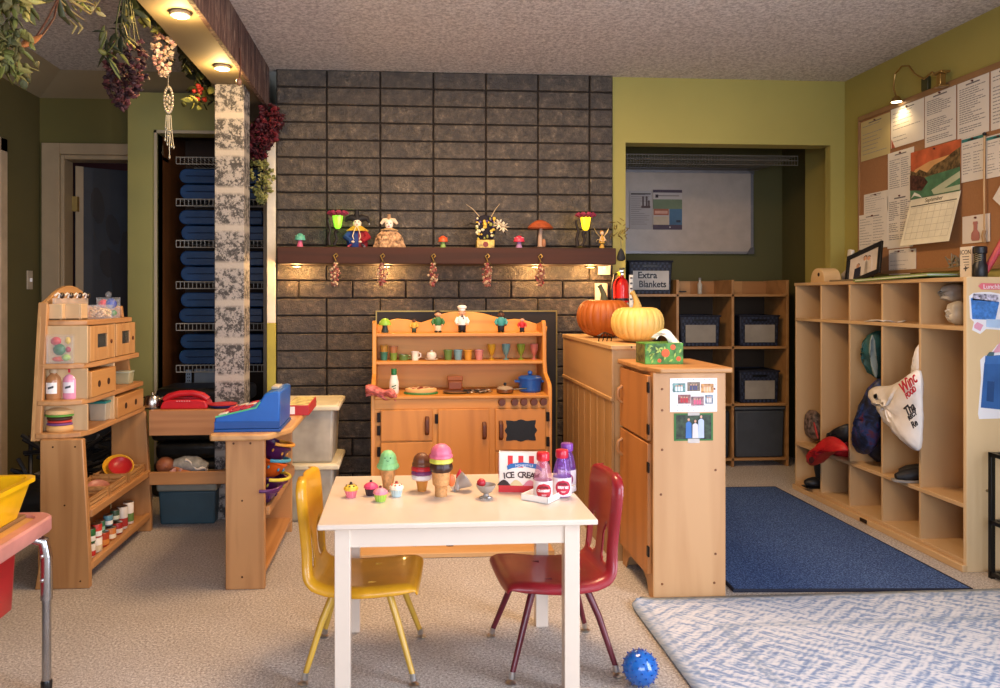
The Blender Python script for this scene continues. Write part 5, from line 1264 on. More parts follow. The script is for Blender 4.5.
# tray and drink bottles
pt = tp(557, 500); tr = T('drink_tray', 'white shallow toy tray holding three drink bottles at the table\'s right corner', 'tray', (.462, 2.452, tz2), math.radians(52))
m = MB(); a, b, h = .10, .047, .02
m.bx(-a, a, -b, b, 0, .004).bx(-a, a, -b, -b+.004, 0, h).bx(-a, a, b-.004, b, 0, h).bx(-a, -a+.004, -b, b, 0, h).bx(a-.004, a, -b, b, 0, h); m.build('tray_shell', WHITE, tr, bev=.0015)
MB().bx(a-.03, a-.0, b-.012, b, 0, .036).build('tray_handle', WHITE, tr, bev=.002)
def drink(label, loc, capc, tint, lab, words, rz=0):
    t = T('drink_bottle', label, 'toy bottle', loc, rz); t.scale = (1.13, 1.13, 1.0)
    tm = mat(tint, .12, alpha=.38, vary=.02, coat=.5)
    MB().lathe([(.0235, 0), (.026, .004), (.026, .055), (.024, .078), (.018, .105), (.0135, .118), (.0135, .124)], seg=30, cap=False).lathe([(.0235, .001), (.001, .0012)], seg=30).build('bottle_body', tm, t)
    MB().lathe([(.0165, .120), (.0175, .123), (.0175, .142), (.0155, .145)], seg=40, rib=.02, nrib=20).build('cap', mat(capc, .35, coat=.3), t)
    m = MB(); m.lathe([(.0264, .004), (.0264, .060), (.0262, .0605)], seg=30, cap=False); m.build('paper_band', mat('ece0e0', .5, alpha=.92), t)
    R_ = .0268
    m = MB(); m.grid(lambda u_, v_: (R_*math.sin((2*u_-1)*math.sqrt(max(0, 1-(2*v_-1)**2))*.85), -R_*math.cos((2*u_-1)*math.sqrt(max(0, 1-(2*v_-1)**2))*.85), .031+.0235*(2*v_-1)), 12, 12); m.build('round_label', mat(lab, .4), t)
    m = MB()
    for k in range(5): m.sph(((k-2)*.0045, -R_-.0002, .042+.002*(k % 2)), (.0032, .0012, .0032), 8, 5)
    m.build('berry_print', mat('6c1420', .5), t)
    m = MB()
    for k in range(5): m.sph(((k-2)*.0065, -R_+.0015*abs(k-2)*.5, .0575-.0012*abs(k-2)), (.0022, .001, .0022), 8, 5)
    m.build('white_dots', WHITE, t)
    o = text('drink_lettering', words, .0105, mat('f4f0ee', .5, vary=0), t, (0, -R_-.0012, .032), ext=.0007, sx=.62, bold=.0004)
    for v in o.data.vertices:
        x = v.co.x*.62; v.co.x = R_*math.sin(x/R_)/.62; v.co.z -= R_*(1-math.cos(x/R_))
    m = MB(); m.bx(-.007, .007, -R_-.0008, -R_, .0195, .0205).bx(-.005, .005, -R_-.0008, -R_, .0165, .0175); m.build('small_print', WHITE, t)
    return t
zb_ = tz2+.004
drink('clear pinkish drink bottle with red cap and round CRANBERRY label', (at(543, 499, Z=zb_).x, at(543, 499, Z=zb_).y, zb_), 'd02030', 'c8708c', 'b81c2c', 'CRANBERRY', math.radians(-4))
drink('clear lilac drink bottle with crimson cap and round BERRY MIX label', (at(562, 495.5, Z=zb_).x, at(562, 495.5, Z=zb_).y, zb_), 'c01c38', '8c50b4', 'b01838', 'BERRY MIX', math.radians(-4))
drink('violet drink bottle with purple cap behind the other two', (at(567, 487, Z=zb_).x, at(567, 487, Z=zb_).y, zb_), '7c3c9c', '7438a4', '8c2858', 'BERRY', math.radians(-20))
# ---- spiky ball
t = T('spiky_ball', 'translucent blue ball covered in little knobs on the carpet beside the red chair', 'ball', (.698, 2.262, 0))
bm_ = mat('1c6cc8', .18, coat=.6, vary=.05, trans=.25)
MB().sph((0, 0, .0545), .051, 32, 20).build('ball_skin', bm_, t)
m = MB(); n = 90
for k in range(n):
    ph = math.acos(1-2*(k+.5)/n); a = PI*(1+5**.5)*k
    d = Vector((math.cos(a)*math.sin(ph), math.sin(a)*math.sin(ph), math.cos(ph)))
    if d.z > -.95: m.tube([Vector((0, 0, .0545))+d*.049, Vector((0, 0, .0545))+d*.0555], [.0028, .0012], 6)
m.build('knobs', mat('0d3f94', .3), t)
# ---- blue entrance mat
def matcarpet():
    m, nt, b = newmat('blue_mat'); b.inputs['Roughness'].default_value = .95
    v = coords(nt, rnd=False); f = noise(nt, v, 150, 3, .8)
    nt.links.new(ramp(nt, f, [(.36, '14264a'), (.5, '2c4a80'), (.64, '6a88b8')]), b.inputs['Base Color']); bump(nt, b, f, .8, .01); return m
t = T('entrance_mat', 'dark blue looped entrance mat in front of the lockers', 'mat', (0, 0, 0))
MB().prism([(1.285, 2.955), (2.215, 2.90), (2.225, 4.54), (1.36, 4.55)], .001, .012, 'z').build('mat_pile', matcarpet(), t, bev=.003)
m = MB(); m.tube([(1.285, 2.955, .006), (2.215, 2.90, .006), (2.225, 4.54, .006), (1.36, 4.55, .006)], .008, 6, True); m.build('rubber_edge', mat('0b1226', .7), t)
# ---- patterned area rug
def rugmat():
    m, nt, b = newmat('distressed_rug'); b.inputs['Roughness'].default_value = .95
    v = coords(nt, rnd=False)
    st = coords(nt, (.35, 1, 1), rnd=False)
    vo = N(nt, 'ShaderNodeTexVoronoi', distance='MANHATTAN'); vo.inputs['Scale'].default_value = 2.1; vo.inputs['Randomness'].default_value = .75; nt.links.new(coords(nt, (1, 1.25, 1), rnd=False), vo.inputs['Vector'])
    rings = math_(nt, 'SINE', math_(nt, 'MULTIPLY', vo.outputs['Distance'], 42))
    v2 = N(nt, 'ShaderNodeTexVoronoi', distance='MANHATTAN'); v2.inputs['Scale'].default_value = 11; nt.links.new(v, v2.inputs['Vector'])
    r2 = math_(nt, 'SINE', math_(nt, 'MULTIPLY', v2.outputs['Distance'], 22))
    st2 = coords(nt, (.16, 1, 1), rnd=False)
    f = noise(nt, st, 60, 5, .75, .3); g = noise(nt, v, 3.2, 3); fine = noise(nt, st2, 150, 3, .85)
    a = math_(nt, 'ADD', math_(nt, 'MULTIPLY', rings, .075), math_(nt, 'MULTIPLY', r2, .065))
    a = math_(nt, 'ADD', a, math_(nt, 'ADD', math_(nt, 'MULTIPLY', f, .75), math_(nt, 'MULTIPLY', g, .3)))
    a = math_(nt, 'ADD', a, math_(nt, 'MULTIPLY', math_(nt, 'SUBTRACT', fine, .5), .55))
    c = ramp(nt, a, [(.40, 'c4c8d0'), (.52, 'aab4c4'), (.60, '7890b4'), (.72, '4f6e9c')])
    sx = N(nt, 'ShaderNodeSeparateXYZ'); nt.links.new(v, sx.inputs[0])
    dl = math_(nt, 'SUBTRACT', sx.outputs['X'], .84); dt_ = math_(nt, 'SUBTRACT', 2.885, sx.outputs['Y'])
    dm = math_(nt, 'MINIMUM', dl, dt_)
    for p_ in (.05, .25, .27):
        ln = ramp(nt, math_(nt, 'ABSOLUTE', math_(nt, 'SUBTRACT', dm, p_)), [(.004, (.6, .6, .6)), (.011, (0, 0, 0))])
        c = mixc(nt, math_(nt, 'MULTIPLY', ln, math_(nt, 'MULTIPLY', f, 1.4)), c, '5d7794')
    edge = ramp(nt, dm, [(.012, (1, 1, 1)), (.05, (0, 0, 0))]); c = mixc(nt, math_(nt, 'MULTIPLY', edge, .7), c, '6b8096')
    c = mixc(nt, math_(nt, 'MULTIPLY', fine, .2), c, 'dedad6')
    nt.links.new(c, b.inputs['Base Color']); bump(nt, b, fine, .4, .004); return m
m = MB()
def rugf(a, b):
    x = .84+1.76*a; y = 1.15+1.735*b
    z = .010+.018*max(0, 1-((x-.84)**2+(y-2.885)**2)**.5/.10)
    cut = max(0, .06-(x-.84)-(2.885-y))
    return (x+cut*.5, y-cut*.5, z)
m.grid(rugf, 60, 60); tag(m.build('area_rug', rugmat(), solid=.009), 'large cream and faded-blue patterned flatweave rug at the lower right', 'rug')
# ================================================================ RIGHT SIDE
BIR = lambda ax='z': wood('c4a274', 'b49064', ax, s=5, rough=.45)
L = T('coat_lockers', 'birch plywood coat locker unit with five open bays along the right wall', 'locker unit')
lx0, lx1 = 2.345, 2.683; ys = [3.12+.282*k for k in range(6)]; lt_ = 1.234
for k, y in enumerate(ys):
    if k == 0: MB().bx(lx0, lx1, y-.02, y, 0, lt_).build('end_panel', wood('d8bc90', 'cdae80', 'z', s=5), L, bev=.002)  # end panel in paler birch: front light put into its colour
    else: MB().bx(lx0+.004, lx1, y-.007, y+.007, .04, lt_-.018).build('divider', BIR('z'), L, bev=.002)
MB().bx(lx0, lx1, ys[0], ys[-1]+.01, lt_-.018, lt_).build('top_board', BIR('y'), L, bev=.002)
for z in (1.022, .278): MB().bx(lx0, lx1, ys[0], ys[-1], z-.014, z+.004).build('cross_shelf', BIR('y'), L, bev=.002)
MB().bx(lx0, lx1, ys[0], ys[-1], .03, .048).build('floor_shelf', BIR('y'), L, bev=.002)
MB().bx(lx1-.012, lx1, ys[0], ys[-1], .04, lt_-.02).build('back_board', BIR('z'), L)
MB().bx(lx0-.018, lx0+.01, ys[0]-.02, ys[-1], 0, .03).build('plinth', BIR('y'), L, bev=.003)
MB().box((lx0-.02, 3.80, .017), (.008, .055, .018)).build('plinth_latch', mat('2c1c14', .5, .5), L, bev=.002)
for y, z in ((3.12, .34),): MB().cyl((lx0+.09, 3.1, z), (lx0+.09, 3.097, z), .006).build('screw', mat('8a7450', .5, .5), L)
for y in (ys[0]+.015,): MB().tube([(2.60, y-.01, .965), (2.60, y+.02, .96), (2.60, y+.03, .94), (2.60, y+.02, .925)], .004, 6).build('coat_hook', BLACK, L)
# puffed outlines: real thickness, from an outline on a plane of constant X
def puff(name, uv, X, th, mats, parent=None, lev=6, wr=.15, seed=1, pts3=None, sm=60):
    P = pts3 or [at(u, v, X=X) for u, v in uv]
    # subdivide outline
    Q = []
    for i, p in enumerate(P):
        q = P[(i+1) % len(P)]
        for k in range(4): Q.append(p.lerp(q, k/4))
    for _ in range(2): Q = [(Q[i-1]+Q[i]*2+Q[(i+1) % len(Q)])/4 for i in range(len(Q))]
    c = sum(Q, Vector())/len(Q); rn = random.Random(seed); ph = rn.uniform(0, 6)
    m = MB(); m.smooth = sm; rs = []
    for side in (-1, 1):
        lv = range(lev) if side < 0 else range(lev-1, -1, -1)
        for l in lv:
            s = .05+.95*(l/(lev-1)) if lev > 1 else 1
            r = []
            for i, p in enumerate(Q):
                d = p-c; a = i/len(Q)*2*PI
                w = 1+wr*math.sin(a*7+ph+l)*(.6)*(1-s*.4)+wr*.7*math.sin(a*13+l*2.1+ph)
                t_ = math.sqrt(max(0, 1-(s*.995)**2.4))*th*w
                r.append(c+d*s+Vector((side*t_/2, 0, 0)))
            rs.append(r)
    m.rings(rs)
    return m.build(name, mats, parent)
# white shopping bag
t = T('shopping_bag', 'white plastic shopping bag with red and black lettering slumped in the second locker bay', 'bag', (0, 0, 0))
puff('bag_body', [(868, 392), (876, 386), (893, 386), (908, 376), (921, 366), (922, 410), (921, 452), (912, 449), (900, 438), (889, 425), (879, 408), (874, 402)], 2.285, .10, mat('d9d3ca', .35, vary=.05, bmp=.7, bs=16), t, wr=.18, seed=3)
puff('bag_handle', [(912, 378), (914, 360), (918, 345), (921, 343), (922, 375), (918, 380)], 2.36, .04, mat('d9d3ca', .35), t, seed=4)
puff('knot_hole', [(873, 395), (877, 393), (877, 398), (874, 399)], 2.232, .004, BLACK, t, seed=4)
RT = mat('b82838', .5); BT = mat('26262a', .5)
def walltext(s, u, v, X, size, mt, name='lettering', tilt=0.0, sx=1.0):
    p = at(u, v, X=X); return text(name, s, size, mt, t, p, rot=(PI/2, tilt, -PI/2), ext=.0015, sx=sx, bold=.0008, align='LEFT')
walltext('Winc', 901, 390, 2.228, .078, RT, tilt=-.62, sx=.72)
walltext('FOOD', 906, 397, 2.228, .035, RT, tilt=-.62, sx=.8)
walltext('Tha', 905.5, 413, 2.228, .06, BT, tilt=-.62, sx=.8)
walltext('RECY', 908.5, 419, 2.228, .027, BT, tilt=-.62)
walltext('Re', 912, 426, 2.228, .042, BT, tilt=-.62, sx=.9)
# clothes
DKG = mat('1c4a4a', .6, vary=.25, bmp=.5, bs=20)
t = T('backpack', 'dark teal backpack with grey trim hanging in the third locker bay', 'backpack', (0, 0, 0))
puff('backpack_body', [(872, 336), (877, 330), (882, 332), (882, 380), (876, 378), (874, 365), (870, 350)], 2.44, .14, DKG, t, seed=5)
puff('trim_strap', [(869.5, 345), (872, 334), (873.2, 336), (871.5, 348), (875.5, 368), (877, 378), (874.5, 377), (873, 366)], 2.37, .03, mat('7c8a88', .6), t, seed=6)
def galaxy():
    m, nt, b = newmat('galaxy_print'); b.inputs['Roughness'].default_value = .5
    v = coords(nt); f = noise(nt, v, 16, 5, .6, .6); g = noise(nt, v, 20, 4, .6)
    c = ramp(nt, f, [(.3, '0c0d18'), (.45, '141a30'), (.55, '24386a'), (.64, '5a2030'), (.75, '8a4030')])
    nt.links.new(c, b.inputs['Base Color']); bump(nt, b, g, .5, .01); return m
t = T('puffer_jacket', 'dark galaxy-print puffer jacket hanging in the third locker bay', 'jacket', (0, 0, 0)); GX = galaxy()
puff('jacket_sleeve', [(872, 388), (878, 378), (882, 380), (882, 408), (878, 428), (873, 450), (866, 455), (857, 452), (855, 444), (857, 430), (862, 412), (867, 398)], 2.36, .11, GX, t, seed=8)
puff('jacket_body', [(872, 420), (882, 395), (884, 400), (884, 462), (876, 462), (870, 448)], 2.45, .14, mat('14182a', .6, vary=.4, bmp=.5, bs=20), t, seed=9)
t = T('rain_jacket', 'red and black jacket slumped over the bench of the fourth and fifth locker bays', 'jacket', (0, 0, 0))
rj = mat('a8181c', .55, vary=.12, bmp=.4, bs=18)
puff('red_sleeve', [(808, 462), (808, 454), (818, 446), (828, 436), (836, 437), (846, 445), (848, 452), (836, 450), (826, 456), (817, 465), (811, 466)], 2.285, .09, rj, t, seed=10, lev=8)
puff('sleeve_opening', [(808.5, 459), (812, 456), (815, 460), (812, 464), (809.5, 463)], 2.238, .006, mat('3a0c10', .8), t, seed=2)
puff('red_body', [(836, 440), (849, 430), (850, 458), (840, 457), (832, 450)], 2.40, .14, rj, t, seed=11)
puff('black_shoulder', [(828, 435), (840, 427), (850, 422), (850, 440), (840, 444), (834, 442)], 2.36, .10, mat('15161a', .5, bmp=.5, bs=20), t, seed=12)
t = T('zip_pouch', 'brown and grey patterned pouch standing in the farthest locker bay', 'pouch', (0, 0, 0))
puff('pouch_body', [(807, 409), (819, 411), (820, 440), (816, 441), (807, 436)], 2.42, .08, mat('5f4f48', .6, vary=.5, ns=45), t, seed=13, wr=.05)
puff('red_piping', [(813, 422), (814.5, 422), (819, 439), (817.5, 439)], 2.375, .01, mat('9c2428', .5), t, seed=13)
t = T('rain_boot', 'black child boot standing below the bench in the farthest locker bay', 'boot', (2.42, 4.36, .048))
MB().tube([(0, 0, .19), (.0, 0, .1), (.005, 0, .05), (-.002, 0, .025)], [.05, .044, .04, .038], 14).build('boot_shaft', mat('111318', .5), t)
MB().sph((-.035, 0, .028), (.075, .042, .032), 14, 8).build('boot_foot', mat('111318', .5), t)
MB().box((-.03, 0, .004), (.15, .08, .008)).build('sole', BLACK, t, bev=.003)
for k, (x, y, a, lb) in enumerate(((2.395, 3.50, 2.9, 'front black sneaker of the pair on the bench of the second locker bay'), (2.47, 3.58, 2.7, 'rear black sneaker of the pair on the bench of the second locker bay'))):
    t = T('sneaker', lb, 'shoe', (x, y, .282), a, 'black sneakers in the locker')
    m = MB(); m.tube([(-.075, 0, .035), (-.05, 0, .045), (0, 0, .038), (.05, 0, .026), (.085, 0, .02)], [.028, .036, .034, .034, .018], 14, flat=.9); m.build('shoe_upper', mat('15161a', .6, bmp=.3), t)
    MB().prism([(-.095, -.02), (-.09, -.032), (0, -.03), (.06, -.038), (.10, -.02), (.10, .02), (.06, .038), (0, .03), (-.09, .032), (-.095, .02)], 0, .012, 'z').build('sole', mat('8a8680', .6), t, bev=.003)
    m = MB()
    for j in range(4): m.tube([(-.02+.02*j, -.018, .070-.007*j), (-.02+.02*j, .018, .070-.007*j)], .003, 5)
    m.build('laces', mat('2c2c30', .7), t)
t = T('clear_bag', 'crumpled clear plastic bag stuffed in the top cubby of the nearest locker bay', 'plastic bag', (0, 0, 0))
puff('bag_plastic', [(941, 288), (950, 283), (962, 284), (963, 302), (955, 303), (946, 300)], 2.50, .12, mat('bab4a8', .25, vary=.2, bmp=.9, bs=18), t, seed=15, wr=.25)
puff('bag_tail', [(951, 302), (963, 300), (963, 326), (955, 325), (951, 318)], 2.44, .08, mat('b4aea0', .25, vary=.2, bmp=.9, bs=18), t, seed=16, wr=.25)
m = MB(); m.grid(lambda a, b: (2.345+.12*a-.006, 3.66+.16*b, 1.031+.005*math.sin(7*a+5*b)), 6, 6)
tag(m.build('paper_scrap', PAPER, solid=.001), 'curled white paper scrap on the upper cross shelf of the lockers', 'paper')
# stickers on the near end panel
t = T('basket_sticker', 'blue shopping basket sticker with white outline and pink lettered tab on the locker end', 'sticker', (0, 0, 0)); ye = 3.0995
def stk(name, uv, mt, dy=0.0): 
    pts = [(at(u, v, Y=ye).x, at(u, v, Y=ye).z) for u, v in uv]
    return MB().prism(pts, ye-.0010-dy, ye-dy, 'y').build(name, mt, t)
SW = mat('e6e6ea', .35, vary=0)
stk('white_backing', [(969, 296), (973, 293), (982, 292), (990, 292), (1001, 294), (1015, 300), (1015, 331), (986, 329), (980, 334), (972, 330), (974, 322), (970, 318)], SW)
stk('blue_basket', [(970.5, 298), (999, 302), (995, 320), (972, 319)], mat('3f78c0', .4, vary=.15, ns=60), .0012)
stk('contents', [(973, 293.5), (986, 294), (998, 295), (998, 302), (972, 300)], mat('a9a6c4', .4, vary=.5, ns=60), .0012)
stk('blue_parcel', [(986, 319), (1012, 320), (1012, 329), (986, 327)], mat('a9c4e2', .4), .0018)
stk('pink_parcel', [(974, 325), (977, 322), (983, 325), (980, 331), (974, 328)], mat('d89ab0', .4), .0012)
stk('pink_tab', [(978, 286), (981, 283), (1015, 284), (1015, 290), (981, 289.5)], mat('d8707c', .4), .0012)
p = at(997, 286.8, Y=ye); text('tab_lettering', 'Lunchboxes', .026, SW, t, (p.x, ye-.0028, p.z), ext=.0004)
t = T('bin_sticker', 'large blue lidded bin sticker with white outline lower on the locker end', 'sticker', (0, 0, 0))
stk('white_backing', [(980, 360), (984, 356), (990, 354), (997, 345), (1015, 335), (1015, 418), (979, 419), (978, 414), (981, 378)], SW)
stk('blue_bin', [(986, 358), (1015, 359), (1015, 411), (980.5, 407.5), (984, 364)], mat('2f5f9e', .4, vary=.08), .0012)
stk('bin_lid', [(985, 356), (1015, 354), (1015, 364), (984.5, 364)], mat('3d70b4', .4), .0020)
stk('bin_groove', [(987, 381), (994, 381.5), (993, 402), (986, 401)], mat('20477c', .4), .0020)
stk('pink_arm', [(992, 353), (1000, 342), (1015, 336), (1015, 344), (1000, 352)], mat('d8a0b4', .4), .0012)
stk('grey_hand', [(986, 356), (989, 352), (994, 352), (993, 356)], mat('4c6870', .4), .0024)
# black metal rack at the right edge
t = T('metal_rack', 'low black metal rack at the right edge next to the locker end', 'rack', (0, 0, 0))
for x, y in ((2.40, 3.03), (2.66, 3.03), (2.40, 2.78), (2.66, 2.78)): MB().bx(x-.009, x+.009, y-.009, y+.009, 0, .515).build('post', BLACK, t, bev=.001)
for z in (.506, .23, .02):
    m = MB(); m.bx(2.40, 2.66, 3.021, 3.039, z-.008, z+.008).bx(2.40, 2.66, 2.771, 2.789, z-.008, z+.008).bx(2.391, 2.409, 2.78, 3.03, z-.008, z+.008).bx(2.651, 2.669, 2.78, 3.03, z-.008, z+.008); m.build('shelf_frame', BLACK, t)
    if z < .4 and z > .1:
        m = MB()
        for k in range(9): m.tube([(2.42+.028*k, 2.78, z+.006), (2.42+.028*k, 3.03, z+.006)], .003, 6)
        m.build('shelf_wires', BLACK, t)
# ---- cork board and papers on the right wall
CKX = XR-.002
cu0 = at(862, 122, X=XR); cu1 = at(862, 272, X=XR)
t = T('cork_board', 'large tan cork notice board on the right wall', 'notice board', (0, 0, 0))
MB().bx(XR-.012, XR-.001, 2.2, cu0.y, cu1.z, cu0.z).build('cork_sheet', mat('9c6f47', .9, vary=.03, ns=90), t)
m = MB(); m.bx(XR-.02, XR-.001, 2.2, cu0.y, cu0.z, cu0.z+.03).bx(XR-.02, XR-.001, 2.2, cu0.y, cu1.z-.02, cu1.z).bx(XR-.02, XR-.001, cu0.y, cu0.y+.012, cu1.z-.02, cu0.z+.03); m.build('frame', mat('8e6c46', .6), t, bev=.002)
LN = [mat('8b8985', .8, vary=0), mat('6a6764', .8, vary=0)]
def sheet(label, u0, u1, vt, vb, col='ded8cc', lines=14, x=XR-.0145, head=None, tilt=0, lay=0, extra=None, cat='paper', name='posted_paper', seed=0, cols=1):
    X = x-lay*.002
    a, b = at(u0, vt, X=X), at(u0, vb, X=X); c = at(u1, vt, X=X)
    yL, yR = a.y, c.y; w = yL-yR; h = a.z-b.z
    t = T(name, label, cat, (X, (yL+yR)/2, b.z)); 
    if tilt: t.rotation_euler = (0, tilt, 0); t.location.x -= math.sin(tilt)*0
    MB().bx(-.0006, .0006, -w/2, w/2, 0, h).build('sheet', mat(col, .7, vary=.015), t)
    rn = random.Random(seed+int(u0)); 
    if lines:
        m = MB()
        top = h*(.86 if not head else .82)
        for k in range(lines):
            z = top-(top-.06*h)*k/lines
            if rn.random() < .12: continue
            for cc in range(cols):
                y0 = w/2-w*(.07+cc/cols*.9); L_ = w*(.86/cols)*rn.uniform(.45, 1)
                # broken into words
                y = y0
                while y > y0-L_:
                    q = rn.uniform(.008, .03); m.bx(-.0011, -.0006, max(y-q, y0-L_), y, z-h*.008, z+h*.008); y -= q+.004
        m.build('printed_lines', LN[0], t)
        m = MB(); m.bx(-.0012, -.0006, -w*.22, w*.22, h*.91, h*.935); m.build('printed_heading', LN[1], t)
    if head: MB().bx(-.0012, -.0006, -w/2+.003, w/2-.003, h*.90, h*.97).build('colour_header', mat(head, .6), t)
    MB().cyl((0, 0, h-.012), (-.008, 0, h-.012), .005, .004, 10).build('push_pin', mat('5a2a20', .4), t)
    return t, w, h
sheet('pale yellow certificate, top left on the cork board', 861, 890, 123, 162, 'bfae78', 8)
sheet('white flyer with orange-pink corners beside the yellow certificate', 891, 924, 110, 149, lines=8)
t_ = t = [o for o in bpy.data.objects if o.get('label', '').startswith('white flyer with orange')][0]
MB().prism([(.13, .0), (.1, .0), (.13, .05)], -.0015, -.0006, 'x').build('corner_print', mat('b06048', .5), t); 
sheet('large typed letter in the top row, second sheet right of the flyer\'s edge', 925, 956, 96, 148, lines=22)
sheet('large typed letter in the top row above the teal-headed lists', 957.5, 989, 84, 140, lines=20)
sheet('typed letter in the top row cut by the right edge of the picture', 991, 1022, 70, 131, lines=14)
sheet('narrow typed list left of the sunset calendar', 888, 914, 154, 196, lines=16, lay=1, cols=2)
sheet('typed note in the left column of the board, below the bare cork', 864, 888, 195, 217, lines=8)
sheet('form with small diagrams at the board\'s lower left corner', 858, 888, 216, 250, lines=10, lay=1, cols=2)
sheet('tall typed table sheet left of the calendar grid', 887.5, 913, 196, 249, lines=22, lay=0, cols=2)
sheet('notice with crest at the bottom of the board below the table sheet', 889, 910, 250, 275, lines=5)
sheet('narrow blank strip of paper next to the notice at the bottom', 910, 916, 249, 272, lines=0)
sheet('teal-headed list, left one of the two right of the sunset picture', 961.5, 985, 139, 183, head='3c8480', lines=12, lay=1, cols=2)
sheet('teal-headed list, right one, beside the hanging cord', 986, 1012, 137, 179, head='3c8480', lines=12, lay=1, cols=2)
# calendar
t, w_, h_ = sheet('calendar with sunset lake picture above a September grid', 911, 961, 153, 200, 'b8683c', 0, lay=3, cat='calendar', name='wall_calendar')
def cq(name, pts, mt, dx): return MB().prism([((.5-p[0])*w_, p[1]*h_) for p in pts], -dx-.0008, -dx, 'x').build(name, mt, t)
cq('sunset_sky', [(0, .45), (0, 1), (1, 1), (1, .45)], mat('c0603a', .5, vary=.2), .0008)
cq('sun_glow', [(0, .45), (.1, .62), (.4, .72), (.8, .75), (1, .82), (1, .45)], mat('d8a468', .5), .0018)
cq('tree_line', [(0, .3), (0, .62), (.12, .55), (.2, .6), (.35, .5), (.5, .62), (.7, .68), (.85, .78), (1, .85), (1, .3)], mat('6a5534', .6, vary=.4, ns=50), .0028)
cq('lake', [(0, 0), (0, .34), (.4, .42), (1, .46), (1, 0)], mat('4f7a58', .5, vary=.15, ns=20), .0038)
cq('light_water', [(.45, .12), (1, .38), (1, .25), (.7, .1), (1, .12), (1, .02), (.5, .02)], mat('b9c0a0', .5), .0048)
cq('dark_bush', [(0, .2), (0, .52), (.1, .5), (.3, .42), (.38, .3), (.25, .15)], mat('4a2c22', .6, vary=.4, ns=60), .0050)
cq('white_branch', [(.02, .02), (.1, .14), (.2, .08), (.26, 0), (.18, .04), (.1, .07)], mat('d9d8c8', .6), .0060)
g = MB(); gh = at(912, 202, X=XR-.03).z-at(906, 250, X=XR-.05).z
pg = T('calendar_page', '', ''); 
for k_ in ('label', 'category'): del pg[k_]
bpy.data.objects.remove(pg)
Mx = Matrix.Rotation(math.radians(14), 4, 'Y')
def pgbox(m, y0, y1, z0, z1, d0, d1): m.M = Mx; m.bx(d0, d1, y0, y1, z0, z1); return m
po = pgbox(MB(), -w_/2, w_/2, -gh, 0, -.0006, .0006).build('calendar_page', mat('e2dcc4', .7), t)
m = MB(); m.M = Mx
for k in range(6): m.bx(-.0012, -.0006, -w_*.44, w_*.44, -gh*(.2+.135*k)-.0008, -gh*(.2+.135*k)+.0008)
for k in range(8): m.bx(-.0012, -.0006, -w_*.44+w_*.88*k/7-.0006, -w_*.44+w_*.88*k/7+.0006, -gh*.875, -gh*.2)
m.build('grid_lines', mat('b8b098', .7), po)
pgbox(MB(), -w_*.46, w_*.46, -gh*.17, -gh*.15, -.0014, -.0006).build('header_bar', mat('4c4a3c', .7), po)
rm = Mx @ Matrix.Rotation(-PI/2, 4, 'Z') @ Matrix.Rotation(PI/2, 4, 'X')
o = text('month_lettering', 'September', .03, mat('4c4a3c', .7), po, Mx @ Vector((-.0012, 0, -gh*.075)), rot=rm.to_euler(), ext=.0004)
t, w_, h_ = sheet('small pink-white card with bottle drawing pinned above the locker end', 962.5, 990, 217, 244, 'dcd2c6', 0, lay=1, cat='card')
MB().lathe([(.022, .01), (.028, .02), (.026, .045), (.012, .06), (.012, .085), (.016, .09), (.014, .1)], (0, 0, 0), seg=14, sx=.08).build('bottle_drawing', mat('a8706a', .6), t).location = (-.003, .0, .0)
m = MB(); m.M = Matrix.Rotation(math.radians(40), 4, 'X'); m.bx(-.0006, .0006, -.09, .09, 0, .16)
p = at(1001, 199, X=XR-.03); t = tag(m.build('posted_paper', mat('d9d2c6', .7)), 'white sheet pinned at a slant at the right edge of the cork board', 'paper', None, (XR-.03, p.y-.02, p.z-.05))
m = MB(); a, b = at(984.5, 134, X=XR-.03), at(984.5, 238, X=XR-.03)
m.tube([a, (a+b)/2+Vector((0, .003, 0)), b], .004, 6); o = tag(m.build('pull_cord', mat('c4a070', .7)), 'beige cord hanging down the cork board above the black bottle', 'cord')
MB().tube([b+Vector((0, 0, .035)), b+Vector((-.004, .004, .01)), b-Vector((0, 0, .02))], .008, 8).build('cord_knot', mat('a08058', .7), o)
MB().sph(a, .009).build('pin', BLACK, o)
# clamp lamp
t = T('clamp_lamp', 'brass gooseneck clamp lamp clipped to the top of the cork board, shining', 'lamp', (0, 0, 0)); BR = mat('a8864c', .3, .8)
XL_ = XR-.05
def wp(u, v, X=XL_): return at(u, v, X=X)
MB().tube([wp(940, 76), wp(932, 72), wp(924, 79), wp(915, 74), wp(909, 66), wp(902, 66), wp(895, 74), wp(893.5, 88), wp(896, 97)], .005, 8).build('gooseneck', BR, t)
hp = wp(896.5, 100); MB().lathe([(.012, .02), (.02, .01), (.034, -.012), (.031, -.012), (.016, .008)], hp, seg=18).build('lamp_head', BR, t)
MB().lathe([(.026, -.011), (.024, -.007)], hp, seg=16).build('bulb_disc', mat('ffedc8', .4, emit=9, vary=0), t)
q = wp(941, 80); MB().box(q, (.03, .03, .06)).box(q+Vector((0, 0, .035)), (.05, .07, .012)).box(q-Vector((0, 0, .03)), (.05, .05, .01)).build('clamp', BR, t, bev=.003)
q = wp(926, 84, XR-.012); MB().box(q, (.02, .05, .07)).build('switch_box', mat('3a3a20', .5), t, bev=.004)
LAMP_HEAD = hp
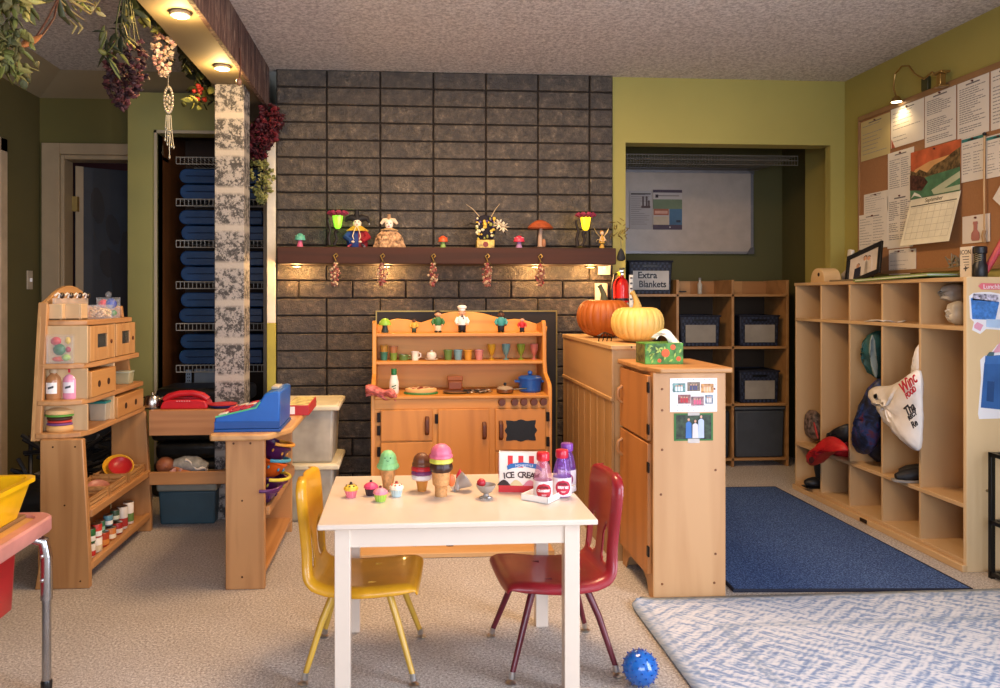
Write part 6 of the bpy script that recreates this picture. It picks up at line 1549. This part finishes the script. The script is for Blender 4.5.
# ---- things on top of the lockers
p = at(824, 282, X=2.42); t = T('wooden_dome_box', 'pale wooden dome-shaped box on the far end of the locker top', 'box', (2.43, p.y, lt_))
m = MB(); m.prism([(.075*math.cos(PI*k/14), .082*math.sin(PI*k/14)**.8) for k in range(15)], -.05, .05, 'x'); m.build('dome_body', wood('d0b080', 'bd9a68', 'y', s=5), t, bev=.003)
MB().cyl((-.05, -.015, .045), (-.0515, -.015, .045), .011, seg=14).build('round_hole', mat('2a1a10', .8), t)
p = at(838, 270, X=2.5); m = MB(); m.M = Matrix.Rotation(math.radians(10), 4, 'X'); m.bx(-.01, .01, -.022, .022, 0, .19)
t = T('wall_thermometer', 'slim white thermometer stick leaning on the locker top behind the dome box', 'thermometer', (2.56, p.y, lt_)); m.build('thermometer_body', mat('d2ccbe', .5), t, bev=.006)
m = MB(); m.M = Matrix.Rotation(math.radians(10), 4, 'X'); m.bx(-.012, -.01, -.014, .014, .12, .145).bx(-.012, -.01, -.008, .008, .04, .05).bx(-.012, -.01, -.008, .008, .075, .082); m.build('display_marks', mat('2c2c2c', .5), t)
def pframe(label, u0, u1, z0, h, x, tilt, fcol='15120f'):
    a, b = at(u0, 270, X=x), at(u1, 270, X=x); w = a.y-b.y
    t = T('framed_photo', label, 'photo frame', (x, (a.y+b.y)/2, z0)); t.rotation_euler = tilt
    m = MB(); e = .026; m.bx(-.012, 0, -w/2, w/2, 0, e).bx(-.012, 0, -w/2, w/2, h-e, h).bx(-.012, 0, -w/2, -w/2+e, e, h-e).bx(-.012, 0, w/2-e, w/2, e, h-e); m.build('frame', mat(fcol, .4), t, bev=.002)
    MB().bx(-.004, 0, -w/2+e, w/2-e, e, h-e).build('picture', mat('cfc4b8', .5), t)
    m = MB()
    for y, c_, q in ((w*.16, 0, .6), (-.01, 1, .78), (-w*.14, 2, .72)):
        m.m(c_).prism([(y-w*.11, e), (y+w*.11, e), (y+w*.09, h*q*.78), (y-w*.09, h*q*.78)], -.006, -.004, 'x').m(3).sph((-.005, y, h*q*.87), (.002, w*.05, h*.07), 10, 7).m(4).sph((-.0045, y, h*q*.92), (.0015, w*.052, h*.055), 8, 6)
    m.build('people', [mat('1f2538', .5), mat('d8cfc4', .5), mat('cabfb0', .5), mat('c89878', .5), mat('2c1c14', .5)], t); return t
pframe('black-framed photo of three people leaning on the locker top', 847, 880, lt_+.008, .185, 2.52, (math.radians(-14), math.radians(14), 0))
t = pframe('small frame lying tilted between the dome box and the black-framed photo', 838, 850, lt_+.002, .11, 2.56, (math.radians(50), math.radians(20), 0), 'b0a494')
m = MB(); m.tube([(2.6, 4.22, lt_+.02), (2.58, 4.28, lt_+.11), (2.57, 4.22, lt_+.14), (2.57, 4.15, lt_+.10), (2.58, 4.12, lt_+.01)], .007, 8); tag(m.build('cable_loop', BLACK), 'dark looped cable behind the small frame on the locker top', 'cable')
t = T('green_folder', 'flat lime-green folder lying along the front of the locker top', 'folder', (2.42, 3.60, lt_+.002), math.radians(2)); t.rotation_euler = (math.radians(-1.5), 0, 0)
MB().bx(-.09, .13, -.28, .30, 0, .004).build('back_cover', mat('7f9a50', .5), t)
m = MB(); m.bx(-.085, .125, -.27, .29, .004, .010); m.build('papers', PAPER, t)
MB().bx(-.09, .13, -.28, .30, .010, .013).build('front_cover', mat('94ad5e', .5), t)
q = MB().bx(-.06, .06, -.11, .11, 0, .01).build('notebook', mat('6f6148', .6)); tag(q, 'thin brown notebook at the locker top edge below the framed photo', 'notebook', None, (2.415, 4.06, lt_))
p = at(970, 270, X=2.46); t = T('lotion_carton', 'white lotion carton lettered ICON standing on the near end of the locker top', 'carton', (2.47, p.y, lt_))
MB().bx(-.03, .03, -.035, .035, 0, .135).build('carton_body', mat('ddd4c4', .5), t, bev=.001)
text('carton_lettering', 'ICON', .028, mat('3a3835', .6), t, (-.0305, 0, .11), rot=(PI/2, 0, -PI/2), ext=.0005, sx=.9)
m = MB()
for k in range(5): m.bx(-.0308, -.03, -.02, .02-.004*k, .09-.012*k, .093-.012*k)
m.bx(-.0308, -.03, -.003, .003, .028, .05).bx(-.0308, -.03, -.012, .012, .037, .042); m.build('printed_marks', INK, t)
p = at(980, 270, X=2.43); t = T('water_bottle', 'black water bottle with slanted stripes standing next to the white carton', 'bottle', (2.43, p.y, lt_))
MB().lathe([(.026, 0), (.028, .004), (.028, .05), (.022, .06), (.022, .098), (.027, .102), (.027, .125), (.022, .13)], seg=24).build('bottle_body', mat('14161a', .4), t)
m = MB()
for k in range(5): m.tube([(.0225*math.cos(a), .0225*math.sin(a), .058+.008*k+.006*(a-2)) for a in [2.2+.35*j for j in range(7)]], .0012, 4)
m.build('slanted_stripe', mat('b8a878', .4, .5), t)
m = MB(); a, b = at(985, 272, X=2.45), at(1004, 240, X=2.50); m.tube([a, b], [.013, .015], 8); q = tag(m.build('plastic_rod', mat('b0303c', .4)), 'red plastic rod leaning at the right edge beside the black bottle', 'rod')
m = MB(); m.tube([a+(b-a)*.3, a+(b-a)*.3+Vector((0, 0, .02))], .004, 5).tube([a+(b-a)*.6, a+(b-a)*.6+Vector((0, 0, .02))], .004, 5); m.build('rod_hook', BLACK, q)
m = MB(); rn = random.Random(4)
pc = at(955, 268, X=2.52)
for k in range(9): m.tube([pc+Vector((rn.uniform(-.03, .03), rn.uniform(-.06, .05), rn.uniform(-.0, .07))) for _ in range(4)], .0035, 5)
for v in m.bm.verts: v.co.z = max(v.co.z, lt_+.001)
tag(m.build('cord_tangle', mat('8c8272', .6)), 'tangle of grey cords on the locker top left of the white carton', 'cable', kind='stuff')
# ================================================================ ALCOVE
cy0 = 5.13; cxs = [1.076, 1.458, 1.84, 2.222, 2.604]
A = T('storage_cabinet', 'open wooden cubby cabinet inside the dark alcove', 'cabinet')
aw = wood('a87c4a', '8d6236', 'x', s=6)
for k, x in enumerate(cxs): MB().bx(x-.009, x+.009, cy0, cy0+.34, 0, 1.266 if k >= 2 else 1.17).build('upright', aw, A, bev=.002)
for z in (1.17, .816, .43, .06): MB().bx(cxs[0], cxs[-1], cy0, cy0+.34, z-.018, z).build('shelf', aw, A, bev=.002)
for k in (2, 3):
    for q in (0, 1):
        a = cxs[k]+.009+q*.182; MB().bx(a, a+.18, cy0+.28+.01*q, cy0+.30+.01*q, 1.17, 1.262).build('back_ledge', wood(['c08e54', 'a8743e'][q], '96683a', 'x', s=6), A)
MB().bx(cxs[0], cxs[-1], cy0+.325, cy0+.34, 0, 1.17).build('back_board', mat('3a2c1c', .8), A)
MB().bx(1.86, 2.0, cy0+.27, cy0+.281, 1.185, 1.193).build('dark_slot', BLACK, A)
navy = mat('141826', .55, vary=.3, ns=60, bmp=.8, bs=110)
def nbasket(label, xc, z, w, h, labc='8d8576', lw=.74):
    t = T('woven_basket', label, 'basket', (xc, cy0+.15, z), 0, 'navy woven baskets in the alcove cabinet')
    m = MB(); m.box((0, 0, h/2), (w*.94, .26, h), taper=1.06)
    m.build('basket_body', navy, t, bev=.008)
    m = MB()
    nx, nz = 18, max(4, int(h/.022))
    for i in range(nx):
        for j in range(nz):
            if (i+j) % 2: x = -w*.45+w*.9*(i+.5)/nx; z_ = h*(j+.5)/nz; m.box((x, -.132-.006*(z_/h), z_), (w*.9/nx*.8, .003, h/nz*.8))
    m.build('weave', mat('2a3042', .5), t)
    MB().box((0, -.142, h*.42), (w*lw, .003, h*.58)).build('label_card', mat(labc, .7, vary=.06), t)
    MB().box((0, -.14, h*.86), (w*.36, .004, h*.07)).build('handle_slot', BLACK, t)
    MB().tube(rrect_loop(w*.5, .137, h), .007, 6, True).build('rim', navy, t); return t
def rrect_loop(a, b, z): return [(-a, -b, z), (0, -b, z), (a, -b, z), (a, 0, z), (a, b, z), (0, b, z), (-a, b, z), (-a, 0, z)]
xm = lambda k: (cxs[k]+cxs[k+1])/2
nbasket('navy woven basket with blank card, upper left compartment of the alcove cabinet', xm(2)-.03, .816, .28, .205)
nbasket('navy woven basket with blank card, upper right compartment of the alcove cabinet', xm(3)-.0, .816, .28, .205)
nbasket('navy woven basket with blank card, middle right compartment of the alcove cabinet', xm(3)+.0, .43, .28, .215)
t = nbasket('navy woven basket lettered Extra Blankets on top of the alcove cabinet', xm(1)+.01, 1.17, .30, .22, 'b8b2a8', .82)
text('card_lettering', 'Extra', .062, BLACK, t, (-.025, -.1445, .125), ext=.0006, bold=.0015); text('card_lettering', 'Blankets', .062, BLACK, t, (.01, -.1445, .065), ext=.0006, bold=.0015, sx=.9)
t = T('storage_bin', 'plain grey lidded bin in the bottom right compartment of the alcove cabinet', 'storage bin', (xm(3), cy0+.16, .06))
MB().box((0, 0, .16), (.33, .30, .32), taper=1.04).build('bin_body', mat('3c4044', .6), t, bev=.012); MB().box((0, 0, .335), (.352, .32, .02)).build('lid', mat('44484c', .6), t, bev=.005)
t = T('storage_bin', 'dark bin in the bottom left compartment of the alcove cabinet, mostly behind the play fridge', 'storage bin', (xm(2), cy0+.16, .06))
MB().box((0, 0, .16), (.33, .30, .32), taper=1.04).build('bin_body', mat('26282c', .6), t, bev=.012)
m = MB(); m.smooth = 70
m.grid(lambda a, b: (-.15+.3*a, -.08+.2*b, .01+.07*abs(math.sin(3.2*a+2*b))*math.sin(PI*b)+.02*math.sin(9*a)), 16, 10)
tag(m.build('folded_cloth', mat('4a3c2e', .9, vary=.3), solid=.01), 'crumpled brown cloth in the compartment under the left navy basket', 'cloth', None, (xm(2), cy0+.12, .43))
MB().lathe([(.014, 0), (.016, .07), (.008, .085), (.008, .10)], seg=14).build('small_bottle', mat('b8b4a4', .5)); o = bpy.data.objects['small_bottle']
tag(o, 'small white bottle standing on the alcove cabinet ledge', 'bottle', None, (2.07, cy0+.2, 1.17)); MB().lathe([(.009, .10), (.01, .115)], seg=12).build('cap', mat('8a8880', .5), o)
# extra cabinet content at left: dark cloth stack
t = T('quilted_bag', 'cream quilted bag leaning between the alcove cabinet and the lockers', 'bag', (2.665, 4.93, 0))
m = MB(); m.smooth = 70; m.grid(lambda a, b: ((a-.5)*.20*(1-.55*b), -.035-.02*math.sin(PI*a)*math.sin(PI*b)-.004*abs(math.sin(a*16)*math.sin(b*26)), .46*b), 32, 40)
m.grid(lambda a, b: ((a-.5)*.20*(1-.55*b), .035+.02*math.sin(PI*a)*math.sin(PI*b), .46*b), 8, 10); m.build('quilted_body', mat('a89c86', .85, vary=.1), t, solid=.006)
# whiteboard
WBY = AB-.03
t = T('whiteboard', 'large whiteboard with grey aluminium frame on the alcove back wall', 'whiteboard', (0, 0, 0))
wx0_, wx1_, wz0, wz1 = 1.22, 2.546, 1.464, 2.09
MB().bx(wx0_, wx1_, WBY, AB-.002, wz0, wz1).build('board_face', mat('b3a596', .3, vary=.04, coat=.15), t)
m = MB(); f_ = .018; m.bx(wx0_, wx1_, WBY-.006, WBY+.012, wz1-.04, wz1).bx(wx0_, wx1_, WBY-.006, WBY+.012, wz0, wz0+f_).bx(wx1_-f_, wx1_, WBY-.006, WBY+.012, wz0, wz1); m.build('frame', mat('8c8a8c', .4, .5), t)
m = MB()
for z in (wz0, wz1): m.prism([(wx1_+.003, z+(.0 if z == wz0 else -.05)), (wx1_+.003, z+(.05 if z == wz0 else 0)), (wx1_-.02, z+(.045 if z == wz0 else 0)), (wx1_-.05, z+(.0 if z == wz0 else 0)), (wx1_-.045, z+(-.003 if z == wz0 else -.02))], WBY-.012, WBY+.012, 'y')
m.build('corner_cap', mat('5c5a5a', .5), t)
def flat(name, label, u0, u1, v0, v1, col, y=WBY-.008, cat='poster'):
    a, b = at(u0, v1, Y=y), at(u1, v0, Y=y); t = T(name, label, cat, ((a.x+b.x)/2, y, (a.z+b.z)/2)); w, h = b.x-a.x, b.z-a.z
    MB().box((0, 0, 0), (w, .001, h)).build('sheet', mat(col, .6, vary=.02), t)
    def q(nm, x0, x1, z0, z1, c_, d=.001): return MB().bx((x0-.5)*w, (x1-.5)*w, -.0006-d, -.0006-d+.001, (z0-.5)*h, (z1-.5)*h).build(nm, mat(c_, .6), t)
    return t, q, w, h
t, q, w_, h_ = flat('typed_notice', 'white typed notice with small drawing at the left of the whiteboard', 629.5, 652, 191, 229, 'a89e96', cat='paper')
m = MB(); rn = random.Random(1)
for k in range(15): m.bx(-w_*.44, -w_*.44+w_*(rn.uniform(.35, .5) if 3 < k < 9 else rn.uniform(.6, .86)), -.0016, -.0006, h_*(.40-.055*k)-.0015, h_*(.40-.055*k)+.0015)
m.build('printed_lines', mat('7a726c', .7), t); q('printed_heading', .06, .94, .905, .94, '4c4440')
m = MB(); m.bx(w_*.02, w_*.42, -.0018, -.0006, h_*.05, h_*.11); 
for x in (.1, .26, .36): m.bx(w_*x-.006, w_*x+.006, -.0018, -.0006, h_*.1, h_*(.3 if x < .3 else .2)).sph((w_*x, -.001, h_*(.33 if x < .3 else .22)), (.008, .001, .01), 8, 6)
m.build('people_drawing', mat('5a4844', .7), t)
t, q, w_, h_ = flat('info_poster', 'colourful green, orange and blue information poster on the whiteboard', 653, 682, 190, 229.5, 'b8aca0')
q('dark_title_bar', 0, 1, .93, 1, '453440'); q('green_panel', .0, 1, .52, .76, '6f7c5c'); q('orange_panel', .02, .54, .36, .52, '9c5a40'); q('blue_panel', .56, 1, .12, .52, '44647c')
q('cream_panel', .02, .54, .12, .33, 'bca88c'); q('dark_footer', 0, 1, 0, .12, '4c3c48'); q('orange_inset', .06, .5, .40, .47, 'c89880', .002); q('header_line', .14, .9, .84, .86, '6a5a58'); q('dark_figure', .08, .18, .80, .88, '3a2a2c', .002)
q('blue_inset', .8, .95, .18, .24, '2c3440', .002); MB().cyl((.08*w_, -.002, -.44*h_), (.08*w_, -.0035, -.44*h_), .006, seg=12).build('footer_seal', mat('b8b0ac', .5), t)
# wire shelf high in the alcove
m = MB(); zz_ = 2.07
for dz in (0, -.03, -.06): m.tube([(1.0, 4.93, zz_+dz), (2.57, 4.93, zz_+dz)], .0035, 6)
for y in (5.05, 5.2, 5.35, 5.5): m.tube([(1.0, y, zz_), (2.57, y, zz_)], .003, 5)
for k in range(80):
    x = 1.0+1.57*k/79; m.tube([(x, 5.5, zz_+.003), (x, 4.93, zz_+.003), (x, 4.93, zz_-.06)], .0018, 4)
tag(m.build('wire_shelf', mat('7a7468', .4, .5)), 'long white wire shelf high up in the alcove above the whiteboard', 'shelf')
# ================================================================ HANGING GARLANDS ALONG THE BEAM
GX0 = -1.03
LM = [mat('444522', .7, vary=.2), mat('66682c', .65, vary=.2), mat('a3a048', .6, vary=.15), mat('2c3018', .7, vary=.2)]
def leaf(m, p, d, l, w, rn):
    d = Vector(d).normalized(); s = d.cross(Vector((rn.uniform(-1, 1), rn.uniform(-1, 1), rn.uniform(-1, 1)))).normalized(); n = d.cross(s)
    p = Vector(p); c = .18*w
    A = [p, p+d*l*.3+s*w*.42+n*c, p+d*l*.65+s*w*.38+n*c, p+d*l, p+d*l*.65-s*w*.38+n*c, p+d*l*.3-s*w*.42+n*c]
    mid1, mid2 = p+d*l*.3, p+d*l*.65
    v = [m._v(q) for q in A]; a, b = m._v(mid1), m._v(mid2)
    for f in ((v[0], v[1], a), (v[1], v[2], b, a), (v[2], v[3], b), (v[3], v[4], b), (v[4], v[5], a, b), (v[5], v[0], a)): m._f(f)
def foliage(name, pts, n, l, w, mats, parent, spread=.04, seed=1, down=.5, solid=.0012):
    rn = random.Random(seed); m = MB(); m.smooth = 70
    for k in range(n):
        q = rn.random()*(len(pts)-1); i = min(int(q), len(pts)-2); p = pts[i].lerp(pts[i+1], q-i)
        p = p+Vector([rn.gauss(0, spread) for _ in range(3)])
        d = Vector((rn.gauss(0, 1), rn.gauss(0, 1), rn.gauss(-down, .7)))
        m.m(rn.randrange(len(mats))); leaf(m, p, d, l*rn.uniform(.6, 1.2), w*rn.uniform(.7, 1.2), rn)
    return m.build(name, mats, parent, solid=solid)
def petals(name, c, r, n, mats, parent, size=.02, seed=1, taper=True):
    """bunch of small cupped petals filling a drop shape hanging from c: r=(rx, rz)"""
    rn = random.Random(seed); m = MB(); m.smooth = 70
    for k in range(n):
        q = rn.random()**.8; rad = r[0]*(math.sin(PI*min(1, .18+.82*q))**.7 if taper else 1)
        a = rn.uniform(0, 2*PI); rr = rad*math.sqrt(rn.uniform(.25, 1))
        p = Vector(c)+Vector((rr*math.cos(a), rr*math.sin(a), -r[1]*q))
        m.m(rn.randrange(len(mats)))
        for j in range(3):
            leaf(m, p, (math.cos(a)+rn.gauss(0, .6), math.sin(a)+rn.gauss(0, .6), rn.gauss(0, .5)), size*rn.uniform(.7, 1.2), size*.9, rn)
    return m.build(name, mats, parent, solid=.001)
def G(u, v, X=GX0): return at(u, v, X=X)
# carrying wire
m = MB(); m.tube([Vector((-1.05, 2.2, 2.47)), Vector((-1.04, 3.2, 2.43)), Vector((-1.03, 4.4, 2.46))], .004, 6)
tag(m.build('support_wire', mat('4a3a28', .6)), 'thin dark wire running under the ceiling left of the beam, carrying the garlands', 'wire')
# dark dried hydrangea bunch
t = T('dried_bouquet', 'upside-down bunch of dark maroon dried flowers with green leaves hanging from the wire', 'dried flowers', G(125, 20))
o0 = t.location.copy(); HM = [mat('3c1c1e', .7, vary=.2), mat('5c2c2c', .7, vary=.2), mat('2a1216', .7), mat('7a4840', .7)]
L0 = lambda u, v, X=GX0: G(u, v, X)-o0
petals('flower_heads', L0(128, 40), (.068, .21), 150, HM[:], t, .024, 3)
petals('flower_heads_low', L0(122, 62), (.052, .165), 80, HM[:3], t, .022, 4)
m = MB(); rn = random.Random(3)
for k in range(6): m.tube([L0(122+k*1.5, -8), L0(118+k*3.5, 20)+Vector((0, rn.uniform(-.02, .02), 0)), L0(115+k*5, 45)], .003, 5)
m.build('stems', LM[0], t)
foliage('leaves', [L0(130, 12), L0(112, 38), L0(106, 58)], 34, .075, .022, LM[:2]+[LM[3]], t, .018, 5, 1.2)
# pale blossom string with pendant
t = T('blossom_spray', 'pale pink blossom spray hanging right of the maroon bunch', 'dried flowers', G(162, 22)); o0 = t.location.copy()
petals('pale_petals', L0(163, 34), (.038, .175), 75, [mat('d8b890', .6), mat('e6cfae', .6), mat('c08a78', .6)], t, .02, 6)
foliage('leaves', [L0(160, 8), L0(168, 30), L0(150, 14)], 26, .07, .026, LM[1:3], t, .022, 7)
t = T('shell_pendant', 'long silvery chain pendant of shells hanging below the pale blossoms', 'hanging ornament', G(168, 55)); o0 = t.location.copy()
m = MB(); rn = random.Random(9); m.tube([L0(169, 40), L0(168, 88)], .0022, 5)
for k in range(9): m.sph(L0(168.5+rn.uniform(-.4, .4), 46+5*k), (.004, .004, .006), 7, 5)
m.build('chain', mat('8a8270', .35, .7), t)
m = MB()
c = L0(168.5, 100)
for k in range(22): a = 2*PI*k/22; m.sph(c+Vector((.018*math.cos(a), 0, .055*math.sin(a))), (.006, .006, .008), 7, 5)
for k in range(10): m.sph(c+Vector((rn.uniform(-.008, .008), -.004, rn.uniform(-.04, .04))), (.006, .005, .009), 7, 5)
m.build('oval_medallion', mat('b0a48c', .4, .3), t)
m = MB()
for k in range(5):
    x = (k-2)*.005; z0 = L0(168.5, 115).z; z1 = L0(169, 148+rn.uniform(-10, 12)).z
    y = L0(168.5, 115).y; xx = L0(168.5, 115).x
    m.tube([(xx+x, y, z0), (xx+x*1.1+rn.uniform(-.004, .004), y, (z0+z1)/2), (xx+x*1.8+.004, y, z1)], .0018, 5); m.sph((xx+x*1.8+.004, y, z1), (.005, .004, .009), 7, 5); m.sph((xx+x*1.1+rn.uniform(-.004, .004), y, (z0+z1)/2), (.005, .004, .008), 7, 5)
m.build('tassel', mat('a09880', .35, .5), t)
# leafy vine following the beam
t = T('leafy_vine', 'green leafy vine climbing along the left side of the beam to the stone post', 'vine', G(175, 20, -1.04)); o0 = t.location.copy()
V1 = [L0(130, 3, -1.06), L0(158, 12, -1.06), L0(182, 48, -1.06), L0(200, 70, -1.06), L0(213, 100, -1.06)]
MB().tube(V1, .006, 6).build('vine_stem', mat('3c3018', .7), t)
foliage('dark_leaves', V1, 150, .085, .045, [LM[0], LM[3], LM[1]], t, .024, 12, .4)
foliage('lamplit_leaves', [L0(150, 5, -1.035), L0(170, 5, -1.035), L0(180, 18, -1.035)], 46, .085, .045, [LM[2], mat('c2b850', .5)], t, .03, 13, .3)  # beam lamp's light on these leaves is put into their colours
foliage('round_leaves', [L0(196, 62, -1.06), L0(206, 58, -1.06), L0(212, 70, -1.06), L0(200, 100, -1.06), L0(186, 104, -1.06)], 40, .06, .045, [LM[1], LM[2]], t, .022, 14, .1)
m = MB(); rn = random.Random(2)
for k in range(13): m.sph(L0(200+rn.uniform(-6, 5), 92+rn.uniform(-9, 9), -1.06)+Vector((0, rn.uniform(-.02, .02), 0)), .011, 10, 7)
m.build('red_berries', mat('a83424', .4), t)
# ochre-green bunch at the far left
t = T('green_bunch', 'drooping yellow-green leaf bunch at the top left corner of the picture', 'dried flowers', G(6, 0)); o0 = t.location.copy()
foliage('leaves', [L0(4, -12), L0(8, 20), L0(6, 48), L0(12, 66)], 150, .042, .02, [LM[1], mat('7c7238', .7), LM[0], mat('5a5228', .7)], t, .022, 21, 1.3)
foliage('leaves_side', [L0(12, -2), L0(24, 5)], 14, .06, .025, [mat('a89c50', .6), LM[1]], t, .012, 22, .2)
# ribbon ornament, spoon
t = T('ribbon_ornament', 'green and cream curled ribbon ornament hanging near the top left', 'hanging ornament', G(66, 0)); o0 = t.location.copy()
m = MB()
for a, b, c_ in (((58, -2), (62, 16), (70, 25)), ((62, -2), (70, 14), (78, 22)), ((60, -4), (46, 2), (38, 0))): m.tube([L0(*a), L0(*b), L0(*c_)], [.006, .010, .004], 8, flat=.4)
m.build('green_ribbon', mat('4c5030', .5, vary=.2), t)
m = MB()
for a, b, c_ in (((60, 0), (72, 12), (84, 20)), ((64, -4), (80, 6), (92, 12)), ((66, -2), (88, 2), (96, 6)), ((72, 2), (90, 14), (100, 0)), ((70, 20), (76, 26), (72, 34)), ((78, 22), (82, 28), (78, 34))): m.tube([L0(*a), L0(*b), L0(*c_)], [.003, .005, .002], 6, flat=.5)
m.build('cream_curl', mat('b8a468', .5), t)
foliage('small_leaves', [L0(74, 0), L0(92, 6)], 18, .04, .018, [LM[2], mat('b8a468', .5)], t, .015, 31, 0)
t = T('wooden_spoon', 'small wooden spoon hanging from brown cord loops at the top left', 'spoon', G(40, 20)); o0 = t.location.copy()
m = MB(); m.tube([L0(57, 0), L0(48, 18), L0(42, 28), L0(37, 36)], .003, 6).tube([L0(58, 0), L0(54, 18), L0(46, 30), L0(40, 38)], .003, 6); m.build('cord_loop', mat('5c3420', .7), t)
a, b = L0(41, 35), L0(21, 47); d = b-a
m = MB(); m.tube([a+d*.0, a+d*.15, a+d*.4, a+d*.7, a+d*.93, b], [.004, .009, .016, .018, .011, .003], 12, flat=.45); m.build('spoon_bowl', wood('b87440', '96582c', 'x'), t)
# maroon blossoms at the corner of the fireplace
p = at(266, 128, Y=4.50); t = T('maroon_spray', 'dark red blossom spray with pale green hops hanging beside the block wall\'s top left corner', 'dried flowers', at(268, 108, Y=4.48)); o0 = t.location.copy()
K0 = lambda u, v: at(u, v, Y=4.48)-o0
petals('red_petals', K0(270, 106), (.055, .2), 70, [mat('4a0f18', .6), mat('641a22', .6), mat('380a12', .6)], t, .038, 41)
petals('red_petals_low', K0(259, 122), (.055, .22), 80, [mat('4a0f18', .6), mat('641a22', .6), mat('380a12', .6)], t, .038, 42)
petals('green_hops', K0(262, 160), (.06, .24), 90, [mat('8a8848', .6), mat('a09c60', .6), mat('6f7038', .6)], t, .026, 43)
# small stub candles and charm hanging at the beam face
m = MB(); 
for u in (197, 203): a = at(u, 18 if u < 200 else 22, X=-.90); m.tube([a, a-Vector((0, 0, .085))], .006, 8)
tag(m.build('wooden_peg', mat('d8b070', .5)), 'two pale wooden pegs hanging below the beam near its upper light', 'peg')
m = MB(); a = at(240, 48, X=-.765); b = at(239, 82, X=-.765); m.tube([a, (a+b)/2+Vector((.004, .01, 0)), b], .004, 6); o = tag(m.build('hanging_charm', mat('5a3424', .6)), 'small brown charm on a cord hanging on the beam face above the post', 'ornament')
MB().sph(b, (.014, .014, .018)).build('charm_bead', mat('7a5a48', .4), o)
# ================================================================ LIGHT
w = bpy.data.worlds.new('daylight'); SC.world = w; w.use_nodes = True
bg = w.node_tree.nodes['Background']; bg.inputs['Color'].default_value = lin('cfe0ff'); bg.inputs['Strength'].default_value = 1.0
light('window_daylight_right', 'AREA', (XR-.02, .5, 1.45), 160, 'e8edff', (2.7, 1.4), (0, -PI/2, PI))
bpy.data.objects['window_daylight_right'].rotation_euler = (0, PI/2, 0)
light('window_daylight_rear', 'AREA', (.1, -2.05, 1.4), 135, 'e2e9ff', (3.3, 1.4), (PI/2, 0, 0))
light('added_warm_fill', 'AREA', (.4, 3.1, 2.44), 62, 'ffd2a0', (.7, .7), (0, 0, 0))  # unseen warm fill, added to light the back of the room
for p_ in PUCKS:
    light('puck_bulb', 'POINT', (p_[0], p_[1], p_[2]-.03), 7.0, 'ffcf86', .02)
for p_ in MANTEL_PUCKS:
    light('mantel_puck_bulb', 'POINT', (p_[0], p_[1], p_[2]-.016), 5.0, 'ffc67a', .012)
light('clamp_lamp_bulb', 'SPOT', LAMP_HEAD-Vector((0, 0, .02)), 3, 'ffd9a0', .02, (0, 0, 0), spot_size=math.radians(130), spot_blend=.8)
vs = SC.view_settings; vs.view_transform = 'Standard'; vs.look = 'None'; vs.gamma = 1; vs.exposure = .0; vs.use_curve_mapping = False
SC.cycles.use_denoising = True
SC.cycles.max_bounces = 8; SC.cycles.transparent_max_bounces = 12
SC.cycles.caustics_reflective = False; SC.cycles.caustics_refractive = False
SC.cycles.sample_clamp_indirect = 4
